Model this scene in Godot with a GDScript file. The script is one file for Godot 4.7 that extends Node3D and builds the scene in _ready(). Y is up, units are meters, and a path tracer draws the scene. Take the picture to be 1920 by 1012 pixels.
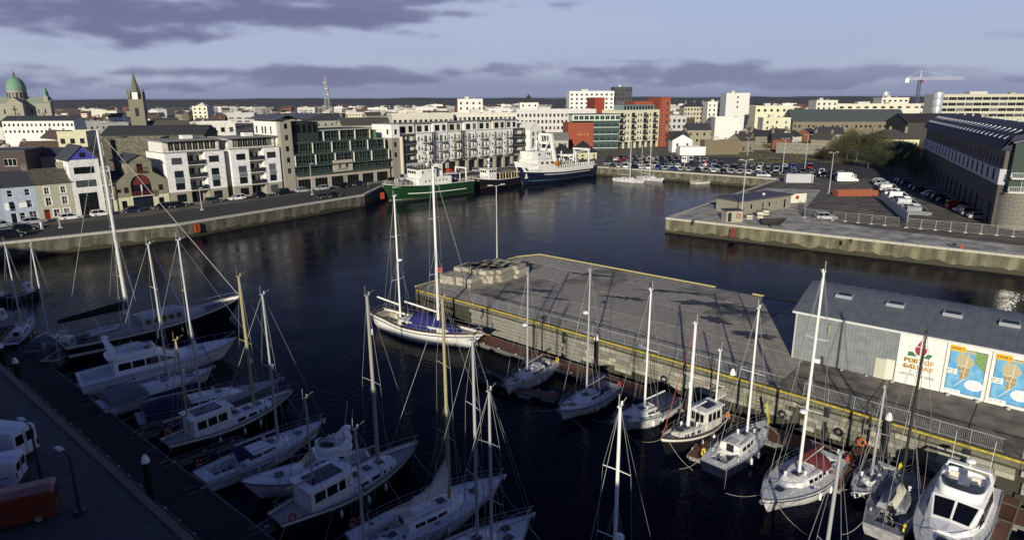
extends Node3D
# ---------------------------------------------------------------- camera model (pixels of the 1920x1012 photograph)
const FOC := 1220.0
const HORIZON := 184.0
const ROLL := 0.004
const EYE := 28.0
const Q := 3.2            # level of the quays above the water
var pitch := atan((506.0 - HORIZON) / FOC)
var rng := RandomNumberGenerator.new()

func ray(px: float, py: float) -> Vector3:
	var x := px - 960.0
	var y := py - 506.0
	var xr := cos(ROLL) * x - sin(ROLL) * y
	var yr := sin(ROLL) * x + cos(ROLL) * y
	var up := -yr * cos(pitch) - FOC * sin(pitch)
	var fw := FOC * cos(pitch) - yr * sin(pitch)
	return Vector3(xr, up, -fw)

# the point at level lev seen at a pixel
func G(px: float, py: float, lev := Q) -> Vector3:
	var r := ray(px, py)
	return Vector3(0, EYE, 0) + r * ((lev - EYE) / r.y)

# the point at a horizontal distance seen at a pixel
func D(px: float, py: float, dist: float) -> Vector3:
	var r := ray(px, py)
	return Vector3(0, EYE, 0) + r * (dist / Vector2(r.x, r.z).length())

# the level at which a pixel's ray passes over a point of the ground
func HT(b: Vector3, px: float, py: float) -> float:
	var r := ray(px, py)
	return EYE + r.y * Vector2(b.x, b.z).length() / Vector2(r.x, r.z).length()

func W(x: float, fw: float, y := Q) -> Vector3:
	return Vector3(x, y, -fw)

# ---------------------------------------------------------------- mesh collector
class MB:
	var v := PackedVector3Array()
	var n := PackedVector3Array()
	var c := PackedColorArray()
	var u := PackedVector2Array()
	func tri(p: Vector3, q: Vector3, r: Vector3) -> void:
		var k := (q - p).cross(r - p).normalized()
		v.append(p); v.append(r); v.append(q)
		n.append(k); n.append(k); n.append(k)
	func quad(p: Vector3, q: Vector3, r: Vector3, s: Vector3) -> void:
		tri(p, q, r); tri(p, r, s)
	func trin(p, q, r, np, nq, nr) -> void:
		v.append(p); v.append(r); v.append(q)
		n.append(np); n.append(nr); n.append(nq)
	func box(at: Vector3, size: Vector3, b := Basis.IDENTITY) -> void:
		var h := size * 0.5
		var k := []
		for i in 8:
			k.append(at + b * Vector3(h.x if i & 1 else -h.x, h.y if i & 2 else -h.y, h.z if i & 4 else -h.z))
		quad(k[4], k[5], k[7], k[6]); quad(k[1], k[0], k[2], k[3])
		quad(k[5], k[1], k[3], k[7]); quad(k[0], k[4], k[6], k[2])
		quad(k[6], k[7], k[3], k[2]); quad(k[0], k[1], k[5], k[4])
	# box from corner to corner
	func bx(x0: float, y0: float, z0: float, x1: float, y1: float, z1: float) -> void:
		box(Vector3((x0 + x1) / 2, (y0 + y1) / 2, (z0 + z1) / 2), Vector3(absf(x1 - x0), absf(y1 - y0), absf(z1 - z0)))
	# a beam between two points
	func bar(p: Vector3, q: Vector3, w: float, h: float) -> void:
		var x := (q - p).normalized()
		var up := Vector3.UP if absf(x.y) < 0.95 else Vector3.RIGHT
		var z := x.cross(up).normalized()
		box((p + q) / 2, Vector3(p.distance_to(q), h, w), Basis(x, z.cross(x), z))
	# rows of points to a smooth sheet
	func sheet(rows: Array, closed := false, flip := false) -> void:
		var R := rows.size()
		var C: int = rows[0].size()
		var nn := []
		for i in R:
			var line := PackedVector3Array()
			for j in C:
				var a: Vector3 = rows[mini(i + 1, R - 1)][j] - rows[maxi(i - 1, 0)][j]
				var j1 := (j + 1) % C if closed else mini(j + 1, C - 1)
				var j0 := (j - 1 + C) % C if closed else maxi(j - 1, 0)
				var b: Vector3 = rows[i][j1] - rows[i][j0]
				if b.length() < 1e-6: b = rows[mini(i + 1, R - 1)][j1] - rows[mini(i + 1, R - 1)][j0]
				if b.length() < 1e-6: b = rows[maxi(i - 1, 0)][j1] - rows[maxi(i - 1, 0)][j0]
				var k := b.cross(a)
				k = k.normalized() if k.length() > 1e-9 else Vector3.UP
				line.append(-k if flip else k)
			nn.append(line)
		for i in R - 1:
			for j in (C if closed else C - 1):
				var k := (j + 1) % C
				var p: Vector3 = rows[i][j]; var q: Vector3 = rows[i][k]; var r: Vector3 = rows[i + 1][k]; var s: Vector3 = rows[i + 1][j]
				if flip:
					trin(p, s, r, nn[i][j], nn[i + 1][j], nn[i + 1][k]); trin(p, r, q, nn[i][j], nn[i + 1][k], nn[i][k])
				else:
					trin(p, q, r, nn[i][j], nn[i][k], nn[i + 1][k]); trin(p, r, s, nn[i][j], nn[i + 1][k], nn[i + 1][j])
	# the same with flat faces
	func facets(rows: Array, closed := false) -> void:
		var C: int = rows[0].size()
		for i in rows.size() - 1:
			for j in (C if closed else C - 1):
				var k := (j + 1) % C
				quad(rows[i][j], rows[i][k], rows[i + 1][k], rows[i + 1][j])
	func fan(line) -> void:
		var m := Vector3.ZERO
		for p in line: m += p
		m /= line.size()
		for j in line.size(): tri(m, line[j], line[(j + 1) % line.size()])
	func tube(pts: Array, r0: float, sides := 6, r1 := -1.0, cap := true) -> void:
		if r1 < 0: r1 = r0
		var rows := []
		for i in pts.size():
			var d: Vector3 = (pts[mini(i + 1, pts.size() - 1)] - pts[maxi(i - 1, 0)]).normalized()
			var a := d.cross(Vector3.UP if absf(d.y) < 0.9 else Vector3.RIGHT).normalized()
			var b := d.cross(a)
			var r := lerpf(r0, r1, float(i) / maxf(1, pts.size() - 1))
			var line := PackedVector3Array()
			for k in sides:
				var t := TAU * k / sides
				line.append(pts[i] + (a * cos(t) + b * sin(t)) * r)
			rows.append(line)
		sheet(rows, true)
		if cap: fan(rows[0]); fan(rows[-1])
	# turned shape: [radius, height] pairs
	func lathe(at: Vector3, prof: Array, sides := 10) -> void:
		var rows := []
		for p in prof:
			var line := PackedVector3Array()
			for k in sides:
				line.append(at + Vector3(cos(TAU * k / sides) * p[0], p[1], -sin(TAU * k / sides) * p[0]))
			rows.append(line)
		sheet(rows, true, false)
	# a wall with rectangular openings, n out of the wall, reveals going in
	func holed(o: Vector3, ux: Vector3, uy: Vector3, L: float, H: float, holes: Array, depth := 0.18) -> void:
		var k := ux.cross(uy).normalized()
		var xs := [0.0, L]; var ys := [0.0, H]
		for h in holes:
			xs.append(clampf(h[0], 0, L)); xs.append(clampf(h[0] + h[2], 0, L)); ys.append(clampf(h[1], 0, H)); ys.append(clampf(h[1] + h[3], 0, H))
		xs.sort(); ys.sort()
		for i in xs.size() - 1:
			if xs[i + 1] - xs[i] < 1e-4: continue
			var from := -1.0
			for j in ys.size():
				var solid := false
				if j < ys.size() - 1 and ys[j + 1] - ys[j] < 1e-4: continue
				if j < ys.size() - 1:
					solid = true
					var cx: float = (xs[i] + xs[i + 1]) / 2; var cy: float = (ys[j] + ys[j + 1]) / 2
					for h in holes:
						if cx > h[0] and cx < h[0] + h[2] and cy > h[1] and cy < h[1] + h[3]: solid = false
				if solid and from < 0: from = ys[j]
				if not solid and from >= 0:
					quad(o + ux * xs[i] + uy * from, o + ux * xs[i + 1] + uy * from, o + ux * xs[i + 1] + uy * ys[j], o + ux * xs[i] + uy * ys[j])
					from = -1.0
		for h in holes:
			var a: Vector3 = o + ux * h[0] + uy * h[1]; var b: Vector3 = a + ux * h[2]; var c2: Vector3 = b + uy * h[3]; var d: Vector3 = a + uy * h[3]
			var e := -k * depth
			quad(a, a + e, b + e, b); quad(b, b + e, c2 + e, c2); quad(c2, c2 + e, d + e, d); quad(d, d + e, a + e, a)
	func mesh() -> ArrayMesh:
		var a := []
		a.resize(Mesh.ARRAY_MAX)
		a[Mesh.ARRAY_VERTEX] = v
		a[Mesh.ARRAY_NORMAL] = n
		if c.size() == v.size(): a[Mesh.ARRAY_COLOR] = c
		if u.size() == v.size(): a[Mesh.ARRAY_TEX_UV] = u
		var m := ArrayMesh.new()
		m.add_surface_from_arrays(Mesh.PRIMITIVE_TRIANGLES, a)
		return m

# ---------------------------------------------------------------- naming and placing
var taken := {}
func numbered(called: String) -> String:
	var k: int = taken.get(called, 0)
	taken[called] = k + 1
	return called if k == 0 else "%s_%03d" % [called, k]

func tag(o: Node3D, label: String, category: String, group := "") -> Node3D:
	o.set_meta("label", label)
	o.set_meta("category", category)
	if group != "": o.set_meta("group", group)
	return o

func thing(called: String, label: String, category: String, at := Vector3.ZERO, turn := 0.0, group := "") -> Node3D:
	var o := Node3D.new()
	o.name = numbered(called)
	add_child(o)
	o.position = at
	o.rotation.y = turn
	return tag(o, label, category, group)

func inst(called: String, m: Mesh, mt: Material, parent: Node, at := Vector3.ZERO, b := Basis.IDENTITY) -> MeshInstance3D:
	var o := MeshInstance3D.new()
	o.name = called if parent != self else numbered(called)
	o.mesh = m
	o.material_override = mt
	parent.add_child(o, true)
	o.transform = Transform3D(b, at)
	return o

func put(called: String, mb: MB, mt: Material, parent: Node) -> MeshInstance3D:
	return inst(called, mb.mesh(), mt, parent)

func struct(called: String, mb: MB, mt: Material) -> MeshInstance3D:
	var o := put(called, mb, mt, self)
	o.set_meta("kind", "structure")
	return o

func copy_of(o: Node3D, called: String, at: Vector3, turn: float, label := "", group := "") -> Node3D:
	var k: Node3D = o.duplicate()
	k.name = numbered(called)
	add_child(k)
	k.position = at
	k.rotation.y = turn
	if label != "": k.set_meta("label", label)
	if group != "": k.set_meta("group", group)
	return k

func hd(deg: float) -> float:      # turn that lays local x along a heading (0 = away from the camera, 90 = to the right)
	return PI / 2 - deg_to_rad(deg)

func heading(a: Vector3, b: Vector3) -> float:
	return rad_to_deg(atan2(b.x - a.x, -(b.z - a.z)))

# ---------------------------------------------------------------- materials
var tex := {}
var mats := {}
func noise_tex(key: String, seed: int, freq: float, oct: int, lo: float, hi: float, size := 512, normal := 0.0, stretch := 1.0) -> ImageTexture:
	var f := FastNoiseLite.new()
	f.seed = seed
	f.frequency = freq
	f.fractal_octaves = oct
	f.noise_type = FastNoiseLite.TYPE_SIMPLEX_SMOOTH
	var im := f.get_seamless_image(size, int(size * stretch))
	im.convert(Image.FORMAT_RGBA8)
	if normal > 0:
		im.bump_map_to_normal_map(normal)
	else:
		var d := im.get_data()
		for i in range(0, d.size(), 4):
			var x := clampi(int(lerpf(lo, hi, d[i] / 255.0) * 255), 0, 255)
			d[i] = x; d[i + 1] = x; d[i + 2] = x; d[i + 3] = 255
		im = Image.create_from_data(im.get_width(), im.get_height(), false, Image.FORMAT_RGBA8, d)
	im.generate_mipmaps()
	tex[key] = ImageTexture.create_from_image(im)
	return tex[key]

# colour in plain sRGB hex, optional grain texture laid on in world metres
func mt(hex: String, rough := 0.8, grain := "", metres := 4.0, metal := 0.0) -> StandardMaterial3D:
	var key := "%s|%s|%s|%s|%s" % [hex, rough, grain, metres, metal]
	if mats.has(key): return mats[key]
	var m := StandardMaterial3D.new()
	m.albedo_color = Color(hex)
	m.roughness = rough
	m.metallic = metal
	m.cull_mode = BaseMaterial3D.CULL_DISABLED
	if grain != "":
		m.albedo_texture = tex[grain]
		m.uv1_triplanar = true
		m.uv1_world_triplanar = true
		m.uv1_scale = Vector3.ONE / metres
		if grain == "streak": m.uv1_scale = Vector3(1.0 / metres, 0.2 / metres, 1.0 / metres)
	mats[key] = m
	return m

func make_textures() -> void:
	noise_tex("mottle", 3, 0.012, 5, 0.84, 1.06, 512)
	noise_tex("fine", 9, 0.06, 4, 0.78, 1.08, 256)
	noise_tex("stain", 21, 0.008, 6, 0.62, 1.1, 512)
	noise_tex("streak", 33, 0.012, 5, 0.4, 1.2, 512, 0.0, 1.0)
	# wind ripples, stronger in ruffled patches than in calm ones
	var rip := FastNoiseLite.new()
	rip.seed = 5
	rip.frequency = 0.045
	rip.fractal_octaves = 3
	rip.noise_type = FastNoiseLite.TYPE_SIMPLEX_SMOOTH
	var gust := FastNoiseLite.new()
	gust.seed = 6
	gust.frequency = 0.004
	gust.fractal_octaves = 2
	var ra := rip.get_seamless_image(1024, 1024).get_data()
	var ga := gust.get_seamless_image(1024, 1024).get_data()
	var hd8 := PackedByteArray()
	hd8.resize(1024 * 1024)
	for i in hd8.size(): hd8[i] = int(128.0 + (ra[i] - 128.0) * (0.4 + 0.6 * smoothstep(70.0, 190.0, ga[i])))
	var him := Image.create_from_data(1024, 1024, false, Image.FORMAT_L8, hd8)
	him.convert(Image.FORMAT_RGBA8)
	him.bump_map_to_normal_map(6.0)
	tex["ripple"] = ImageTexture.create_from_image(him)
	noise_tex("rough_n", 15, 0.03, 5, 0, 1, 512, 6.0)

# ---------------------------------------------------------------- camera, sky, sun, air
func set_view() -> void:
	var cam := Camera3D.new()
	cam.name = "camera"
	add_child(cam)
	cam.fov = rad_to_deg(2 * atan(506.0 / FOC))
	cam.far = 9000
	cam.near = 0.3
	var right := Vector3(cos(ROLL), -sin(ROLL) * cos(pitch), 0)
	var c := ray(960, 506).normalized()
	right = (ray(1960, 506) - ray(960, 506)).normalized()
	var up := right.cross(c).normalized()
	cam.transform = Transform3D(Basis(right, up, -c), Vector3(0, EYE, 0))
	cam.current = true
	var env := Environment.new()
	env.background_mode = Environment.BG_SKY
	env.tonemap_mode = Environment.TONE_MAPPER_LINEAR
	env.tonemap_exposure = EXPOSURE
	env.sdfgi_enabled = true
	env.ssao_enabled = true
	env.ssil_enabled = true
	var sk := Sky.new()
	var pm := PanoramaSkyMaterial.new()
	pm.panorama = sky_picture()
	pm.energy_multiplier = 1.0
	sk.sky_material = pm
	env.sky = sk
	env.fog_enabled = true
	env.fog_density = 0.000015
	env.fog_light_color = Color(0.55, 0.6, 0.78)
	var we := WorldEnvironment.new()
	we.environment = env
	add_child(we)
	var sun := DirectionalLight3D.new()
	sun.name = "sun"
	add_child(sun)
	sun.light_energy = SUN
	sun.light_color = Color(1.0, 0.965, 0.89)
	sun.light_angular_distance = 0.55
	sun.shadow_enabled = true
	var el := deg_to_rad(15.0)
	var az := deg_to_rad(12.4)
	sun.look_at_from_position(Vector3.ZERO, Vector3(sin(az) * cos(el), -sin(el), -cos(az) * cos(el)))

const EXPOSURE := 1.06
const SUN := 1.6

# winter sky: blue above, pale band, violet-grey cloud banks all round the horizon
func sky_picture() -> ImageTexture:
	var w := 2048
	var h := 1024
	var f := FastNoiseLite.new()
	f.seed = 12
	f.frequency = 0.011
	f.fractal_octaves = 5
	f.noise_type = FastNoiseLite.TYPE_SIMPLEX_SMOOTH
	var f2 := FastNoiseLite.new()
	f2.seed = 40
	f2.frequency = 0.045
	f2.fractal_octaves = 5
	var im := Image.create(w, h, false, Image.FORMAT_RGB8)
	var ban := []
	# cloud banks: azimuth from the view's centre, elevation, half width, half height (degrees), strength
	for b in [[-25, 5.6, 20, 1.9, 1.0], [-37, 5.0, 13, 1.9, 1.0], [-12, 6.4, 10, 0.9, 0.9], [-10, 7.7, 14, 0.7, 0.9], [-7, 5.2, 5, 0.45, 0.8], [-33, 3.6, 8, 0.5, 0.55], [-27, 2.1, 13, 0.7, 0.75], [-18, 2.2, 6, 0.6, 0.85], [-10, 1.6, 10, 0.9, 0.7], [7, 1.9, 17, 1.0, 0.75], [8, 2.95, 7, 0.2, 0.6], [21, 1.9, 8, 0.4, 0.4], [28, 1.5, 14, 0.9, 0.6], [-36, 1.2, 12, 1.0, 0.7], [40, 1.2, 9, 0.6, 0.5]]:
		ban.append(b)
	rng.seed = 77
	for i in 40:
		var a := 42.0 + i * 7.2 + rng.randf_range(-3, 3)
		ban.append([a, rng.randf_range(0.8, 8.0), rng.randf_range(7, 15), rng.randf_range(0.4, 1.2), rng.randf_range(0.5, 1.0)])
		if i % 2 == 0: ban.append([a, rng.randf_range(0.6, 1.6), 13, 0.9, 0.7])
	var data := PackedByteArray()
	data.resize(w * h * 3)
	for y in h:
		var el := (0.5 - (y + 0.5) / h) * 180.0
		var base := Color(0, 0, 0)
		if el >= 0:
			var t := clampf(el / 6.0, 0, 1)
			base = Color("a6afc2").lerp(Color("a5b2d2"), t)
			base = base.lerp(Color("556a9e"), smoothstep(7.5, 21, el))
			base = base.lerp(Color("2a3766"), smoothstep(15, 50, el))
		else:
			base = Color("3c3e46")
		for x in w:
			var c := base
			if el > -0.5 and el < 32:
				var az := (x + 0.5) / w * 360.0
				var cx := cos(deg_to_rad(az)) * 326.0
				var cz := sin(deg_to_rad(az)) * 326.0
				var k := 0.0
				if el < 11:
					var wob := f.get_noise_3d(cx * 0.9, y * 5.0, cz * 0.9) * 2.3
					var wob2 := f2.get_noise_3d(cx * 0.8, y * 4.0, cz * 0.8)
					for b in ban:
						var da: float = wrapf(az - b[0], -180, 180) / b[2]
						if absf(da) > 1.5: continue
						var de: float = (el - b[1]) / b[3]
						if absf(de) > 2.5: continue
						var r := 1.0 - (da * da + de * de) + wob + wob2 * 1.1
						k = maxf(k, smoothstep(0.0, 1.2, r) * b[4])
				var veil := clampf(f.get_noise_3d(cx * 0.35, y * 2.4 + 900, cz * 0.35) * 1.2 + 0.2, 0, 1)
				c = c.lerp(Color("b0b9cc"), veil * 0.55 * (1 - smoothstep(9, 32, el)))
				var low := 1.0 - smoothstep(0.6, 2.0, el + f.get_noise_3d(cx * 0.6, 300.0, cz * 0.6) * 1.6)
				c = c.lerp(Color("7e84a2"), low * 0.7)
				c = c.lerp(Color("b4bace"), smoothstep(0.02, 0.2, k) * (1.0 - smoothstep(0.2, 0.5, k)) * 0.35)
				c = c.lerp(Color("6a6c8e"), k * 0.88)
			var i := (y * w + x) * 3
			data[i] = int(c.r * 255); data[i + 1] = int(c.g * 255); data[i + 2] = int(c.b * 255)
	im = Image.create_from_data(w, h, false, Image.FORMAT_RGB8, data)
	return ImageTexture.create_from_image(im)

# ---------------------------------------------------------------- the setting
func flat(poly: Array, y: float) -> MB:      # a level sheet; poly of Vector2(x, forward)
	var p := PackedVector2Array()
	for q in poly: p.append(q)
	var ids := Geometry2D.triangulate_polygon(p)
	var m := MB.new()
	for i in range(0, ids.size(), 3):
		var a := p[ids[i]]; var b := p[ids[i + 1]]; var c := p[ids[i + 2]]
		var A := Vector3(a.x, y, -a.y); var B := Vector3(b.x, y, -b.y); var C := Vector3(c.x, y, -c.y)
		if (B - A).cross(C - A).y < 0: m.tri(A, C, B)
		else: m.tri(A, B, C)
	return m

func v2(p: Vector3) -> Vector2: return Vector2(p.x, -p.z)

var near_a := Vector2(); var near_b := Vector2()
const LQ := [Vector2(-104, 105.5), Vector2(-92, 114.6), Vector2(-69, 132), Vector2(-39.5, 173.5), Vector2(-38.3, 190.8), Vector2(24.2, 250.8)]
const FQ := Vector2(84, 205)
const RQ := [Vector2(33, 137.2), Vector2(81, 102.1), Vector2(230, -7)]
const JN := [Vector2(-12.7, 83.3), Vector2(-5.3, 77.4), Vector2(24.6, 50.9), Vector2(35.6, 40.5), Vector2(112, -32)]
const JF := [Vector2(-13.2, 85.0), Vector2(0.8, 102.0), Vector2(4.6, 103.6), Vector2(32.7, 79.8), Vector2(130, 1.5)]

func make_ground() -> void:
	near_a = v2(G(0, 686)); near_b = v2(G(331, 987))
	var nd := (near_b - near_a).normalized()
	var far_near := near_b + nd * 170
	var water_m := StandardMaterial3D.new()
	water_m.albedo_color = Color("0a0b1c")
	water_m.roughness = 0.07
	water_m.metallic_specular = 0.12
	water_m.normal_enabled = true
	water_m.normal_texture = tex["ripple"]
	water_m.normal_scale = 0.17
	water_m.uv1_triplanar = true
	water_m.uv1_world_triplanar = true
	water_m.uv1_scale = Vector3.ONE / 30.0
	struct("water", flat([Vector2(-140, -120), Vector2(400, -300), Vector2(400, 60), Vector2(130, 260), Vector2(30, 280), Vector2(-140, 140)], 0.0), water_m)
	var land := [LQ[0], LQ[1], LQ[2], LQ[3], LQ[4], LQ[5], FQ, RQ[0], RQ[1], RQ[2], Vector2(5000, -7), Vector2(5000, 6500), Vector2(-5000, 6500), Vector2(-5000, 105.5)]
	struct("ground", flat(land, Q), mt("635e54", 0.95, "stain", 23.0))
	struct("near_quay_ground", flat([LQ[0], near_a, near_b, far_near, far_near + Vector2(0, -400), Vector2(-5000, -500), Vector2(-5000, 105.5)], Q), mt("4c4c4e", 0.9, "mottle", 7.0))
	# road along the houses, kerbed pavement before them
	var off := Vector2(-0.74, 0.676)
	var road := []
	for p in LQ: road.append(p + off * 1.2)
	struct("road", flat([road[0], road[1], road[2], road[3], road[4], road[5], road[5] + off * 17, road[3] + off * 15, road[2] + off * 14.5, road[1] + off * 14.5, road[0] + off * 14.5], Q + 0.006), mt("333334", 0.9, "mottle", 5.0))
	# ground across the far quay: car park asphalt and rough waste land
	struct("car_park_ground", flat([v2(G(1130, 309)), v2(G(1420, 326)), v2(G(1700, 338)), v2(G(1640, 308)), v2(G(1560, 302)), v2(G(1250, 291)), v2(G(1140, 292))], Q + 0.006), mt("2f2f31", 0.9, "mottle", 6.0))
	struct("right_quay_ground", flat([RQ[0] + Vector2(1.0, 0.6), v2(G(1440, 352)), v2(G(1540, 356)), v2(G(1500, 404)), v2(G(1640, 428)), v2(G(1930, 462)), RQ[1] + Vector2(12, -8.0)], Q + 0.006), mt("b0ada4", 0.9, "stain", 17.0))

# a quay wall along points, with a coping of separate stones; the top of the wall is at level Q
func quay_wall(called: String, label: String, pts: Array, m: Material, cop: Material, side: float, cop_len := 2.2, cw := 0.9) -> Node3D:
	var o := thing(called, label, "quay wall", Vector3.ZERO, 0.0, "")
	var body := MB.new()
	for i in pts.size() - 1:
		var a: Vector2 = pts[i]; var b: Vector2 = pts[i + 1]
		var d := (b - a).normalized()
		var nrm := Vector2(d.y, -d.x) * side          # towards the water
		var n := maxi(1, int(a.distance_to(b) / 3.0))
		for k in n:
			var p := a.lerp(b, float(k) / n); var q := a.lerp(b, float(k + 1) / n)
			var j0 := nrm * 0.0
			var A := W(p.x + j0.x, p.y + j0.y, -2.0); var B := W(q.x, q.y, -2.0)
			var C := W(q.x, q.y, Q - 0.02); var E := W(p.x, p.y, Q - 0.02)
			if side > 0: body.quad(A, B, C, E)
			else: body.quad(B, A, E, C)
	put("wall_face", body, m, o)
	# weed and slime between the tide marks, with a ragged upper edge
	var wd := MB.new()
	var wn := FastNoiseLite.new()
	wn.seed = 14
	wn.frequency = 0.35
	for i in pts.size() - 1:
		var a: Vector2 = pts[i]; var b: Vector2 = pts[i + 1]
		var d := (b - a).normalized()
		var nrm := Vector2(d.y, -d.x) * side * 0.03
		var n := maxi(1, int(a.distance_to(b) / 0.6))
		for k in n:
			var p := a.lerp(b, float(k) / n) + nrm; var q := a.lerp(b, float(k + 1) / n) + nrm
			var hp0 := 0.75 + 0.7 * wn.get_noise_2d(p.x, p.y); var hq := 0.75 + 0.7 * wn.get_noise_2d(q.x, q.y)
			if side > 0: wd.quad(W(p.x, p.y, -0.5), W(q.x, q.y, -0.5), W(q.x, q.y, hq), W(p.x, p.y, hp0))
			else: wd.quad(W(q.x, q.y, -0.5), W(p.x, p.y, -0.5), W(p.x, p.y, hp0), W(q.x, q.y, hq))
	put("weed_band", wd, mt("33321f", 0.7, "mottle", 1.5), o)
	for i in pts.size() - 1:
		var a: Vector2 = pts[i]; var b: Vector2 = pts[i + 1]
		var d := (b - a).normalized()
		var nrm := Vector2(d.y, -d.x) * side
		var n := maxi(1, int(a.distance_to(b) / cop_len))
		for k in n:
			if o.get_child_count() > 290: break
			var p := a.lerp(b, (k + 0.01) / n); var q := a.lerp(b, (k + 0.99) / n)
			var mid := (p + q) / 2 - nrm * (cw / 2 - 0.12 - rng.randf() * 0.03)
			var mb := MB.new()
			mb.box(Vector3.ZERO, Vector3(p.distance_to(q), 0.42, cw))
			var s := inst("coping_stone", mb.mesh(), cop, o, W(mid.x, mid.y, Q - 0.13 + rng.randf() * 0.02))
			s.rotation.y = hd(rad_to_deg(atan2(d.x, d.y)))
	return o

# ---------------------------------------------------------------- building kit (local x along the front, y up, z out of the front)
var glass_m: StandardMaterial3D
var wins := {}
var pane_no := 0
const SIDES := {"f": [Vector3(0, 0, 0), Vector3(1, 0, 0), Vector3(0, 0, 1)], "l": [Vector3(0, 0, -1), Vector3(0, 0, 1), Vector3(-1, 0, 0)], "r": [Vector3(1, 0, 0), Vector3(0, 0, -1), Vector3(1, 0, 0)], "b": [Vector3(1, 0, -1), Vector3(-1, 0, 0), Vector3(0, 0, -1)]}

# pane and frame of a window w x h; style: number of lights across, then "s" for a bar across the middle
func win_meshes(w: float, h: float, style: String, recess: float) -> Array:
	var key := "%.2f|%.2f|%s|%.2f" % [w, h, style, recess]
	if wins.has(key): return wins[key]
	var p := MB.new()
	p.bx(-w / 2, 0, -recess - 0.03, w / 2, h, -recess)
	var f := MB.new()
	var t := 0.07 if w < 2.5 else 0.09
	var z0 := -recess - 0.02; var z1 := -recess + 0.05
	f.bx(-w / 2, 0, z0, -w / 2 + t, h, z1); f.bx(w / 2 - t, 0, z0, w / 2, h, z1)
	f.bx(-w / 2 + t, 0, z0, w / 2 - t, t, z1); f.bx(-w / 2 + t, h - t, z0, w / 2 - t, h, z1)
	var n := int(style.substr(0, 1))
	for i in range(1, n):
		var x := -w / 2 + w * i / n
		f.bx(x - t * 0.4, t, z0, x + t * 0.4, h - t, z1 - 0.008)
	if style.contains("s"): f.bx(-w / 2 + t, h * 0.52 - t * 0.4, z0, w / 2 - t, h * 0.52 + t * 0.4, z1 - 0.016)
	if style.contains("l"): f.bx(-w / 2 - 0.1, -0.1, -recess, w / 2 + 0.1, -0.003, 0.08)
	wins[key] = [p.mesh(), f.mesh()]
	return wins[key]

func add_win(root: Node3D, at: Vector3, b: Basis, w: float, h: float, style: String, fm: Material, recess := 0.14, called := "window", gm: Material = null) -> void:
	var m := win_meshes(w, h, style, recess)
	pane_no += 1
	var pick_pane := (pane_no * 7919 + int(at.x * 31) + int(at.y * 17)) % 11
	var p := inst(called, m[0], gm if gm else (glass_m if pick_pane < 6 else mt(["23282e", "4d5054", "6f6e68", "1c2630", "343230"][pick_pane - 6], 0.12)), root, at, b)
	if not style.contains("n"): inst("frame", m[1], fm, p)

# walls of a block with openings on its sides; wl = {"f": [[x, y, w, h, style], ...], "l": ..., "r": ...}
func block(root: Node3D, x0: float, z0: float, L: float, dep: float, y0: float, H: float, m: Material, wl := {}, fm: Material = null, called := "wall", gm: Material = null) -> MeshInstance3D:
	var mb := MB.new()
	for s in SIDES:
		var k: Array = SIDES[s]
		var o := Vector3(x0 + k[0].x * L, y0, z0 + k[0].z * dep)
		var len := L if s == "f" or s == "b" else dep
		var holes: Array = wl.get(s, [])
		mb.holed(o, k[1], Vector3.UP, len, H, holes)
		for h in holes:
			var style: String = h[4] if h.size() > 4 else "2"
			if style == "": continue
			add_win(root, o + k[1] * (h[0] + h[2] / 2) + Vector3.UP * h[1], Basis(k[1], Vector3.UP, k[2]), h[2], h[3], style, fm if fm else mt("d8d6cc", 0.6), 0.14, "window" if h[1] > 0.15 or h[3] < 1.9 else "door", gm)
	mb.quad(Vector3(x0, y0 + H, z0), Vector3(x0 + L, y0 + H, z0), Vector3(x0 + L, y0 + H, z0 - dep), Vector3(x0, y0 + H, z0 - dep))
	return put(called, mb, m, root)

func grid(x0: float, y0: float, nx: int, ny: int, dx: float, dy: float, w: float, h: float, style := "2") -> Array:
	var a := []
	for i in nx:
		for j in ny: a.append([x0 + i * dx - w / 2, y0 + j * dy, w, h, style])
	return a

func slab(root: Node3D, called: String, x0: float, x1: float, y0: float, y1: float, z0: float, z1: float, m: Material) -> MeshInstance3D:
	var mb := MB.new()
	mb.bx(x0, y0, z0, x1, y1, z1)
	return put(called, mb, m, root)

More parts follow.
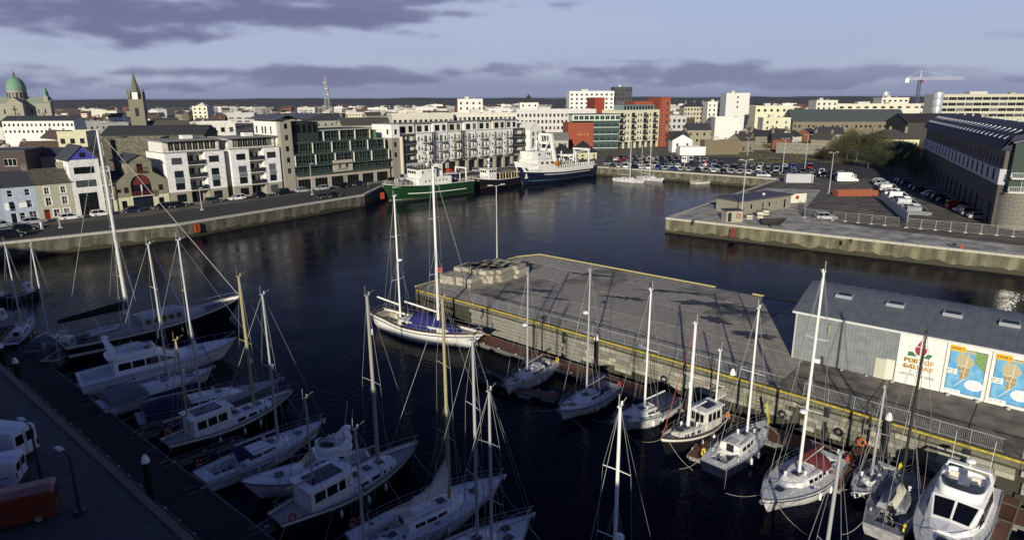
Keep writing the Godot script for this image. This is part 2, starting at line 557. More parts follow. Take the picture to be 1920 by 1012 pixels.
# pitched roof over a block: ridge along x ("x"), along z ("z"), hipped ("h"); gable walls in wall material
func pitched(root: Node3D, x0: float, z0: float, L: float, dep: float, y: float, rise: float, axis: String, m: Material, wall: Material, over := 0.3) -> void:
	var mb := MB.new()
	var th := Vector3(0, 0.16, 0)
	var a := x0 - over; var b := x0 + L + over; var f := z0 + over; var k := z0 - dep - over
	var zm := z0 - dep / 2; var xm := x0 + L / 2
	var s := rise / (dep / 2) if axis != "z" else rise / (L / 2)
	var lo := y - over * s
	var faces := []
	if axis == "x":
		faces = [[Vector3(a, lo, f), Vector3(b, lo, f), Vector3(b, y + rise, zm), Vector3(a, y + rise, zm)], [Vector3(b, lo, k), Vector3(a, lo, k), Vector3(a, y + rise, zm), Vector3(b, y + rise, zm)]]
	elif axis == "z":
		faces = [[Vector3(a, lo, k), Vector3(a, lo, f), Vector3(xm, y + rise, f), Vector3(xm, y + rise, k)], [Vector3(b, lo, f), Vector3(b, lo, k), Vector3(xm, y + rise, k), Vector3(xm, y + rise, f)]]
	else:
		var i := minf(dep / 2, L / 2 - 0.05)
		var r0 := Vector3(x0 + i, y + rise, zm); var r1 := Vector3(x0 + L - i, y + rise, zm)
		faces = [[Vector3(a, lo, f), Vector3(b, lo, f), r1, r0], [Vector3(b, lo, k), Vector3(a, lo, k), r0, r1], [Vector3(a, lo, k), Vector3(a, lo, f), r0, r0], [Vector3(b, lo, f), Vector3(b, lo, k), r1, r1]]
	for q in faces:
		mb.quad(q[0] + th, q[1] + th, q[2] + th, q[3] + th)
		mb.quad(q[1] + th, q[0] + th, q[0], q[1])
		mb.quad(q[3], q[2], q[1], q[0])
		if axis != "h":
			mb.quad(q[0] + th, q[3] + th, q[3], q[0]); mb.quad(q[2] + th, q[1] + th, q[1], q[2])
	put("roof", mb, m, root)
	if axis != "h":
		var g := MB.new()
		if axis == "x":
			g.tri(Vector3(x0, y, z0 - dep), Vector3(x0, y, z0), Vector3(x0, y + rise, zm))
			put("gable", g, wall, root)
			g = MB.new()
			g.tri(Vector3(x0 + L, y, z0), Vector3(x0 + L, y, z0 - dep), Vector3(x0 + L, y + rise, zm))
		else:
			g.tri(Vector3(x0, y, z0), Vector3(x0 + L, y, z0), Vector3(xm, y + rise, z0))
			put("gable", g, wall, root)
			g = MB.new()
			g.tri(Vector3(x0 + L, y, z0 - dep), Vector3(x0, y, z0 - dep), Vector3(xm, y + rise, z0 - dep))
		put("gable", g, wall, root)

func chimney(root: Node3D, x: float, y: float, z: float, h := 1.6, m: Material = null, w := 0.9) -> void:
	var mb := MB.new()
	mb.bx(x - w / 2, y, z - 0.35, x + w / 2, y + h, z + 0.35)
	mb.bx(x - w / 2 - 0.07, y + h, z - 0.42, x + w / 2 + 0.07, y + h + 0.14, z + 0.42)
	for i in 2: mb.lathe(Vector3(x - w * 0.22 + i * w * 0.44, y + h + 0.14, z), [[0.13, 0], [0.11, 0.4], [0.0, 0.4]], 6)
	put("chimney", mb, m if m else mt("857d70", 0.9, "mottle", 1.5), root)

# parapet round a flat roof and the roof sheet inside it
func parapet(root: Node3D, x0: float, z0: float, L: float, dep: float, y: float, h: float, m: Material, roof: Material, t := 0.25) -> void:
	var mb := MB.new()
	mb.bx(x0 - 0.04, y, z0 - t, x0 + L + 0.04, y + h, z0 + 0.04); mb.bx(x0 - 0.04, y, z0 - dep - 0.04, x0 + L + 0.04, y + h, z0 - dep + t)
	mb.bx(x0 - 0.04, y, z0 - dep + t, x0 + t, y + h, z0 - t); mb.bx(x0 + L - t, y, z0 - dep + t, x0 + L + 0.04, y + h, z0 - t)
	put("parapet", mb, m, root)
	slab(root, "flat_roof", x0 + t, x0 + L - t, y - 0.05, y + 0.06, z0 - dep + t, z0 - t, roof)

# balcony: slab and a railing of bars
func balcony(root: Node3D, x: float, y: float, z: float, w: float, d: float, m: Material, round := false, rail: Material = null) -> void:
	var mb := MB.new()
	if round:
		var rows := []
		for yy in [0.0, 0.22]:
			var line := PackedVector3Array()
			for k in 11:
				var a := PI * k / 10
				line.append(Vector3(x - cos(a) * w / 2, y + yy, z + sin(a) * d))
			rows.append(line)
		mb.facets(rows); mb.fan(rows[1]); mb.fan(rows[0])
	else: mb.bx(x - w / 2, y, z, x + w / 2, y + 0.2, z + d)
	var s := put("balcony", mb, m, root)
	var r := MB.new()
	var pts := []
	if round:
		for k in 11: pts.append(Vector3(x - cos(PI * k / 10) * (w / 2 - 0.05), y + 0.22, z + sin(PI * k / 10) * (d - 0.05)))
	else:
		for p in [Vector3(x - w / 2 + 0.05, y + 0.2, z + 0.05), Vector3(x - w / 2 + 0.05, y + 0.2, z + d - 0.05), Vector3(x + w / 2 - 0.05, y + 0.2, z + d - 0.05), Vector3(x + w / 2 - 0.05, y + 0.2, z + 0.05)]: pts.append(p)
	for i in pts.size() - 1:
		var a: Vector3 = pts[i]; var b: Vector3 = pts[i + 1]
		r.bar(a + Vector3.UP, b + Vector3.UP, 0.06, 0.06)
		if not round and rail == null: r.bar(a + Vector3.UP * 0.55, b + Vector3.UP * 0.55, 0.02, 0.75)
		r.bar(a + Vector3.UP * 0.12, b + Vector3.UP * 0.12, 0.04, 0.04)
		var n := maxi(1, int(a.distance_to(b) / 0.28))
		for k in n: r.bar(a.lerp(b, float(k) / n), a.lerp(b, float(k) / n) + Vector3.UP, 0.03, 0.03)
	put("railing", r, rail if rail else mt("2a2c2e", 0.5), s)

# a point on the line of fronts along the harbour street, t metres along it, off metres behind it
func FP(t: float, off := 0.0) -> Vector3:
	var h := deg_to_rad(42.5)
	return Vector3(-103.8 + sin(h) * t - cos(h) * off, Q, -(133.4 + cos(h) * t + sin(h) * off))

# a block seen between two pixel columns with its front at a distance; turn = heading of its front (90 faces the camera)
func seen(called: String, label: String, xl: float, xr: float, ytop: float, dist: float, head := 90.0, group := "") -> Array:
	var a := D(xl, ytop, dist)
	var r := ray(xr, ytop)
	var d := Vector2(sin(deg_to_rad(head)), -cos(deg_to_rad(head)))
	var rr := Vector2(r.x, r.z).normalized()
	var o := Vector2(a.x, a.z)
	var det := d.x * -rr.y + d.y * rr.x
	var L := (-o.x * -rr.y - -o.y * -rr.x) / det if absf(det) > 1e-6 else 10.0
	L = absf((rr.x * o.y - rr.y * o.x) / (d.x * rr.y - d.y * rr.x))
	var root := thing(called, label, "building", Vector3(a.x, Q, a.z), hd(head), group)
	return [root, L, a.y - Q]

# ---------------------------------------------------------------- the street of fronts along the harbour
func make_row() -> void:
	var slate := mt("3f4147", 0.75, "fine", 3.0)
	var moss := mt("5a584c", 0.9, "stain", 4.0)
	var white := mt("e6e5e0", 0.8, "mottle", 6.0)
	var frame := mt("e2e0d8", 0.5)
	var dark := mt("26282b", 0.5)
	var stone := mt("9d988b", 0.9, "mottle", 1.6)
	var concrete := mt("aaa69a", 0.9, "mottle", 3.0)
	var t42 := hd(42.5)
	# kerbed pavement before the fronts
	var pv := MB.new()
	for q in [[-14.0, 172.0]]:
		var a := FP(q[0], -2.6); var b := FP(q[1], -2.6); var c := FP(q[1], 0.5); var e := FP(q[0], 0.5)
		var up := Vector3(0, 0.13, 0)
		pv.quad(a + up, b + up, c + up, e + up); pv.quad(a, b, b + up, a + up)
	struct("pavement", pv, mt("77756f", 0.9, "mottle", 3.0))

	# two pale blue terrace houses
	for k in 2:
		var o := thing("terrace_house", ["pale blue terraced house with dark slate roof and white hanging signs", "blue-grey terraced house adjoining the pale blue house"][k], "house", FP([-1.0, -8.0][k]), t42)
		var w := []
		for x in [1.4, 4.4]:
			w.append([x - 0.45, 5.5, 0.9, 1.35, "1s"]); w.append([x - 0.5, 3.0, 1.0, 1.55, "1s"])
		w.append([0.9, 0.02, 1.0, 2.1, "1"]); w.append([2.4, 0.6, 0.95, 1.5, "1s"]); w.append([4.1, 0.6, 1.25, 1.55, "2s"])
		block(o, 0, 0, 5.9 if k == 0 else 7.0, 8.0, 0, 7.6, mt("b6c0d0", 0.85, "mottle", 5.0) if k == 0 else mt("a9b2bf", 0.85, "mottle", 5.0), {"f": w}, frame)
		pitched(o, 0, 0, 5.9 if k == 0 else 7.0, 8.0, 7.6, 2.7, "x", slate, mt("b6c0d0", 0.85), 0.2)
		chimney(o, 5.4, 9.2, -4.0, 2.0)
		if k == 0:
			var sg := slab(o, "hanging_sign", 2.6, 3.9, 3.1, 4.1, 0.1, 0.2, mt("eeeeea", 0.6))
			slab(o, "fascia_sign", 0.1, 0.8, 2.9, 4.4, 0.5, 0.6, mt("eeeeea", 0.6))
	# sage green house with white window surrounds
	var o := thing("terrace_house", "sage green terraced house with white window surrounds and red door", "house", FP(4.92), t42)
	var w := []
	for x in [1.9, 4.9]:
		w.append([x - 0.45, 5.4, 0.9, 1.4, "2s"]); w.append([x - 0.5, 2.95, 1.0, 1.7, "2s"])
	w.append([2.5, 0.45, 1.1, 1.55, "2s"]); w.append([4.4, 0.45, 1.1, 1.55, "2s"])
	w.append([0.75, 0.02, 1.05, 2.15, ""])
	block(o, 0, 0, 6.5, 8.0, 0, 7.6, mt("b5b69c", 0.85, "mottle", 5.0), {"f": w}, frame)
	var dr := slab(o, "door", 0.75, 1.8, 0.02, 2.17, -0.16, -0.1, mt("7c1a1a", 0.5))
	slab(dr, "fanlight", 0.9, 1.65, 1.75, 2.05, -0.1, -0.085, glass_m)
	var sr := MB.new()
	for q in w:
		for e in [[-0.22, -0.1, 0.0, q[3] + 0.22], [q[2], -0.1, q[2] + 0.22, q[3] + 0.22], [0.0, q[3], q[2], q[3] + 0.22], [0.0, -0.1, q[2], -0.01]]:
			if q[4] != "": sr.bx(q[0] + e[0], q[1] + e[1], 0.0, q[0] + e[2], q[1] + e[3], 0.05)
	put("surround", sr, frame, o)
	pitched(o, 0, 0, 6.5, 8.0, 7.6, 2.8, "x", moss, mt("b5b69c", 0.85), 0.2)
	chimney(o, 5.9, 9.2, -4.0, 2.2, mt("9c9784", 0.9, "mottle", 1.5), 1.1)
	# tall white house with violet gable
	o = thing("gabled_house", "tall white rendered house with violet painted front gable", "house", FP(11.5), t42)
	w = [[0.9, 9.1, 4.0, 1.5, "3"], [0.9, 6.2, 4.0, 1.5, "3"], [1.0, 0.1, 3.7, 4.8, "4s"]]
	block(o, 0, 0, 5.9, 9.0, 0, 12.2, mt("e6e5de", 0.85, "mottle", 6.0), {"f": w, "l": [[6.0, 9.5, 0.8, 1.2, "1"]]}, dark)
	var g := MB.new()
	g.tri(Vector3(0.1, 12.2, 0.05), Vector3(5.8, 12.2, 0.05), Vector3(2.95, 15.0, 0.05))
	put("painted_gable", g, mt("4a46a8", 0.8, "mottle", 4.0), o)
	slab(o, "attic_window", 2.4, 3.5, 12.7, 13.7, 0.05, 0.1, glass_m)
	pitched(o, 0, 0, 5.9, 9.0, 12.2, 2.9, "z", slate, white, 0.25)
	# white balcony frame in the gap
	o = thing("balcony_tower", "narrow dark gap building with white steel balcony frames", "building", FP(17.45, 0.6), t42)
	block(o, 0, 0, 1.7, 8, 0, 10.5, mt("55544f", 0.9, "mottle", 3.0), {"f": grid(0.85, 1.0, 1, 3, 1, 3.2, 1.1, 2.1, "1")}, frame)
	for k in 3: balcony(o, 0.85, 3.0 + k * 3.1, 0.0, 1.6, 1.2, white, false, frame)
	slab(o, "post", 0.0, 0.14, 0, 10.4, 1.05, 1.2, frame); slab(o, "post", 1.56, 1.7, 0, 10.4, 1.05, 1.2, frame)
	# bar with the arch
	o = thing("arched_pub", "olive rendered pub with big arched balcony and cream ground floor", "building", FP(19.2), t42)
	var olive := mt("8b8870", 0.9, "mottle", 4.0)
	var cream := mt("d6d3b0", 0.85, "mottle", 4.0)
	block(o, 0, 0.02, 12, 12, 0, 3.0, cream, {"f": [[1.6, 0.05, 1.1, 2.2, "1"], [4.0, 0.05, 4.4, 2.9, "4"], [9.6, 0.05, 1.2, 2.2, "1"]]}, dark)
	var p := MB.new()      # upper front: a stepped gable with an arched opening
	var arch := []
	for k in 13:
		var a := PI * k / 12
		arch.append(Vector2(6.2 + cos(a) * 2.3, 5.6 + sin(a) * 2.3))
	var outl := [Vector2(0, 3), Vector2(3.9, 3), Vector2(3.9, 5.6)]
	for k in 13: outl.append(arch[12 - k])
	for q in [Vector2(8.5, 3), Vector2(12, 3), Vector2(12, 6.4), Vector2(9.0, 8.4), Vector2(9.0, 11), Vector2(6.2, 12.4), Vector2(3.6, 11), Vector2(3.6, 8.6), Vector2(1.0, 6.4), Vector2(0, 6.4)]: outl.append(q)
	var pp := PackedVector2Array()
	for q in outl: pp.append(q)
	var ids := Geometry2D.triangulate_polygon(pp)
	for i in range(0, ids.size(), 3):
		for z in [0.0, -0.4]:
			p.tri(Vector3(pp[ids[i]].x, pp[ids[i]].y, z), Vector3(pp[ids[i + 1]].x, pp[ids[i + 1]].y, z), Vector3(pp[ids[i + 2]].x, pp[ids[i + 2]].y, z))
	for i in pp.size():
		var a := pp[i]; var b := pp[(i + 1) % pp.size()]
		p.quad(Vector3(a.x, a.y, 0), Vector3(b.x, b.y, 0), Vector3(b.x, b.y, -0.4), Vector3(a.x, a.y, -0.4))
	put("front_wall", p, olive, o)
	block(o, 0.01, -0.42, 11.98, 11.5, 3.0, 3.4, olive, {}, dark, "rear_wall")
	for q in [[0.9, 4.2, 0.8, 0.8], [2.4, 4.0, 0.9, 1.3], [9.9, 4.0, 0.9, 1.3], [5.7, 8.7, 1.2, 1.8]]:
		add_win(o, Vector3(q[0] + q[2] / 2, q[1], 0.16), Basis.IDENTITY, q[2], q[3], "2", mt("5c1f1a", 0.6))
	var red := mt("6e241c", 0.7, "fine", 1.0)
	var fan := MB.new()
	for k in 12:
		fan.quad(Vector3(arch[k].x, 5.6, -0.35), Vector3(arch[k + 1].x, 5.6, -0.35), Vector3(arch[k + 1].x, arch[k + 1].y, -0.35), Vector3(arch[k].x, arch[k].y, -0.35))
	put("arch_boarding", fan, red, o)
	slab(o, "balcony_floor", 3.8, 8.6, 2.95, 3.15, 0.0, 0.7, mt("c9c5b6", 0.8))
	var rl := MB.new()
	for k in 16: rl.bx(3.9 + k * 0.305, 3.15, 0.6, 3.98 + k * 0.305, 4.1, 0.66)
	rl.bx(3.8, 4.1, 0.56, 8.6, 4.2, 0.7)
	put("balcony_rail", rl, red, o)
	slab(o, "column", 6.1, 6.3, 3.15, 5.6, -0.2, 0.0, white)
	slab(o, "balcony_recess", 3.9, 8.5, 3.1, 5.6, -0.41, -0.38, glass_m)
	balcony(o, 6.3, 8.5, 0.0, 2.0, 0.6, red, false, red)
	pitched(o, 3.4, 0.2, 5.8, 9.0, 11, 1.5, "z", slate, olive, 0.35)
	block(o, 3.65, -0.45, 5.3, 8.0, 6.4, 4.6, olive, {}, dark, "dormer_wall")
	pitched(o, 0, -0.4, 12, 11.5, 6.4, 2.2, "x", slate, olive, 0.1)

	# two white apartment blocks of one design
	for k in 2:
		var L: float = [14.2, 13.4][k]
		o = thing("apartment_building", ["white apartment block with recessed balconies, next to the arched pub", "white apartment block with recessed balconies, next to the stone stair tower"][k], "building", FP([31.4, 47.3][k]), t42, "white quayside apartment blocks")
		var rend := mt("eae9e5", 0.8, "mottle", 7.0)
		var c0 := L * 0.36; var c1 := L * 0.66
		block(o, 0, 0, c0, 12, 0, 3.0, stone, {"f": [[1.6, 0.5, 2.3, 1.9, "4"]]}, dark)
		block(o, c1, 0, L - c1, 12, 0, 3.0, stone, {"f": [[1.2, 0.5, 2.2, 1.9, "3"]]}, dark)
		block(o, c0 + 0.01, -1.9, c1 - c0 - 0.02, 10, 0, 3.0, stone, {"f": [[0.5, 0.05, 1.4, 2.3, "2"], [2.2, 0.05, 1.2, 2.3, "1"]]}, dark)
		block(o, -0.03, 0.03, c0 + 0.03, 12, 3.0, 9.3, rend, {"f": [[1.4, 6.6, 2.5, 1.6, "4"], [1.7, 0.5, 2.2, 1.7, "3"], [1.7, 3.4, 2.2, 1.7, "3"]], "l": []}, dark)
		block(o, c1, 0.03, L - c1, 12, 3.0, 9.3, rend, {"f": [[0.9, 6.6, 2.6, 1.6, "4"], [1.2, 0.5, 2.0, 1.7, "3"], [1.2, 3.4, 2.0, 1.7, "3"]]}, dark)
		block(o, c0 + 0.01, -1.9, c1 - c0 - 0.02, 10, 3.0, 9.2, mt("cfcdc4", 0.85, "mottle", 5.0), {"f": grid((c1 - c0) * 0.3, 0.1, 1, 3, 1.0, 3.1, 1.8, 2.2, "2") + grid((c1 - c0) * 0.78, 0.1, 1, 3, 1.0, 3.1, 0.8, 2.2, "1")}, frame)
		slab(o, "spandrel", 1.7, 3.9, 5.25, 6.35, -0.1, 0.05, mt("6c7074", 0.6)); slab(o, "spandrel", c1 + 1.2, c1 + 3.2, 5.25, 6.35, -0.1, 0.05, mt("6c7074", 0.6))
		for f in 3: balcony(o, (c0 + c1) / 2, 2.95 + f * 3.1, -1.9, c1 - c0 - 0.05, 2.2, mt("c6c2b6", 0.8))
		slab(o, "roof_terrace", 0, L, 12.35, 12.45, -12, 0.0, concrete)
		# set-back top storey under a thin oversailing roof
		block(o, 0.5, -2.2, L - 0.6, 9, 12.45, 2.6, mt("dad8ce", 0.8, "mottle", 5.0), {"f": grid(2.0, 0.25, 8, 1, (L - 2.6) / 8.0, 1, 1.35, 2.1, "2"), "l": []}, mt("8f907f", 0.6))
		slab(o, "roof", -0.2, L + 0.2, 15.08, 15.3, -12, -0.9, mt("8d8c86", 0.8, "mottle", 5.0))
		slab(o, "roof_box", 6.5, 9.0, 15.3, 16.2, -7, -5, white)
		var tr := MB.new()
		for q in 15: tr.bx(0.2 + q * (L - 0.5) / 14, 12.45, -0.25, 0.26 + q * (L - 0.5) / 14, 13.4, -0.2)
		tr.bx(0.2, 13.4, -0.27, L - 0.2, 13.46, -0.18)
		put("terrace_rail", tr, dark, o)
	# stone stair tower with the office block behind and beside it
	o = thing("office_building", "green glazed office block with stone stair tower and wavy roof", "building", FP(61.4), t42)
	block(o, 0.0, 0.2, 3.3, 14, 0, 19.3, stone, {"f": grid(1.7, 5.0, 1, 5, 1, 3.0, 1.0, 1.4, "1"), "l": []}, dark, "stair_tower")
	block(o, 0.15, -0.5, 3.1, 13, 8.0, 10.6, mt("e4e3dc", 0.8, "mottle", 7.0), {"l": [[1.2, 7.6, 0.9, 2.0, "1"], [4.2, 7.6, 0.9, 2.0, "1"], [5.8, 7.6, 0.9, 2.0, "1"], [9.2, 7.6, 0.9, 2.0, "1"], [1.6, 4.0, 0.9, 1.6, "1"]]}, dark, "end_wall")
	# the end wall stands a little proud of the tower's flank
	block(o, -0.25, -1.5, 0.3, 12.5, 8.0, 10.9, mt("e6e5de", 0.8, "mottle", 7.0), {"l": [[1.0, 7.6, 1.0, 2.0, "1"], [4.3, 7.6, 1.0, 2.0, "1"], [6.0, 7.6, 1.0, 2.0, "1"], [9.0, 7.6, 1.0, 2.0, "1"], [1.6, 4.2, 1.0, 1.6, "1"]]}, dark, "end_wall")
	var rows := []
	for k in 15:
		var x := -1.6 + 14.5 * k / 14.0
		var yy := 19.35 + 1.15 * exp(-pow((x - 2.0) / 2.2, 2)) + 1.2 * smoothstep(6.0, 12.5, x)
		rows.append(PackedVector3Array([Vector3(x, yy, 1.3), Vector3(x, yy + 0.25, 1.3), Vector3(x, yy + 0.25, -14.5), Vector3(x, yy, -14.5)]))
	var rm := MB.new()
	rm.facets(rows, true)
	rm.fan(rows[0]); rm.fan(rows[-1])
	put("roof", rm, mt("4c4f58", 0.6), o)
	var green := mt("27332e", 0.5)
	var gl2 := mt("131a19", 0.12)
	# upper glazed storey behind the tower
	block(o, 3.35, -1.2, 9.0, 11, 12.0, 6.6, mt("2b3230", 0.6), {"f": grid(1.3, 3.6, 5, 1, 1.7, 1, 1.4, 2.4, "1")}, mt("2f3835", 0.6), "upper_storey", gl2)
	# ground floor: stone piers and shop openings
	var shops := []
	for q in 6: shops.append([0.7 + q * 5.35, 0.1, 4.1, 2.9, "4"])
	block(o, 3.35, 0.0, 32.4, 14, 0, 4.1, mt("a9a294", 0.85, "mottle", 2.0), {"f": shops}, mt("3a3d3d", 0.5), "ground_floor", gl2)
	# glazed storeys stepping back, with green spandrels and white fins
	for f in 4:
		var y: float = [4.1, 6.5, 9.7, 12.9][f]
		var hh: float = [2.4, 3.2, 3.2, 3.1][f]
		var zz: float = [0.05, 0.05, -0.9, -2.0][f]
		var x1: float = [35.6, 35.7, 35.0, 30.5][f]
		var wn := []
		var n := int((x1 - 3.4) / 2.6)
		var dx := (x1 - 3.4) / n
		for q in n: wn.append([q * dx + 0.12, 0.85, dx - 0.24, hh - 1.05, "3s" if (q + f) % 3 != 1 else "2s"])
		block(o, 3.37, zz, x1 - 3.4, 11, y, hh, green, {"f": wn}, mt("5c6861", 0.5), "glazed_storey", gl2)
		slab(o, "ledge", 3.3, x1 + 0.25, y + 0.02, y + 0.28, zz - 0.1, zz + 0.75 + f * 0.1, mt("45534b", 0.6))
		if f > 0:
			for q in 6:
				var xx := 3.6 + q * (x1 - 3.9) / 5.0
				slab(o, "fin", xx - 0.09, xx + 0.09, y + 0.3, y + hh - 0.05, zz + 0.05, zz + 0.45, mt("c7c9c0", 0.6))
	block(o, 15.5, 0.5, 6.4, 2, 4.15, 3.4, mt("b1aa9c", 0.85, "mottle", 2.0), {"f": [[1.6, 1.2, 1.0, 1.3, "1"], [4.0, 1.2, 1.0, 1.3, "1"]]}, dark, "stone_bay")
	strokes(o, Vector3(18.6, 4.75, 0.51), 3.6, 0.5, [8], mt("4a4742", 0.5))
	slab(o, "roof_edge", 3.0, 31.0, 16.02, 16.25, -13, -1.4, mt("a9ab9f", 0.7))
	slab(o, "roof_terrace", 31.0, 35.2, 12.9, 13.0, -12, -0.9, concrete)
	slab(o, "plant_box", 31.0, 33.2, 13.0, 15.6, -6, -2.6, mt("5e7f45", 0.8))
	slab(o, "roof_slab", 3.4, 31.0, 16.25, 16.35, -12.5, -1.6, mt("5b6152", 0.8, "mottle", 4.0))
	# long white apartment terrace with an arcade
	o = thing("apartment_building", "long white apartment terrace with dark round balconies over an arcade", "building", FP(98.2), t42)
	var wt := mt("e8e7e1", 0.8, "mottle", 7.0)
	var greyb := mt("8f8a80", 0.9, "mottle", 1.5)
	block(o, 0, 0.3, 3.4, 12, 0, 13.0, greyb, {"f": grid(1.4, 7.0, 1, 2, 1, 3.2, 1.0, 1.5, "1"), "l": grid(9.5, 6.5, 1, 2, 1, 3.2, 1.0, 1.5, "1")}, dark, "corner_tower")
	block(o, 0.1, 0.2, 3.2, 10, 13.0, 4.0, wt, {"f": [[1.2, 1.0, 1.0, 1.6, "1"]], "l": [[7.5, 1.0, 1.0, 1.6, "1"]]}, dark, "corner_top")
	var drum := MB.new()
	drum.lathe(Vector3(3.6, 0, 0.5), [[0.6, 0], [0.6, 13.2], [0.0, 13.3]], 12)
	put("downpipe_column", drum, mt("b9b3a0", 0.8), o)
	# arcade
	for q in 13:
		var x := 4.2 + q * 4.65
		slab(o, "pier", x, x + 1.0, 0, 4.0, -0.7, 0.1, mt("a39e92", 0.9, "mottle", 1.5))
	slab(o, "arcade_beam", 4.2, 63.3, 4.0, 4.5, -0.75, 0.15, mt("a9a599", 0.85, "mottle", 2.0))
	block(o, 4.2, -3.0, 59.0, 9, 0, 4.45, mt("8e8a80", 0.9, "mottle", 3.0), {"f": grid(3.0, 0.1, 12, 1, 4.65, 1, 2.8, 2.6, "3")}, dark, "arcade_wall")
	slab(o, "arcade_soffit", 4.2, 63.3, 4.5, 4.6, -3.0, -0.75, mt("8e8a80", 0.9))
	# upper storeys: nine bays with alternate recesses
	var x := 4.3
	var bays := [6.0, 6.6, 6.6, 6.4, 6.8, 6.4, 6.6, 6.6, 6.9]
	for q in 9:
		var bw: float = bays[q]
		var rec: bool = q in [0, 8]
		var wn := []
		for f in 3:
			var y := 0.5 + f * 3.0
			if rec:
				wn.append([1.0, y, 1.8, 2.0, "3s"]); wn.append([3.3, y, 1.4, 2.0, "2"])
			else:
				wn.append([0.5, y + 0.3, 0.8, 1.5, "1s"]); wn.append([bw * 0.48, y - 0.2, 1.3, 2.2, "2"]); wn.append([bw * 0.8, y + 0.2, 0.8, 1.5, "1"])
		var zz := -1.8 if rec else (0.0 if q % 2 else 0.12)
		block(o, x, zz, bw - 0.12, 11, 4.62, 9.2, wt if not rec else mt("cbc9be", 0.8), {"f": wn}, mt("c9c7bd", 0.6))
		slab(o, "downpipe", x + bw - 0.12, x + bw, 4.6, 13.8, -0.4, zz + 0.02, mt("5b5d5c", 0.6))
		for f in 3:
			if rec: balcony(o, x + bw / 2, 4.6 + f * 3.0, zz, bw - 0.3, 1.9, mt("75766f", 0.8))
			else:
				balcony(o, x + bw * 0.62, 4.62 + f * 3.0, zz, 3.8, 1.5, mt("55564f", 0.8), true)
				var pt := MB.new()
				pt.lathe(Vector3(x + bw * 0.28, 6.0 + f * 3.0, zz + 0.03), [[0.28, 0], [0.28, 0.01]], 8)
				var ph := MB.new()
				for s in 10: ph.tri(Vector3(x + bw * 0.3, 6.0 + f * 3.0, zz + 0.03), Vector3(x + bw * 0.3 + cos(TAU * s / 10) * 0.36, 6.0 + f * 3.0 + sin(TAU * s / 10) * 0.36, zz + 0.03), Vector3(x + bw * 0.3 + cos(TAU * (s + 1) / 10) * 0.36, 6.0 + f * 3.0 + sin(TAU * (s + 1) / 10) * 0.36, zz + 0.03))
				put("porthole", ph, glass_m, o)
		if q in [2, 4]:   # dark steel stair mast
			var lad := MB.new()
			for s in 22: lad.bx(x - 0.5, 4.8 + s * 0.45, zz + 0.3, x + 0.3, 4.9 + s * 0.45, zz + 1.2)
			lad.bx(x - 0.5, 4.6, zz + 0.2, x - 0.4, 14.4, zz + 0.3); lad.bx(x + 0.2, 4.6, zz + 1.1, x + 0.3, 14.4, zz + 1.2)
			put("steel_screen", lad, dark, o)
		x += bw
	slab(o, "terrace_deck", 4.3, x, 13.84, 13.95, -11, -0.1, concrete)
	x = 4.3
	for q in 8:
		block(o, x + 0.3, -2.2 - (q % 2) * 0.6, 6.6, 8, 13.95, 3.0, wt if q % 3 else mt("d3d0bd", 0.8, "mottle", 5.0), {"f": [[0.9, 0.3, 2.2, 2.0, "4"], [4.2, 0.3, 1.7, 2.0, "3"]]}, dark, "top_storey")
		x += 7.2
	slab(o, "roof", 4.3, 62.0, 16.97, 17.1, -10.5, -2.0, mt("8d8c84", 0.8, "mottle", 6.0))
	# white gabled bay building at the end of the terrace
	o = thing("gabled_house", "narrow white house with pointed gable and tall glazed strips", "house", FP(163.0, -1.0), t42)
	block(o, 0, 0, 6.8, 10, 0, 13.2, wt, {"f": [[1.4, 2.0, 1.2, 8.0, "2s"], [4.2, 2.0, 1.2, 8.0, "2s"], [1.4, 10.8, 1.2, 1.5, "2"], [4.2, 10.8, 1.2, 1.5, "2"]]}, dark)
	pitched(o, 0, 0, 6.8, 10, 13.2, 2.6, "z", mt("c9c7bc", 0.8), wt, 0.15)

	# brick block and blank gable behind the terraced houses
	o = thing("brick_building", "dark brown brick block with white windows behind the blue house", "building", FP(-14, 20.5), hd(72))
	var br := mt("4d4440", 0.9, "fine", 1.5); var br2 := mt("7d4a2e", 0.9, "fine", 1.5)
	block(o, 0, 0, 23.0, 12, 6.5, 7.5, br, {"f": grid(2.0, 1.0, 4, 2, 6.0, 3.4, 2.4, 1.6, "3")}, frame, "upper_wall")
	block(o, 0, 0.02, 23.0, 12, 0, 6.5, br2, {"f": grid(2.0, 3.4, 4, 1, 6.0, 3.2, 2.5, 1.6, "3") + grid(2.0, 0.6, 4, 1, 6.0, 3.2, 2.5, 1.6, "3")}, frame, "lower_wall")
	parapet(o, 0, 0, 23.0, 12, 14.0, 0.3, mt("45464a", 0.8), slate)
	o = thing("blank_gable_building", "plain beige rendered building with blank end wall behind the green house", "building", FP(9.5, 17.0), hd(78))
	block(o, 0, 0, 9.5, 10, 0, 12.2, mt("a9a18b", 0.9, "mottle", 5.0))
	pitched(o, 0, 0, 9.5, 10, 12.2, 1.6, "x", slate, mt("a9a18b", 0.9), 0.2)

# ---------------------------------------------------------------- boats (local x to the bow, y up from the water, z to starboard)
func hull_fn(o: Dictionary) -> Dictionary:
	var d := {"L": 10.0, "B": 3.2, "bow": 1.35, "mid": 1.0, "stern": 1.05, "tr": 0.72, "pw": 2.1, "rake": 0.9, "srake": -0.25, "draft": 0.5}
	d.merge(o, true)
	return d

func hb(d: Dictionary, t: float) -> float:        # half beam at the deck
	var s := 0.0
	if t < 0.42: s = lerpf(d.tr, 1.0, sin(PI / 2 * t / 0.42))
	else: s = pow(maxf(0.0, 1 - pow((t - 0.42) / 0.58, d.pw)), 0.9)
	return maxf(0.012, d.B / 2 * s)

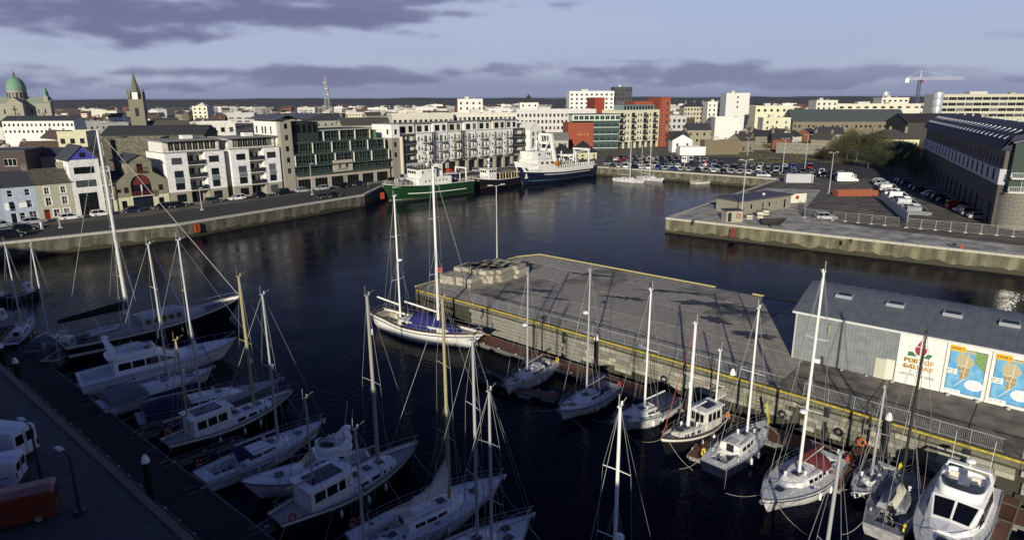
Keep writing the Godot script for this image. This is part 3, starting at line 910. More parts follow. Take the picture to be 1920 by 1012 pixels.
func sheer(d: Dictionary, t: float) -> float:
	return d.mid + ((d.bow - d.mid) * pow((t - 0.4) / 0.6, 2) if t > 0.4 else (d.stern - d.mid) * pow((0.4 - t) / 0.4, 2))

func hx(d: Dictionary, t: float, y: float) -> float:
	var f := sheer(d, t)
	return -d.L / 2 + d.L * t + d.rake * clampf(y / f, -0.3, 1.2) * smoothstep(0.55, 1.0, t) - d.rake * 0.55 * smoothstep(0.55, 1.0, t) + d.srake * clampf(y / f, -0.3, 1.2) * (1 - smoothstep(0.0, 0.15, t))

func hw(d: Dictionary, t: float, f: float) -> float:      # share of the deck's half beam at a fraction f of the freeboard
	var mid := [[-0.5, 0.0], [-0.25, 0.62], [0.0, 0.86], [0.35, 0.95], [0.7, 0.99], [1.0, 1.0], [1.3, 1.02]]
	var bow := [[-0.5, 0.0], [-0.25, 0.2], [0.0, 0.38], [0.35, 0.62], [0.7, 0.84], [1.0, 1.0], [1.3, 1.15]]
	var k := smoothstep(0.5, 1.0, t)
	for i in 6:
		if f <= mid[i + 1][0]:
			var s: float = (f - mid[i][0]) / (mid[i + 1][0] - mid[i][0])
			return lerpf(lerpf(mid[i][1], mid[i + 1][1], s), lerpf(bow[i][1], bow[i + 1][1], s), k)
	return 1.0

func hp(d: Dictionary, t: float, f: float, side: float, out := 0.0) -> Vector3:     # a point of the hull
	var y := sheer(d, t) * f
	if f < 0: y = f * 2 * d.draft
	return Vector3(hx(d, t, y), y, side * (hb(d, t) * hw(d, t, f) + out))

func make_hull(root: Node3D, d: Dictionary, m: Material, called := "hull", n := 16) -> void:
	var rows := []
	for i in n + 1:
		var t := float(i) / n
		var line := PackedVector3Array()
		for f in [1.0, 0.7, 0.35, 0.0, -0.25]: line.append(hp(d, t, f, -1))
		line.append(hp(d, t, -0.5, 0))
		for f in [-0.25, 0.0, 0.35, 0.7, 1.0]: line.append(hp(d, t, f, 1))
		rows.append(line)
	var mb := MB.new()
	mb.sheet(rows)
	mb.fan(rows[0])
	put(called, mb, m, root)

func hull_band(root: Node3D, d: Dictionary, f0: float, f1: float, m: Material, called: String, t0 := 0.0, t1 := 1.0, out := 0.012) -> void:
	var mb := MB.new()
	for s in [-1.0, 1.0]:
		var rows := []
		for i in 17:
			var t := lerpf(t0, t1, i / 16.0)
			rows.append(PackedVector3Array([hp(d, t, f0, s, out), hp(d, t, f1, s, out)]))
		mb.sheet(rows, false, s < 0)
	put(called, mb, m, root)

# deck with an optional cockpit well between stations c0 and c1
func make_deck(root: Node3D, d: Dictionary, m: Material, c0 := -1.0, c1 := -1.0, cw := 0.6, deep := 0.5, f := 0.97, floor_m: Material = null) -> void:
	var ts := []
	for i in 17: ts.append(i / 16.0)
	if c1 > 0: ts.append_array([c0 - 0.001, c0, c1, c1 + 0.001])
	ts.sort()
	var rows := []
	for t in ts:
		var y := sheer(d, t) * f
		var b := hb(d, t) * 0.985
		var x := hx(d, t, y)
		var into: bool = c1 > 0 and t >= c0 - 0.0002 and t <= c1 + 0.0002
		var c := minf(cw, b * 0.8)
		var cam := b * 0.06
		var yf := y - deep if into else y + cam
		rows.append(PackedVector3Array([Vector3(x, y, -b), Vector3(x, y + cam * 0.7, -c), Vector3(x, yf, -c * 0.97), Vector3(x, yf + (0.0 if into else cam * 0.2), 0), Vector3(x, yf, c * 0.97), Vector3(x, y + cam * 0.7, c), Vector3(x, y, b)]))
	var mb := MB.new()
	mb.facets(rows)
	put("deck", mb, m, root)

func toe_rail(root: Node3D, d: Dictionary, m: Material, r := 0.035, f := 1.0) -> void:
	var mb := MB.new()
	for s in [-1.0, 1.0]:
		var pts := []
		for i in 17: pts.append(hp(d, i / 16.0, f, s))
		mb.tube(pts, r, 5)
	mb.tube([hp(d, 0, f, -1), hp(d, 0, f, 1)], r, 5)
	put("toe_rail", mb, m, root)

func guard_rail(root: Node3D, d: Dictionary, m: Material, h := 0.62, t0 := 0.04, t1 := 0.985, r := 0.014) -> void:
	var mb := MB.new()
	var up := Vector3(0, h, 0)
	for s in [-1.0, 1.0]:
		var top := []; var mid := []
		for i in 13:
			var t := lerpf(t0, t1, i / 12.0)
			var p := hp(d, t, 1.0, s, -0.06)
			top.append(p + up); mid.append(p + up * 0.5)
			if i % 2 == 0: mb.tube([p, p + up], r, 4)
		mb.tube(top, r, 4); mb.tube(mid, r * 0.7, 4)
	mb.tube([hp(d, t1, 1, -1, -0.06) + up, hp(d, 1.0, 1, 0) + up + Vector3(0.1, 0, 0), hp(d, t1, 1, 1, -0.06) + up], r * 1.2, 5)
	mb.tube([hp(d, t0, 1, -1, -0.06) + up, hp(d, t0, 1, 1, -0.06) + up], r, 4)
	put("guard_rail", mb, m, root)

# deckhouse: stations [x, half width at base, half width at top, y of base, y of top]
func house(root: Node3D, called: String, st: Array, m: Material, cam := 0.06) -> MeshInstance3D:
	var rows := []
	for s in st:
		rows.append(PackedVector3Array([Vector3(s[0], s[3], -s[1]), Vector3(s[0], s[4] - 0.06, -s[2]), Vector3(s[0], s[4], -s[2] + 0.07), Vector3(s[0], s[4] + cam, 0), Vector3(s[0], s[4], s[2] - 0.07), Vector3(s[0], s[4] - 0.06, s[2]), Vector3(s[0], s[3], s[1])]))
	var mb := MB.new()
	mb.facets(rows)
	mb.fan(rows[0]); mb.fan(rows[-1])
	return put(called, mb, m, root)

func at_house(st: Array, x: float, f: float, side: float, out: float) -> Vector3:
	for i in st.size() - 1:
		if x <= st[i + 1][0] or i == st.size() - 2:
			var k: float = clampf((x - st[i][0]) / (st[i + 1][0] - st[i][0]), 0, 1)
			var wb := lerpf(st[i][1], st[i + 1][1], k); var wt := lerpf(st[i][2], st[i + 1][2], k)
			var y0 := lerpf(st[i][3], st[i + 1][3], k); var y1 := lerpf(st[i][4], st[i + 1][4], k)
			return Vector3(x, lerpf(y0, y1, f), side * (lerpf(wb, wt, f) + out))
	return Vector3.ZERO

# windows on both sides of a deckhouse, from xa to xb in n panes
func house_win(root: Node3D, st: Array, xa: float, xb: float, f0: float, f1: float, n := 1, gap := 0.1, m: Material = null) -> void:
	for s in [-1.0, 1.0]:
		for i in n:
			var a := lerpf(xa, xb, float(i) / n) + (gap / 2 if n > 1 else 0.0); var b := lerpf(xa, xb, float(i + 1) / n) - (gap / 2 if n > 1 else 0.0)
			var mb := MB.new()
			var p := at_house(st, a, f0, s, 0.012); var q := at_house(st, b, f0, s, 0.012); var r := at_house(st, b, f1, s, 0.012); var e := at_house(st, a, f1, s, 0.012)
			if s > 0: mb.quad(p, q, r, e)
			else: mb.quad(q, p, e, r)
			put("window", mb, m if m else boat_glass, root)

# panes across a sloping front between two stations
func house_front(root: Node3D, a: Array, b: Array, f0: float, f1: float, n := 2, m: Material = null) -> void:
	for i in n:
		var u0 := -1.0 + 2.0 * (i + 0.06) / n; var u1 := -1.0 + 2.0 * (i + 0.94) / n
		var d := Vector3(b[0] - a[0], b[4] - a[4], 0)
		var nr := Vector3(-d.y, d.x, 0).normalized() * 0.02 * signf(d.x)
		if nr.y < 0: nr = -nr
		var P := func(f: float, u: float) -> Vector3: return Vector3(lerpf(a[0], b[0], f), lerpf(a[4], b[4], f) + 0.06 * (1 - absf(u)), u * (lerpf(a[2], b[2], f) - 0.1)) + nr
		var mb := MB.new()
		mb.quad(P.call(f0, u0), P.call(f0, u1), P.call(f1, u1), P.call(f1, u0))
		put("windscreen", mb, m if m else boat_glass, root)

var boat_glass: StandardMaterial3D
var steel: StandardMaterial3D

# mast with spreaders, stays and shrouds
func rig(root: Node3D, d: Dictionary, x: float, y0: float, top: float, o := {}) -> void:
	var m: Material = o.get("mat", mt("b9bbbd", 0.4, "", 4.0, 0.0))
	var r: float = o.get("r", 0.105)
	var mb := MB.new()
	mb.tube([Vector3(x, y0, 0), Vector3(x - 0.03, lerpf(y0, top, 0.6), 0), Vector3(x - 0.06, top, 0)], r, 8, r * 0.7)
	mb.box(Vector3(x - 0.06, top + 0.06, 0), Vector3(0.4, 0.08, 0.12))
	var ms := put("mast", mb, m, root)
	var an := MB.new()
	an.tube([Vector3(x - 0.2, top, 0.0), Vector3(x - 0.2, top + 0.75, 0.0)], 0.015, 4)
	an.tube([Vector3(x + 0.1, top + 0.1, 0), Vector3(x + 0.55, top + 0.3, 0)], 0.015, 4)
	an.lathe(Vector3(x + 0.1, top + 0.1, 0), [[0.06, 0], [0.06, 0.16], [0, 0.18]], 6)
	put("masthead_fittings", an, m, ms)
	var ns: int = o.get("spreaders", 1)
	var wire := MB.new()
	var wr: float = o.get("wire", 0.016)
	var t := clampf((x + d.L / 2) / d.L, 0, 1)
	for s in [-1.0, 1.0]:
		var chain := hp(d, t - 0.02, 1.0, s, -0.08)
		var last := chain
		for k in ns:
			var h := lerpf(y0, top, (k + 1.0) / (ns + 1.0) * 1.04)
			var w := minf(hb(d, t) * 0.75, 1.1) * (1 - 0.22 * k)
			var tip := Vector3(x - 0.15, h + 0.06, s * w)
			var sp := MB.new()
			sp.tube([Vector3(x - 0.02, h, 0), tip], 0.035, 5, 0.025)
			put("spreader", sp, m, ms)
			wire.tube([last, tip], wr, 4)
			last = tip
		wire.tube([last, Vector3(x - 0.05, top - 0.1, s * 0.06)], wr, 4)
		wire.tube([hp(d, t + 0.04, 1.0, s, -0.1), Vector3(x, lerpf(y0, top, 0.52), s * 0.06)], wr, 4)
		wire.tube([hp(d, t - 0.09, 1.0, s, -0.1), Vector3(x, lerpf(y0, top, 0.52), s * 0.06)], wr, 4)
	var fore: float = o.get("fore", d.L / 2 + d.rake * 0.4)
	var aft: float = o.get("aft", -d.L / 2)
	if o.get("furl", false) and fore > -90:
		var fu := MB.new()
		var a := Vector3(fore, sheer(d, 1.0) + 0.15, 0); var b := Vector3(x + 0.1, top - 0.2, 0)
		fu.tube([a, a.lerp(b, 0.1), a.lerp(b, 0.5), a.lerp(b, 0.97)], 0.045, 6, 0.025)
		put("furled_jib", fu, o.get("furl_mat", mt("d9d8d2", 0.8)), ms)
	elif fore > -90: wire.tube([Vector3(fore, sheer(d, 1.0), 0), Vector3(x, top - 0.1, 0)], wr, 4)
	if aft > -90: wire.tube([Vector3(aft, sheer(d, 0.0), 0), Vector3(x - 0.1, top, 0)], wr, 4)
	put("standing_rigging", wire, mt("8f9294", 0.4, "", 4.0, 0.4), ms)
	var bl: float = o.get("boom", 0.0)
	if bl > 0:
		var by: float = o.get("boom_y", y0 + 1.3)
		var bm := MB.new()
		bm.tube([Vector3(x - 0.12, by, 0), Vector3(x - bl, by + 0.1, 0)], 0.075, 7)
		var bn := put("boom", bm, m, root)
		if o.has("cover"):
			var cv := MB.new()
			var rows := []
			for k in 8:
				var u := k / 7.0
				var hgt := lerpf(0.62, 0.24, u) * (0.6 if k == 7 else 1.0)
				var line := PackedVector3Array()
				for q in 8:
					var a := TAU * q / 8
					line.append(Vector3(x - 0.05 - bl * 0.98 * u, by + 0.08 + 0.1 * u + hgt * 0.4 + sin(a) * hgt * 0.55, cos(a) * (0.17 - 0.06 * u)))
				rows.append(line)
			cv.sheet(rows, true); cv.fan(rows[0]); cv.fan(rows[-1])
			put("sail_cover", cv, mt(o.cover, 0.9, "fine", 1.0), bn)
	if o.get("radar", 0.0) > 0.0:
		var ry: float = lerpf(y0, top, o.radar)
		var rd := MB.new()
		rd.lathe(Vector3(x + 0.42, ry, 0), [[0.0, 0], [0.27, 0.02], [0.3, 0.12], [0.24, 0.22], [0.0, 0.26]], 10)
		rd.box(Vector3(x + 0.2, ry - 0.02, 0), Vector3(0.4, 0.05, 0.2))
		put("radar_dome", rd, mt("e8e8e6", 0.5), ms)
	if o.get("reflector", 0.0) > 0.0:
		var ry: float = lerpf(y0, top, o.reflector)
		var rd := MB.new()
		rd.lathe(Vector3(x + 0.16, ry, 0.0), [[0.0, 0], [0.09, 0.04], [0.1, 0.45], [0.0, 0.5]], 7)
		put("radar_reflector", rd, mt("e8e8e6", 0.5), ms)

func fenders(root: Node3D, d: Dictionary, ts: Array, hex := "e2e2dc") -> void:
	for q in ts:
		var s := signf(q); var t := absf(q)
		var p := hp(d, t, 0.55, s, 0.1)
		var mb := MB.new()
		mb.lathe(Vector3(p.x, p.y - 0.3, p.z), [[0, 0], [0.1, 0.05], [0.11, 0.3], [0.09, 0.52], [0.03, 0.58], [0, 0.6]], 8)
		mb.tube([Vector3(p.x, p.y + 0.28, p.z), hp(d, t, 1.0, s)], 0.012, 4)
		put("fender", mb, mt(hex, 0.5), root)

func boat_root(called: String, label: String, stern: Vector3, bow: Vector3, group := "", cat := "sailing boat") -> Node3D:
	return thing(called, label, cat, Vector3((stern.x + bow.x) / 2, 0, (stern.z + bow.z) / 2), hd(heading(stern, bow)), group)

# a sloop or ketch with a low coachroof
func yacht(label: String, stern: Vector3, bow: Vector3, o: Dictionary) -> Node3D:
	var L := stern.distance_to(bow)
	var root := boat_root(o.get("called", "sailing_yacht"), label, stern, bow, o.get("group", "yachts moored in the marina"))
	var d := hull_fn({"L": L, "B": o.get("B", L * 0.3 + 0.15), "bow": o.get("bow", 0.75 + L * 0.062), "mid": o.get("mid", 0.55 + L * 0.045), "stern": o.get("stern", 0.6 + L * 0.045), "rake": L * 0.09})
	for k in ["tr", "srake", "pw", "rake"]:
		if o.has(k): d[k] = o[k]
	var hm := mt(o.get("hull", "e4e4e2"), 0.3, "stain", 3.0)
	var dm := mt(o.get("deck", "d9d9d5"), 0.65, "mottle", 3.0)
	make_hull(root, d, hm)
	hull_band(root, d, -0.2, 0.09, mt(o.get("boot", "262b45"), 0.5), "boot_stripe")
	if o.get("stripe", "") != "": hull_band(root, d, o.get("s0", 0.8), o.get("s1", 0.9), mt(o.stripe, 0.4), "sheer_stripe")
	make_deck(root, d, dm, 0.07, 0.27, L * 0.075, 0.45)
	toe_rail(root, d, mt(o.get("toe", "8a8d90"), 0.5))
	guard_rail(root, d, steel)
	# coachroof
	var ca: float = -L / 2 + L * 0.28; var cb: float = -L / 2 + L * o.get("cab_to", 0.72)
	var y0 := sheer(d, 0.45) * 0.96
	var ch: float = o.get("cab_h", 0.42 + L * 0.012)
	var bw := d.B as float
	var st := [[ca, bw * 0.31, bw * 0.27, y0, y0 + ch], [lerpf(ca, cb, 0.4), bw * 0.32, bw * 0.27, y0, y0 + ch], [lerpf(ca, cb, 0.8), bw * 0.25, bw * 0.19, y0, y0 + ch * 0.85], [cb, bw * 0.16, bw * 0.09, y0, y0 + ch * 0.3]]
	var cab := house(root, "coachroof", st, mt(o.get("cabin", "e6e6e3"), 0.45, "mottle", 5.0), 0.07)
	house_win(cab, st, lerpf(ca, cb, 0.08), lerpf(ca, cb, 0.62), 0.35, 0.78, o.get("panes", 2), 0.14)
	# hatches, companionway slide, winches, wheel or tiller
	var hm2 := mt("22262c", 0.25)
	for q in [[lerpf(ca, cb, 0.62), 0.0, st[1][4] + 0.03], [lerpf(cb, L / 2, 0.28), 0.0, sheer(d, 0.78) * 0.97 + 0.09]]:
		var mb := MB.new()
		mb.bx(q[0] - 0.28, q[2], -0.27, q[0] + 0.28, q[2] + 0.06, 0.27)
		put("hatch", mb, hm2, root)
	var sl := MB.new()
	sl.bx(ca - 0.02, st[0][4] + 0.03, -0.36, ca + 0.8, st[0][4] + 0.12, 0.36)
	put("companionway_slide", sl, mt("b9b8b2", 0.5), root)
	var dr := MB.new()
	dr.bx(ca - 0.03, y0 - 0.2, -0.3, ca - 0.012, st[0][4] + 0.02, 0.3)
	put("companionway", dr, mt("1f2022", 0.5), root)
	for s in [-1, 1]:
		var hr := MB.new()
		hr.tube([Vector3(ca + 0.3, st[0][4] + 0.1, s * st[0][2] * 0.8), Vector3(lerpf(ca, cb, 0.6), st[1][4] + 0.1, s * st[1][2] * 0.8)], 0.02, 5)
		put("handrail", hr, mt("6b5236", 0.6), root)
		var wn := MB.new()
		wn.lathe(Vector3(-L / 2 + L * 0.2, sheer(d, 0.2) + 0.02, s * hb(d, 0.2) * 0.78), [[0.1, 0], [0.07, 0.08], [0.1, 0.2], [0, 0.21]], 8)
		put("winch", wn, steel, root)
	var wh := MB.new()
	var wp := Vector3(-L / 2 + L * 0.12, sheer(d, 0.1) * 0.97 + 0.1, 0)
	wh.tube([wp - Vector3(0, 0.5, 0), wp], 0.06, 6)
	var ring := []
	for k in 13: ring.append(wp + Vector3(-0.08, sin(TAU * k / 12) * 0.4, cos(TAU * k / 12) * 0.4))
	wh.tube(ring, 0.02, 4)
	put("steering_wheel", wh, steel, root)
	if o.has("hood"):      # canvas sprayhood over the companionway
		var rows := []
		for k in 6:
			var u := k / 5.0
			var x := ca - 0.5 + 1.3 * u
			var hh := (0.75 if u < 0.7 else lerpf(0.75, 0.05, (u - 0.7) / 0.3))
			var line := PackedVector3Array()
			for q in 9:
				var a := PI * q / 8
				line.append(Vector3(x, st[0][4] - 0.1 + sin(a) * hh, -cos(a) * bw * 0.3))
			rows.append(line)
		var mb := MB.new()
		mb.sheet(rows)
		put("sprayhood", mb, mt(o.hood, 0.9, "fine", 1.0), root)
	if o.has("canopy"):    # cockpit tent
		var rows := []
		for k in 7:
			var u := k / 6.0
			var x := -L / 2 + L * 0.03 + (L * 0.33) * u
			var hh := 1.25 * (0.75 + 0.25 * sin(PI * u)) if u < 0.95 else 0.55
			var line := PackedVector3Array()
			for q in 11:
				var a := PI * q / 10
				line.append(Vector3(x, sheer(d, 0.15) + pow(sin(a), 0.55) * hh, -cos(a) * hb(d, 0.2) * 0.88))
			rows.append(line)
		var mb := MB.new()
		mb.sheet(rows); mb.fan(rows[0]); mb.fan(rows[-1])
		var cn := put("cockpit_canopy", mb, mt(o.canopy, 0.9, "fine", 1.2), root)
		if o.get("canopy_windows", false):
			for s in [-1.0, 1.0]:
				for k in 2:
					var w := MB.new()
					var x0 := -L / 2 + L * (0.08 + 0.13 * k); var x1 := x0 + L * 0.1
					var zz := hb(d, 0.2) * 0.87
					w.quad(Vector3(x0, sheer(d, 0.15) + 0.42, s * zz), Vector3(x1, sheer(d, 0.15) + 0.42, s * zz), Vector3(x1, sheer(d, 0.15) + 0.98, s * zz * 0.9), Vector3(x0, sheer(d, 0.15) + 0.98, s * zz * 0.9))
					put("clear_panel", w, mt("6e7276", 0.2), cn)
	var mx: float = -L / 2 + L * o.get("mast_at", 0.57)
	var top: float = o.get("mast", L * 1.4)
	var ro := {"boom": L * 0.36, "boom_y": y0 + ch + 0.75, "spreaders": 1 if top < 13.8 else 2}
	for k in ["cover", "radar", "reflector", "furl", "furl_mat", "spreaders", "r", "boom", "wire"]:
		if o.has(k): ro[k] = o[k]
	if o.has("mast_mat"): ro["mat"] = o.mast_mat
	rig(root, d, mx, y0 + 0.2, top, ro)
	if o.has("mizzen"):
		rig(root, d, -L / 2 + L * o.get("mizzen_at", 0.14), y0, o.mizzen, {"boom": L * 0.2, "boom_y": y0 + 1.5, "spreaders": 1, "furl": false, "fore": -99, "aft": -99, "mat": o.get("mast_mat", mt("b9bbbd", 0.4)), "r": 0.07})
	clutter(root, d, y0 + ch)
	fenders(root, d, o.get("fenders", [0.35, 0.5, -0.4, -0.55]))
	var an := MB.new()     # anchor on the bow roller
	var bt := hp(d, 1.0, 1.0, 0)
	an.bar(bt + Vector3(-0.3, 0.08, 0), bt + Vector3(0.25, 0.02, 0), 0.06, 0.06)
	an.bar(bt + Vector3(0.25, 0.02, 0), bt + Vector3(0.05, -0.3, 0), 0.16, 0.05)
	put("anchor", an, steel, root)
	return root

# a motor sailer with a wheelhouse and two masts
func motor_sailer(label: String, stern: Vector3, bow: Vector3, o: Dictionary) -> Node3D:
	var L := stern.distance_to(bow)
	var root := boat_root("motor_sailer", label, stern, bow, "wooden motor sailers moored in the marina")
	var d := hull_fn({"L": L, "B": L * 0.3 + 0.2, "bow": 1.0 + L * 0.06, "mid": 0.6 + L * 0.05, "stern": 0.75 + L * 0.05, "tr": 0.5, "rake": L * 0.08, "srake": -0.5})
	make_hull(root, d, mt(o.get("hull", "17181c"), 0.35))
	hull_band(root, d, 1.0, 1.2, mt(o.get("bulwark", "d6d6d2"), 0.5), "bulwark", 0.0, 1.0, 0.0)
	hull_band(root, d, 0.93, 1.0, mt("5a4630", 0.6), "rubbing_strake", 0.0, 1.0, 0.03)
	make_deck(root, d, mt(o.get("deck", "a9a79d"), 0.8, "mottle", 2.0), -1, -1, 0.6, 0.4, 0.96)
	toe_rail(root, d, mt("5f4a33", 0.6), 0.04, 1.2)
	guard_rail(root, d, steel, 0.85)
	var y0 := sheer(d, 0.3) * 0.96
	var bw := d.B as float
	var wa := -L * 0.36; var wb := -L * 0.06
	var st := [[wa, bw * 0.34, bw * 0.31, y0, y0 + 1.75], [lerpf(wa, wb, 0.85), bw * 0.34, bw * 0.31, y0, y0 + 1.8], [wb, bw * 0.31, bw * 0.27, y0, y0 + 1.78]]
	var wh := house(root, "wheelhouse", st, mt(o.get("house", "e4e4e1"), 0.45, "mottle", 4.0), 0.1)
	house_win(wh, st, wa + 0.2, wb - 0.35, 0.48, 0.86, 3, 0.14)
	var fr := MB.new()
	for k in 3:
		var z0: float = st[2][2] * (-0.92 + 0.64 * k); var z1: float = z0 + st[2][2] * 0.55
		fr.quad(Vector3(wb + 0.015, y0 + 0.85, z0), Vector3(wb + 0.015, y0 + 0.85, z1), Vector3(wb + 0.015, y0 + 1.55, z1), Vector3(wb + 0.015, y0 + 1.55, z0))
	put("windscreen", fr, boat_glass, wh)
	var rf := MB.new()
	rf.bx(wa - 0.25, y0 + 1.84, -bw * 0.35, wb + 0.2, y0 + 1.92, bw * 0.35)
	var rp := put("roof", rf, mt(o.get("roof", "dfdfdb"), 0.5), wh)
	var pn := MB.new()
	pn.bx(wa + 0.4, y0 + 1.92, -bw * 0.2, wb - 0.6, y0 + 2.0, bw * 0.2)
	put("solar_panel", pn, mt("1c1f29", 0.2), rp)
	var s2 := [[wb + 0.02, bw * 0.33, bw * 0.3, y0, y0 + 0.62], [lerpf(wb, L / 2, 0.5), bw * 0.28, bw * 0.24, y0 + 0.05, y0 + 0.66], [lerpf(wb, L / 2, 0.66), bw * 0.2, bw * 0.16, y0 + 0.1, y0 + 0.6]]
	var tr := house(root, "trunk_cabin", s2, mt(o.get("house", "e4e4e1"), 0.45, "mottle", 4.0), 0.08)
	house_win(tr, s2, wb + 0.3, lerpf(wb, L / 2, 0.58), 0.35, 0.75, 3, 0.3)
	for k in 3:
		var hb2 := MB.new()
		var x := wb + 0.5 + k * L * 0.1
		hb2.bx(x, y0 + 0.7, -0.3, x + 0.5, y0 + 0.8, 0.3)
		put("hatch", hb2, mt("2a2b2e", 0.3), root)
	var mm: Material = o.get("mast_mat", mt("a3925c", 0.5, "fine", 1.5))
	rig(root, d, -L / 2 + L * o.get("mast_at", 0.62), y0 + 0.3, o.get("mast", 12.0), {"mat": mm, "r": 0.16, "boom": L * 0.3, "boom_y": y0 + 2.2, "spreaders": 1, "reflector": o.get("reflector", 0.0), "radar": o.get("radar", 0.0), "furl": o.has("jib"), "furl_mat": mt(o.get("jib", "c9c6bc"), 0.8), "aft": -99})
	if o.has("mizzen"):
		rig(root, d, -L / 2 + L * o.get("mizzen_at", 0.1), y0, o.mizzen, {"mat": o.get("mizzen_mat", mm), "r": 0.09, "boom": L * 0.18, "boom_y": y0 + 2.0, "spreaders": 1, "furl": false, "fore": -99, "reflector": o.get("miz_reflector", 0.0)})
	clutter(root, d, y0 + 0.7)
	fenders(root, d, [0.3, 0.5, 0.65, -0.35, -0.55])
	return root

# a white motor cruiser with a flybridge
func cruiser(label: String, stern: Vector3, bow: Vector3, o: Dictionary) -> Node3D:
	var L := stern.distance_to(bow)
	var root := boat_root("motor_cruiser", label, stern, bow, "motor cruisers moored in the marina", "motor boat")
	var d := hull_fn({"L": L, "B": L * 0.3 + 0.5, "bow": 1.1 + L * 0.07, "mid": 0.8 + L * 0.05, "stern": 0.7 + L * 0.045, "tr": 0.92, "rake": L * 0.13, "srake": -0.1, "pw": 2.4})
	var hm := mt(o.get("hull", "e4e4e4"), 0.25)
	make_hull(root, d, hm)
	hull_band(root, d, -0.2, 0.1, mt("232a48", 0.4), "boot_stripe")
	hull_band(root, d, 0.86, 0.93, mt(o.get("stripe", "2c3350"), 0.4), "rubbing_strake", 0, 1, 0.02)
	make_deck(root, d, mt("dcdcda", 0.5, "mottle", 3.0), 0.02, 0.2, L * 0.11, 0.5)
	toe_rail(root, d, steel, 0.03)
	var gr := MB.new()
	for s in [-1.0, 1.0]:
		var pts := []
		for i in 11:
			var t := lerpf(0.4, 0.99, i / 10.0)
			var p := hp(d, t, 1.0, s, -0.08)
			pts.append(p + Vector3(0, 0.55 + 0.2 * i / 10.0, 0))
			gr.tube([p, pts[-1]], 0.014, 4)
		gr.tube(pts, 0.02, 5)
	put("bow_rail", gr, steel, root)
	var y0 := sheer(d, 0.4) * 0.96
	var bw := d.B as float
	var a := -L / 2 + L * 0.2
	var e: float = -L / 2 + L * o.get("house_to", 0.74)
	var ws := lerpf(a, e, 0.55); var hh: float = o.get("house_h", 1.35)
	var st := [[a, bw * 0.41, bw * 0.36, y0, y0 + hh], [ws, bw * 0.4, bw * 0.34, y0, y0 + hh], [lerpf(ws, e, 0.62), bw * 0.33, bw * 0.26, y0 + 0.1, y0 + 0.5], [e, bw * 0.2, bw * 0.12, y0 + 0.2, y0 + 0.42]]
	var cab := house(root, "saloon", st, mt("e6e6e4", 0.3), 0.08)
	house_win(cab, st, a + 0.3, ws - 0.1, 0.36, 0.86, o.get("panes", 2), 0.12)
	house_front(cab, st[1], st[2], 0.1, 0.88, 2)
	for s in [-1.0, 1.0]:
		var q := MB.new()
		q.tri(Vector3(ws + 0.05, y0 + hh * 0.4, s * bw * 0.385), Vector3(lerpf(ws, e, 0.5), y0 + 0.45, s * bw * 0.345), Vector3(ws + 0.08, y0 + hh * 0.85, s * bw * 0.355))
		put("quarter_window", q, boat_glass, cab)
	var ht := MB.new()
	ht.bx(lerpf(e, L / 2, 0.2), sheer(d, 0.8) + 0.05, -0.3, lerpf(e, L / 2, 0.2) + 0.6, sheer(d, 0.8) + 0.13, 0.3)
	put("hatch", ht, mt("20242a", 0.2), root)
	# flybridge: coaming, seats, screen, arch
	var f0 := a - 0.4; var f1 := ws - 0.1
	var yf := y0 + hh + 0.02
	var fb := MB.new()
	var rows := []
	for q in [[1.0, 0.0], [1.04, 0.35], [1.02, 0.62], [0.9, 0.62], [0.88, 0.12]]:
		var line := PackedVector3Array()
		for k in 24:
			var an := TAU * k / 24
			var cx := lerpf(f0, f1, 0.5); var rx := (f1 - f0) / 2
			var px: float = signf(cos(an)) * pow(absf(cos(an)), 0.5) * rx * q[0]
			var pz: float = signf(sin(an)) * pow(absf(sin(an)), 0.5) * bw * 0.35 * q[0] * (1.0 - 0.14 * (cos(an) + 1) / 2)
			line.append(Vector3(cx + px, yf + q[1] * (1.0 if cos(an) > -0.2 else 0.6), pz))
		rows.append(line)
	fb.sheet(rows, true)
	fb.fan(rows[4])
	var fly := put("flybridge", fb, mt("e8e8e6", 0.3), root)
	for k in 2:
		var stt := MB.new()
		stt.lathe(Vector3(lerpf(f0, f1, 0.55), yf + 0.1, (k - 0.5) * bw * 0.3), [[0.3, 0], [0.32, 0.4], [0.28, 0.45], [0, 0.46]], 10)
		stt.box(Vector3(lerpf(f0, f1, 0.55) - 0.28, yf + 0.65, (k - 0.5) * bw * 0.3), Vector3(0.12, 0.5, 0.5))
		put("helm_seat", stt, mt("cfcabb", 0.7), fly)
	var sc := MB.new()
	var srow := [PackedVector3Array(), PackedVector3Array()]
	for k in 9:
		var an := -1.0 + 2.0 * k / 8.0
		var x := f1 - 0.1 - absf(an) * absf(an) * 0.9
		srow[0].append(Vector3(x, yf + 0.6, an * bw * 0.29)); srow[1].append(Vector3(x - 0.2, yf + 0.9, an * bw * 0.28))
	sc.sheet(srow)
	put("fly_screen", sc, mt("2a2e33", 0.15), fly)
	var ar := MB.new()
	var ax := f0 + 0.5
	var ah: float = o.get("arch", 1.1)
	for s in [-1.0, 1.0]:
		var p := [Vector3(ax + 0.7, yf + 0.3, s * bw * 0.36), Vector3(ax - 0.1, yf + 0.3, s * bw * 0.36), Vector3(ax - 0.5, yf + ah, s * bw * 0.3), Vector3(ax - 0.1, yf + ah, s * bw * 0.3)]
		for w in [0.0, 0.12]:
			var z := Vector3(0, 0, -s * w)
			ar.quad(p[0] + z, p[1] + z, p[2] + z, p[3] + z)
		for k in 4: ar.quad(p[k], p[(k + 1) % 4], p[(k + 1) % 4] + Vector3(0, 0, -s * 0.12), p[k] + Vector3(0, 0, -s * 0.12))
	ar.bx(ax - 0.5, yf + ah - 0.002, -bw * 0.3, ax - 0.1, yf + ah + 0.1, bw * 0.3)
	var arn := put("radar_arch", ar, mt("e6e6e4", 0.35), root)
	var rd := MB.new()
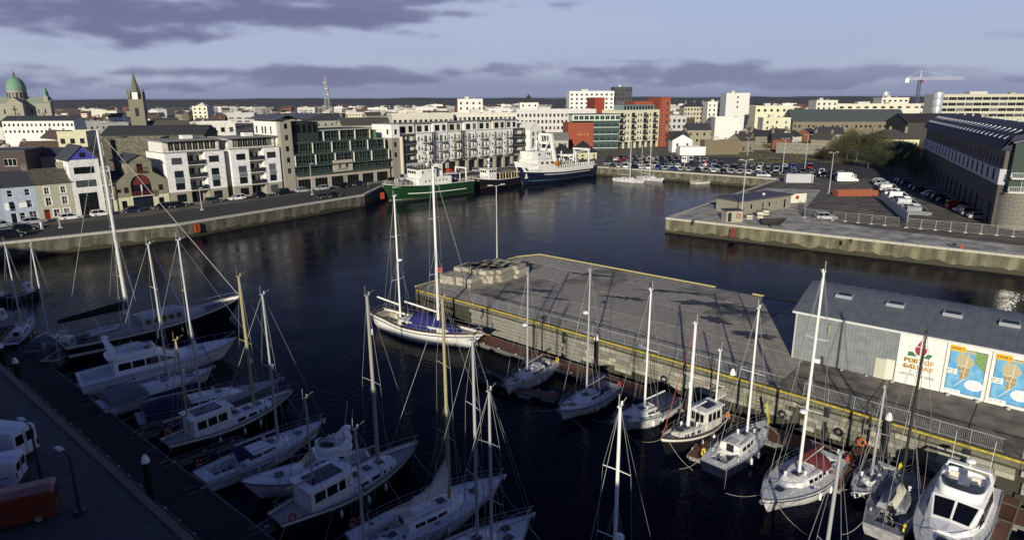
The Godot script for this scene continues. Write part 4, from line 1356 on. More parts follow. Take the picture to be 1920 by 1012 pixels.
	rd.lathe(Vector3(ax - 0.3, yf + ah + 0.1, 0), [[0.05, 0], [0.05, 0.25], [0.3, 0.28], [0.32, 0.4], [0.2, 0.5], [0, 0.52]], 10)
	put("radar_dome", rd, mt("ececea", 0.4), arn)
	var aer := MB.new()
	for s in [-1.0, 1.0]: aer.tube([Vector3(ax - 0.3, yf + ah, s * bw * 0.26), Vector3(ax - 0.7, yf + ah + 2.2, s * bw * 0.27)], 0.015, 4)
	put("whip_aerial", aer, mt("dedede", 0.5), arn)
	if o.get("hatches", true):
		var bp := MB.new()
		bp.bx(-L / 2 - 0.9, 0.25, -bw * 0.36, -L / 2 + 0.05, 0.35, bw * 0.36)
		put("swim_platform", bp, mt("b3afa5", 0.7), root)
	if o.has("cover"):
		slab(root, "aft_cover", a - 0.9, a - 0.05, y0 + 0.1, y0 + hh - 0.1, -bw * 0.36, bw * 0.36, mt(o.cover, 0.9))
	fenders(root, d, [0.3, 0.5, -0.3, -0.5], "2a2a2c")
	return root

# loose gear that lies about on a deck: rope coils, vents, a lifebuoy, jerrycans, mooring lines
var gear_seed := 0
func clutter(root: Node3D, d: Dictionary, top: float) -> void:
	gear_seed += 1
	var r := RandomNumberGenerator.new()
	r.seed = 700 + gear_seed
	var L: float = d.L
	for k in 5:
		var t := r.randf_range(0.08, 0.9)
		var s := 1.0 if r.randf() < 0.5 else -1.0
		var p := Vector3(-L / 2 + L * t, sheer(d, t) * 0.98 + 0.06, s * hb(d, t) * 0.72)
		var ring := []
		var rad := r.randf_range(0.1, 0.2)
		for j in 9: ring.append(p + Vector3(cos(TAU * j / 8) * rad, 0.02 * (j % 2), sin(TAU * j / 8) * rad))
		var m := MB.new()
		m.tube(ring, 0.035, 5)
		put("rope_coil", m, mt(["c9b98a", "35507a", "dcdcd6", "8a3a30", "4a6a4a"][r.randi() % 5], 0.9), root)
	for k in 2:
		var p := Vector3(L * (0.02 + 0.12 * k), top + 0.02, (0.45 if k else -0.45))
		var m := MB.new()
		m.lathe(p, [[0.09, 0], [0.09, 0.18], [0.13, 0.22], [0.1, 0.34], [0, 0.36]], 8)
		put("deck_vent", m, mt("d2d2ce", 0.4), root)
	var hr := []
	var sp := hp(d, 0.05, 1.0, 1.0 if r.randf() < 0.5 else -1.0, -0.05) + Vector3(0, 0.45, 0)
	for j in 8: hr.append(sp + Vector3(cos(TAU * j / 8 - 0.8) * 0.24, sin(TAU * j / 8 - 0.8) * 0.26, 0))
	var lb := MB.new()
	lb.tube(hr, 0.07, 6)
	put("lifebuoy", lb, mt(["c8782a", "d8c23a", "dcdcd6", "a83a2a"][r.randi() % 4], 0.7), root)
	for k in 3:
		var m := MB.new()
		var p := Vector3(-L / 2 + L * (0.1 + 0.05 * k), sheer(d, 0.12) * 0.97 - 0.2, r.randf_range(-0.4, 0.4))
		m.box(p, Vector3(r.randf_range(0.2, 0.4), r.randf_range(0.2, 0.4), r.randf_range(0.2, 0.35)), Basis(Vector3.UP, r.randf()))
		put("cockpit_gear", m, mt(["2a2c30", "6a5a44", "3a4a6a", "8d8d88", "7a2c24"][r.randi() % 5], 0.8), root)
	for s in [-1.0, 1.0]:
		var a := hp(d, 0.02, 1.0, s, -0.05); var b := hp(d, 0.93, 1.0, s, -0.05)
		for q in [[a, a + Vector3(-1.8, -a.y + 0.5, s * 0.8)], [b, b + Vector3(0.2, -b.y + 0.1, s * 2.6)]]:
			var pts := []
			for j in 6: pts.append(q[0].lerp(q[1], j / 5.0) - Vector3(0, 0.25 * sin(PI * j / 5.0), 0))
			var m := MB.new()
			m.tube(pts, 0.018, 4)
			put("mooring_line", m, mt("a9a595", 0.9), root)

# ---------------------------------------------------------------- the boats in the marina
func make_fleet() -> void:
	boat_glass = mt("0d0f13", 0.1)
	steel = mt("b8babc", 0.3, "", 4.0, 0.6)
	var P := func(x: float, y: float) -> Vector3: return G(x, y, 0.0)
	var wood := mt("a39a74", 0.5, "fine", 1.5)
	var alu := mt("a9abad", 0.4, "", 4.0, 0.2)
	var whitem := mt("dcdcd8", 0.4)
	# along the near pontoon
	big_ketch(P.call(125, 675), P.call(443, 595))
	cruiser("white flybridge motor yacht with swept radar arch beside the dark pilothouse yacht", P.call(152, 735), P.call(433, 668), {"arch": 1.8, "panes": 3, "house_to": 0.72, "stripe": "9aa0b4"})
	yacht("white sloop with grey see-through cockpit tent and furled blue-edged jib", P.call(193, 777), P.call(395, 712), {"canopy": "77797d", "canopy_windows": true, "mast": 15.0, "mast_at": 0.6, "furl": true, "furl_mat": mt("2b3a8c", 0.8), "panes": 1, "stripe": "8a8f9c", "B": 3.4})
	yacht("grey-hulled sloop with long navy boom tent and doghouse windows", P.call(265, 805), P.call(520, 738), {"hull": "8d9096", "deck": "9a9ba0", "mast": 16.3, "mast_at": 0.42, "cover": "1f2348", "cab_h": 0.75, "panes": 3, "reflector": 0.36, "canopy": "1d2144"})
	motor_sailer("black-hulled ketch with white wheelhouse and varnished wooden masts", P.call(325, 855), P.call(543, 768), {"mast": 13.6, "mast_at": 0.68, "mizzen": 9.6, "mizzen_at": 0.14, "mast_mat": wood, "reflector": 0.35, "miz_reflector": 0.65})
	yacht("white sloop with navy sprayhood and open stern cockpit, beside the black ketch", P.call(382, 915), P.call(600, 818), {"hood": "1c2144", "mast": 13.6, "mast_at": 0.62, "mast_mat": alu, "stripe": "2a3050", "s0": 0.55, "s1": 0.62, "reflector": 0.5})
	cruiser("white sports cruiser moored bow to the pontoon with small side windows", P.call(693, 880), P.call(470, 938), {"arch": 1.0, "house_to": 0.66, "panes": 3})
	motor_sailer("dark-hulled ketch with white wheelhouse, dark roof panels and grey masts", P.call(532, 1003), P.call(776, 873), {"mast": 14.8, "mast_at": 0.7, "mizzen": 9.0, "mizzen_at": 0.22, "mast_mat": mt("8f8d86", 0.5), "reflector": 0.78, "hull": "202126"})
	var s := yacht("white sloop with half-lowered mainsail and large deck hatches", P.call(672, 1045), P.call(935, 928), {"mast": 15.8, "mast_at": 0.62, "mast_mat": wood, "panes": 3, "cab_h": 0.55, "r": 0.14, "spreaders": 2, "B": 3.9})
	lowered_sail(s, P.call(672, 1045).distance_to(P.call(935, 928)))
	# boats whose hulls lie below the lower edge, their masts reach into the picture
	yacht("grey sloop whose tall bare mast rises beside the lowered mainsail", P.call(760, 1110), P.call(990, 1000), {"mast": 14.6, "mast_at": 0.56, "hull": "b9bcc2", "mast_mat": alu, "r": 0.12, "spreaders": 2})
	yacht("small sloop beyond the pontoon end with low white-tipped mast", P.call(590, 1120), P.call(770, 1010), {"mast": 9.4, "mast_at": 0.5, "mast_mat": alu})
	yacht("white sloop with short thick grey mast beside the lowered mainsail", P.call(800, 1180), P.call(985, 1008), {"mast": 11.9, "mast_at": 0.62, "mast_mat": alu, "r": 0.11, "spreaders": 2})
	yacht("sloop with white radar dome on a white mast off the open water", P.call(1060, 1260), P.call(1220, 1075), {"mast": 12.9, "mast_at": 0.5, "mast_mat": whitem, "radar": 0.32, "r": 0.12, "spreaders": 2})
	yacht("sloop with bare silver mast moored off the large white sloop with maroon sprayhood", P.call(1600, 1190), P.call(1440, 1260), {"mast": 11.6, "mast_at": 0.5, "mast_mat": alu, "r": 0.12})
	# far left corner
	small_boats(P)
	# along the jetty pontoon
	yacht("small white sloop beside the inflatable with blue outboard cover", P.call(1032, 692), P.call(950, 742), {"mast": 11.5, "mast_at": 0.55, "mast_mat": alu, "radar": 0.5, "deck": "c2beb0", "B": 2.7, "boot": "6a3a30", "spreaders": 1})
	yacht("white sloop with dark deck hatches and navy cockpit cover over its boom", P.call(1146, 737), P.call(1052, 790), {"mast": 13.2, "mast_at": 0.52, "mast_mat": alu, "cover": "20264a", "hood": "1d2142", "radar": 0.68, "stripe": "5a5f78", "B": 2.9})
	yacht("white sloop with big navy cockpit tent at the jetty pontoon", P.call(1258, 768), P.call(1153, 812), {"mast": 12.2, "mast_at": 0.5, "mast_mat": whitem, "canopy": "171b3a", "hood": "171b3a", "B": 2.9, "r": 0.11})
	motor_sailer("black-hulled motor sailer with white wheelhouse aft at the jetty pontoon", P.call(1350, 802), P.call(1243, 855), {"mast": 10.6, "mast_at": 0.6, "mizzen": 7.4, "mizzen_at": 0.12, "mast_mat": whitem, "reflector": 0.42, "jib": "8a3a34", "house": "cfcdc4"})
	var y5 := yacht("navy-hulled sloop stern out with open companionway and yellow ensign", P.call(1338, 890), P.call(1434, 815), {"hull": "1a1d33", "mast": 12.2, "mast_at": 0.6, "mast_mat": whitem, "cab_h": 0.7, "panes": 3, "B": 3.0, "boom": 0.0})
	var fl := MB.new()
	fl.quad(Vector3(4.1, 1.2, 0.3), Vector3(4.5, 1.2, 0.3), Vector3(4.1, 3.2, 0.1), Vector3(3.7, 3.1, 0.1))
	put("yellow_bag", fl, mt("c9c23a", 0.8), y5)
	yacht("large white sloop with maroon sprayhood and navy hull line", P.call(1555, 875), P.call(1432, 965), {"mast": 16.6, "mast_at": 0.52, "mast_mat": whitem, "hood": "5e1d22", "stripe": "23284a", "s0": 0.72, "s1": 0.84, "radar": 0.34, "cover": "5e1d22", "B": 3.7, "panes": 4, "r": 0.12, "spreaders": 2})
	yacht("little white sloop with navy topsides squeezed beside the pontoon finger", P.call(1664, 893), P.call(1600, 945), {"mast": 8.2, "mast_at": 0.55, "mast_mat": alu, "hull": "2a3050", "stripe": "e2e2e0", "s0": 0.45, "s1": 0.99, "B": 2.2, "panes": 1, "spreaders": 1, "boom": 0.0})
	var s8 := yacht("scruffy grey sloop with rusty stern gear and heaped white sail", P.call(1652, 1012), P.call(1704, 915), {"mast": 13.2, "mast_at": 0.55, "mast_mat": mt("2a2826", 0.5), "hull": "b6b6b8", "deck": "7b7d84", "cabin": "9a9ca2", "B": 3.1, "boot": "5a2a22", "wire": 0.014})
	var hp2 := MB.new()
	hp2.sheet([PackedVector3Array([Vector3(0.6, 1.6, -0.35), Vector3(0.7, 2.1, 0), Vector3(0.6, 1.6, 0.35)]), PackedVector3Array([Vector3(-0.6, 1.5, -0.4), Vector3(-0.5, 2.5, 0.05), Vector3(-0.6, 1.5, 0.4)]), PackedVector3Array([Vector3(-2.2, 1.5, -0.3), Vector3(-2.2, 1.9, 0), Vector3(-2.2, 1.5, 0.3)])])
	put("heaped_sail", hp2, mt("dad6c2", 0.9, "mottle", 2.0), s8)
	cruiser("white flybridge motor cruiser with two big windscreen panes by the jetty", P.call(1815, 930), P.call(1742, 1098), {"house_to": 0.72, "arch": 0.7, "house_h": 1.3, "panes": 2, "stripe": "c9c9c7"})
	main_ketch(P.call(720, 612), P.call(893, 657))
	inflatable(P.call(888, 700), P.call(948, 735))
	# at the head of the dock
	yacht("white sloop in front of its twin below the car park quay", P.call(1153, 339), P.call(1208, 344), {"mast": 14.0, "mast_at": 0.52, "group": "yachts below the car park quay", "boot": "b9b9b9", "r": 0.14})
	yacht("white sloop behind its twin, with mast close to a grey mizzen", P.call(1198, 336), P.call(1244, 341), {"mast": 14.5, "mast_at": 0.45, "mizzen": 11.5, "mizzen_at": 0.1, "group": "yachts below the car park quay", "boot": "b9b9b9", "r": 0.14})
	var wb := P.call(1300, 345) as Vector3; var wbb := P.call(1346, 342) as Vector3
	workboat("small white open fishing boat with wheelhouse below the car park quay", wb, wbb, "d3d2c6")

func lowered_sail(root: Node3D, L: float) -> void:
	var rows := []
	for k in 9:
		var u := k / 8.0
		var x := L * 0.1 - u * L * 0.42
		var top := 2.3 + 2.4 * pow(1 - u, 3) + 0.15 * sin(k * 2.1)
		rows.append(PackedVector3Array([Vector3(x, 2.1, -0.1 - 0.15 * sin(k * 1.7)), Vector3(x, lerpf(2.1, top, 0.5), -0.28 + 0.1 * sin(k * 2.9)), Vector3(x, top, 0.05), Vector3(x, lerpf(2.1, top, 0.5), 0.25 + 0.1 * cos(k * 2.3)), Vector3(x, 2.1, 0.12)]))
	var mb := MB.new()
	mb.sheet(rows)
	put("lowered_mainsail", mb, mt("c9c8c2", 0.9, "mottle", 2.0), root)

# big dark sloop with a long pilothouse and a dinghy on its after deck
func big_ketch(stern: Vector3, bow: Vector3) -> void:
	var L := stern.distance_to(bow)
	var root := boat_root("pilothouse_yacht", "large dark-hulled pilothouse yacht with black boom cover and very tall mast", stern, bow, "yachts moored in the marina")
	var d := hull_fn({"L": L, "B": 5.0, "bow": 2.5, "mid": 1.7, "stern": 1.8, "tr": 0.7, "rake": 2.0, "srake": -0.3})
	make_hull(root, d, mt("1b1c20", 0.3))
	hull_band(root, d, 1.0, 1.14, mt("d2d0c8", 0.5), "bulwark", 0, 1, 0.0)
	hull_band(root, d, 0.42, 0.6, mt("c9c7c0", 0.5), "hull_stripe", 0.0, 0.34, 0.012)
	make_deck(root, d, mt("6e6a60", 0.8, "fine", 1.0), 0.03, 0.12, 1.4, 0.5, 0.97)
	toe_rail(root, d, mt("b9b5aa", 0.5), 0.05, 1.14)
	guard_rail(root, d, steel, 0.95, 0.03, 0.99, 0.02)
	var y0 := sheer(d, 0.4) * 0.96
	var st := [[-2.2, 1.75, 1.5, y0, y0 + 1.55], [2.6, 1.7, 1.45, y0, y0 + 1.6], [4.0, 1.5, 1.2, y0, y0 + 0.9], [5.6, 1.1, 0.8, y0 + 0.1, y0 + 0.7]]
	var h := house(root, "pilothouse", st, mt("a9a9a6", 0.5, "mottle", 4.0), 0.1)
	house_win(h, st, -1.9, 2.5, 0.45, 0.85, 5, 0.3)
	house_front(h, st[1], st[2], 0.1, 0.85, 3)
	var st2 := [[-6.6, 1.5, 1.2, y0, y0 + 0.75], [-2.22, 1.6, 1.35, y0, y0 + 0.75]]
	house(root, "aft_cabin", st2, mt("9c9c9a", 0.5, "mottle", 4.0), 0.08)
	# dinghy with grey tubes on the after deck
	var dg := MB.new()
	for s in [-1.0, 1.0]:
		dg.tube([Vector3(-7.4, y0 + 1.0, s * 0.6 + 0.6), Vector3(-5.0, y0 + 1.05, s * 0.6 + 0.6), Vector3(-4.2, y0 + 1.2, 0.6)], 0.24, 8, 0.2)
	dg.box(Vector3(-6.0, y0 + 0.9, 0.6), Vector3(2.6, 0.1, 1.0))
	put("dinghy", dg, mt("b2b4b6", 0.6), root)
	rig(root, d, -3.0, y0 + 0.7, 24.8, {"r": 0.22, "boom": 0.0, "spreaders": 3, "mat": mt("c2c1bb", 0.4), "furl": true, "furl_mat": mt("c9c8c4", 0.8), "wire": 0.022})
	var bm := MB.new()
	bm.tube([Vector3(-3.2, y0 + 2.7, 0), Vector3(-9.9, y0 + 2.5, 0)], 0.14, 8)
	var bn := put("boom", bm, mt("8a8b8c", 0.4), root)
	var rows := []
	for k in 8:
		var u := k / 7.0
		var hg := lerpf(1.2, 0.45, u)
		var line := PackedVector3Array()
		for q in 8: line.append(Vector3(-3.0 - 6.9 * u, y0 + 2.75 + hg * 0.35 + sin(TAU * q / 8) * hg * 0.5, cos(TAU * q / 8) * (0.3 - 0.1 * u)))
		rows.append(line)
	var cv := MB.new()
	cv.sheet(rows, true); cv.fan(rows[0]); cv.fan(rows[-1])
	put("sail_cover", cv, mt("0f1012", 0.9, "fine", 1.0), bn)
	# stern arch with lights and aerials
	var ar := MB.new()
	for s in [-1.0, 1.0]: ar.tube([Vector3(-3.4, y0, s * 1.5), Vector3(-3.5, y0 + 2.6, s * 1.3)], 0.06, 6)
	ar.bx(-3.8, y0 + 2.55, -1.4, -3.2, y0 + 2.65, 1.4)
	for k in 4: ar.tube([Vector3(-3.5, y0 + 2.6, -1.1 + k * 0.7), Vector3(-3.5, y0 + 3.5 + (k % 2) * 0.7, -1.1 + k * 0.7)], 0.04, 5)
	put("aerial_arch", ar, mt("d9d9d5", 0.5), root)
	fenders(root, d, [0.3, 0.45, 0.6, -0.3, -0.5])

# white two-masted yacht with blue cover lying at the jetty's end
func main_ketch(stern: Vector3, bow: Vector3) -> void:
	var L := stern.distance_to(bow)
	var root := boat_root("ketch", "white two-masted ketch with royal blue deck cover off the jetty end", stern, bow)
	var d := hull_fn({"L": L, "B": 4.3, "bow": 2.1, "mid": 1.35, "stern": 1.75, "tr": 0.55, "rake": 2.2, "srake": -1.0})
	make_hull(root, d, mt("e0dfda", 0.3))
	hull_band(root, d, 0.84, 0.93, mt("2c3140", 0.4), "navy_stripe")
	hull_band(root, d, 1.0, 1.14, mt("dcdbd4", 0.4), "bulwark", 0, 1, 0.0)
	hull_band(root, d, -0.2, 0.08, mt("26406a", 0.5), "boot_stripe")
	make_deck(root, d, mt("b3a88f", 0.7, "fine", 1.0), 0.06, 0.2, 1.0, 0.5)
	toe_rail(root, d, mt("8b6f45", 0.5), 0.05, 1.14)
	guard_rail(root, d, steel, 0.9, 0.02, 0.99, 0.02)
	var y0 := sheer(d, 0.4) * 0.96
	var st := [[-3.6, 1.4, 1.2, y0, y0 + 0.75], [3.2, 1.3, 1.0, y0, y0 + 0.7], [4.4, 0.8, 0.6, y0 + 0.1, y0 + 0.5]]
	var h := house(root, "coachroof", st, mt("dcdad2", 0.5, "mottle", 4.0))
	house_win(h, st, -3.2, 2.6, 0.35, 0.75, 5, 0.4)
	# tent-like cover over boom and coachroof
	var rows := []
	for k in 9:
		var u := k / 8.0
		var x := -3.0 + 8.2 * u
		var hh := [0.5, 1.5, 2.0, 1.9, 1.6, 1.35, 1.15, 0.9, 0.5][k] as float
		rows.append(PackedVector3Array([Vector3(x, y0 + 0.15, -1.7 + u * 0.6), Vector3(x, y0 + hh * 0.6, -0.95 + u * 0.3), Vector3(x, y0 + hh, 0), Vector3(x, y0 + hh * 0.6, 0.95 - u * 0.3), Vector3(x, y0 + 0.15, 1.7 - u * 0.6)]))
	var cv := MB.new()
	cv.sheet(rows); cv.fan(rows[0]); cv.fan(rows[-1])
	put("deck_cover", cv, mt("20236a", 0.85, "fine", 1.0), root)
	var wm := mt("e2e1dc", 0.35)
	rig(root, d, L * 0.12, y0 + 0.5, 20.6, {"r": 0.17, "boom": 0.0, "spreaders": 2, "mat": wm, "wire": 0.022, "aft": -99, "furl_mat": mt("cfcec8", 0.8)})
	rig(root, d, -L * 0.3, y0, 16.8, {"r": 0.13, "boom": 0.0, "spreaders": 2, "mat": wm, "furl": false, "fore": -99, "wire": 0.02, "radar": 0.5})
	for q in [[L * 0.12, 2.7, -L * 0.24], [-L * 0.3, 2.5, -L * 0.56]]:
		var b := MB.new()
		b.tube([Vector3(q[0], y0 + q[1] - 0.4, 0), Vector3(q[2], y0 + q[1], 0)], 0.12, 7)
		put("boom", b, wm, root)
	var bs := MB.new()
	bs.tube([Vector3(L / 2 - 0.3, 2.1, 0), Vector3(L / 2 + 2.0, 2.3, 0)], 0.1, 7, 0.07)
	put("bowsprit", bs, mt("8b6f45", 0.5), root)
	for k in 5:
		var q := MB.new()
		q.box(Vector3(-5.6 + k * 0.55, y0 + 0.3, -0.7 + 0.35 * (k % 3)), Vector3(0.4, 0.45, 0.4))
		put("deck_locker", q, mt(["d4d0c4", "b9b3a4", "7d7a70"][k % 3], 0.7), root)

func inflatable(stern: Vector3, bow: Vector3) -> void:
	var root := boat_root("inflatable_boat", "dark inflatable with blue end cones and covered outboard", stern, bow, "", "dinghy")
	var mb := MB.new()
	for s in [-1.0, 1.0]: mb.tube([Vector3(-2.6, 0.4, s * 0.8), Vector3(1.4, 0.45, s * 0.8), Vector3(2.4, 0.6, s * 0.35), Vector3(2.7, 0.7, 0)], 0.27, 9)
	mb.box(Vector3(-0.3, 0.25, 0), Vector3(4.4, 0.1, 1.3))
	put("tubes", mb, mt("23252c", 0.6), root)
	for s in [-1.0, 1.0]:
		var c := MB.new()
		c.tube([Vector3(-2.6, 0.4, s * 0.8), Vector3(-3.1, 0.42, s * 0.8)], 0.29, 9, 0.1)
		put("end_cone", c, mt("2c3f8a", 0.6), root)
	var cn := MB.new()
	cn.box(Vector3(0.1, 0.75, 0), Vector3(0.6, 0.9, 0.5)); cn.box(Vector3(-0.9, 0.55, 0), Vector3(0.8, 0.5, 0.5))
	cn.tube([Vector3(-2.2, 0.5, -0.6), Vector3(-2.2, 2.2, -0.6), Vector3(-2.2, 2.2, 0.6), Vector3(-2.2, 0.5, 0.6)], 0.04, 6)
	put("console", cn, mt("3a3c42", 0.5), root)
	var ob := MB.new()
	ob.lathe(Vector3(-2.75, 0.5, 0), [[0.1, 0], [0.25, 0.3], [0.34, 0.9], [0.3, 1.3], [0, 1.45]], 10)
	put("outboard_cover", ob, mt("27337a", 0.8), root)

# small workboat with a wheelhouse forward
func workboat(label: String, stern: Vector3, bow: Vector3, hex: String) -> void:
	var L := stern.distance_to(bow)
	var root := boat_root("workboat", label, stern, bow, "", "motor boat")
	var d := hull_fn({"L": L, "B": L * 0.36, "bow": 1.5, "mid": 0.9, "stern": 0.9, "tr": 0.85, "rake": 0.7})
	make_hull(root, d, mt(hex, 0.5, "mottle", 3.0))
	hull_band(root, d, 0.8, 0.95, mt("5b5f58", 0.6), "rubbing_strake")
	make_deck(root, d, mt("8f8d84", 0.8, "mottle", 2.0), 0.05, 0.5, L * 0.13, 0.45)
	toe_rail(root, d, mt("c9c8c0", 0.6))
	var y0 := sheer(d, 0.6) * 0.95
	var st := [[L * 0.02, L * 0.12, L * 0.1, y0, y0 + 1.5], [L * 0.2, L * 0.12, L * 0.1, y0, y0 + 1.45], [L * 0.28, L * 0.1, L * 0.07, y0, y0 + 0.5]]
	var h := house(root, "wheelhouse", st, mt("dedcd2", 0.5))
	house_win(h, st, L * 0.05, L * 0.18, 0.5, 0.85, 2)
	house_front(h, st[1], st[2], 0.08, 0.8, 2)
	var p := MB.new()
	p.tube([Vector3(L * 0.1, y0 + 1.5, 0), Vector3(L * 0.1, y0 + 3.2, 0)], 0.04, 5)
	p.tube([Vector3(-L * 0.4, y0 - 0.2, -L * 0.12), Vector3(-L * 0.4, y0 + 1.8, -L * 0.12), Vector3(-L * 0.4, y0 + 1.8, L * 0.12), Vector3(-L * 0.4, y0 - 0.2, L * 0.12)], 0.04, 5)
	put("mast", p, mt("c9c8c0", 0.5), root)

func small_boats(P: Callable) -> void:
	workboat("white cabin boat with dark hull and raised foredeck by the dark water", P.call(18, 568), P.call(76, 552), "26272b")
	workboat("dark cabin boat half hidden at the marina corner", P.call(-40, 570), P.call(22, 566), "35363b")
	workboat("white cruiser with grey canopy at the pontoon corner", P.call(-30, 622), P.call(28, 606), "b9b9ba")
	yacht("little dark sloop moored bow out near the corner pontoon", P.call(20, 662), P.call(62, 610), {"hull": "2b2c31", "mast": 11.6, "mast_at": 0.55, "deck": "c4c2ba", "B": 2.3, "spreaders": 1, "boom": 0.0})
	yacht("cluttered grey sloop tucked behind the dark pilothouse yacht", P.call(66, 672), P.call(128, 630), {"hull": "84858a", "mast": 12.3, "mast_at": 0.45, "deck": "a9a79e", "B": 2.6, "canopy": "5c5e63", "spreaders": 1})
	workboat("grey open launch with orange gear stern-on to the pontoon", P.call(95, 690), P.call(150, 655), "6b6d72")

# ---------------------------------------------------------------- the jetty with its shed, walls, rails and pontoons
func along(a: Vector2, b: Vector2, m: float) -> Vector2: return a + (b - a).normalized() * m

func prism(poly: PackedVector2Array, y0: float, y1: float) -> MB:
	var m := MB.new()
	var ids := Geometry2D.triangulate_polygon(poly)
	for i in range(0, ids.size(), 3):
		var A := Vector3(poly[ids[i]].x, y1, -poly[ids[i]].y); var B := Vector3(poly[ids[i + 1]].x, y1, -poly[ids[i + 1]].y); var C := Vector3(poly[ids[i + 2]].x, y1, -poly[ids[i + 2]].y)
		if (B - A).cross(C - A).y < 0: m.tri(A, C, B)
		else: m.tri(A, B, C)
	var cw := Geometry2D.is_polygon_clockwise(poly)
	for i in poly.size():
		var a := poly[i]; var b := poly[(i + 1) % poly.size()]
		if cw: m.quad(Vector3(a.x, y1, -a.y), Vector3(b.x, y1, -b.y), Vector3(b.x, y0, -b.y), Vector3(a.x, y0, -a.y))
		else: m.quad(Vector3(a.x, y0, -a.y), Vector3(b.x, y0, -b.y), Vector3(b.x, y1, -b.y), Vector3(a.x, y1, -a.y))
	return m

func make_jetty() -> void:
	rng.seed = 5
	var conc := [mt("98938a", 0.9, "mottle", 7.0), mt("918c83", 0.9, "mottle", 6.0), mt("9d978b", 0.9, "mottle", 8.0), mt("8b867c", 0.9, "stain", 14.0)]
	var outline := PackedVector2Array()
	for p in JN: outline.append(p)
	for i in JF.size(): outline.append(JF[JF.size() - 1 - i])
	var deck := struct("jetty", prism(outline, -2.0, Q - 0.05), mt("5d5b50", 0.9, "mottle", 3.0))
	# concrete slabs with open joints
	var u := Vector2(sin(deg_to_rad(131)), cos(deg_to_rad(131))); var n := Vector2(-u.y, u.x)
	var inner := Geometry2D.offset_polygon(outline, -0.45)[0]
	for i in 22:
		for j in range(-1, 6):
			var o: Vector2 = JN[0] + u * (-9.0 + i * 7.0) + n * (-3.0 + j * 6.2)
			var cell := PackedVector2Array([o + u * 0.05 + n * 0.05, o + u * 6.95 + n * 0.05, o + u * 6.95 + n * 6.15, o + u * 0.05 + n * 6.15])
			for q in Geometry2D.intersect_polygons(cell, inner):
				if q.size() < 3 or Geometry2D.triangulate_polygon(q).is_empty(): continue
				var pm: Material = conc[rng.randi() % 4]
				if i >= 8 and j <= 2: pm = mt("7b766b", 0.92, "stain", 10.0)
				put("concrete_slab", prism(q, Q - 0.05, Q + rng.randf() * 0.012), pm, deck)
	# damp dark patches and old oil on the slabs
	var f := FastNoiseLite.new()
	f.seed = 8
	f.frequency = 0.5
	for q in [[1180, 560, 4.0, 1.0], [1330, 570, 6.5, 1.4], [1395, 585, 4.0, 2.2], [1275, 548, 6.0, 0.8], [1010, 545, 4.5, 1.1], [1110, 515, 5.0, 0.8], [1345, 600, 2.4, 1.5], [960, 548, 4, 0.8], [1045, 560, 2.6, 0.5], [1420, 630, 3.5, 1.2], [1230, 545, 3.4, 0.6]]:
		var c := v2(G(q[0], q[1]))
		var poly := PackedVector2Array()
		for k in 40:
			var a := TAU * k / 40
			var dir: Vector2 = u.rotated(0.35) * cos(a) * q[2] + n.rotated(0.35) * sin(a) * q[3]
			poly.append(c + dir * (0.62 + 0.9 * f.get_noise_2d(c.x + cos(a) * 3.0, c.y + sin(a) * 3.0 + k * 0.35)))
		if not Geometry2D.triangulate_polygon(poly).is_empty(): put("damp_patch", flat(Array(poly), Q + 0.017), mt("3b3a35", 0.55, "stain", 3.0), deck)
	# masonry of the near side
	var wall := thing("quay_wall", "jetty wall of squared limestone blocks with yellow painted kerb", "quay wall")
	var stones := [mt("9a968a", 0.9, "mottle", 0.9), mt("86837a", 0.9, "mottle", 1.1), mt("aaa595", 0.9, "mottle", 0.8), mt("767468", 0.9, "mottle", 1.0), mt("8d8a73", 0.9, "mottle", 0.9)]
	var weed := [mt("3f3f2c", 0.8, "mottle", 0.6), mt("4b4a36", 0.8, "mottle", 0.7), mt("34352a", 0.8, "mottle", 0.8)]
	var back := MB.new()
	for i in JN.size() - 1:
		back.quad(W(JN[i].x, JN[i].y, -2), W(JN[i + 1].x, JN[i + 1].y, -2), W(JN[i + 1].x, JN[i + 1].y, Q - 0.06), W(JN[i].x, JN[i].y, Q - 0.06))
	put("mortar_face", back, mt("56544a", 0.95, "mottle", 1.0), wall)
	var blocks := []
	for i in range(1, 4):
		var a: Vector2 = JN[i]; var b: Vector2 = JN[i + 1]
		var len := minf(a.distance_to(b), 75.0 if i < 3 else 14.0)
		var d := (b - a).normalized()
		for r in 6:
			var x := rng.randf() * 0.6
			while x < len:
				var l := rng.randf_range(0.65, 1.35)
				if x + l > len: break
				blocks.append([a + d * (x + l / 2), l, r, d])
				x += l
	blocks.sort_custom(func(p, q): return p[0].length() < q[0].length())
	var rest := MB.new()
	var shapes := {}
	for k in blocks.size():
		var q: Array = blocks[k]
		var nr := Vector2(q[3].y, -q[3].x)
		nr = -nr if nr.dot(Vector2(-0.6, -0.7)) < 0 else nr
		var y: float = 0.28 + q[2] * 0.44
		var out := 0.02 + rng.randf() * 0.06
		var at := W(q[0].x + nr.x * out, q[0].y + nr.y * out, y)
		var ry := hd(rad_to_deg(atan2(q[3].x, q[3].y)))
		if k < 292:
			var key := snappedf(q[1], 0.1)
			if not shapes.has(key):
				var mb := MB.new()
				mb.box(Vector3.ZERO, Vector3(key - 0.035, 0.4, 0.3))
				shapes[key] = mb.mesh()
			var m: Material = weed[rng.randi() % 3] if q[2] == 0 or (q[2] == 1 and rng.randf() < 0.5) else stones[rng.randi() % 5]
			inst("stone_block", shapes[key], m, wall, at, Basis(Vector3.UP, ry))
		else: rest.box(at, Vector3(q[1] - 0.035, 0.4, 0.3), Basis(Vector3.UP, ry))
	var ro := put("far_stone_blocks", rest, stones[1], wall)
	ro.set_meta("kind", "stuff")
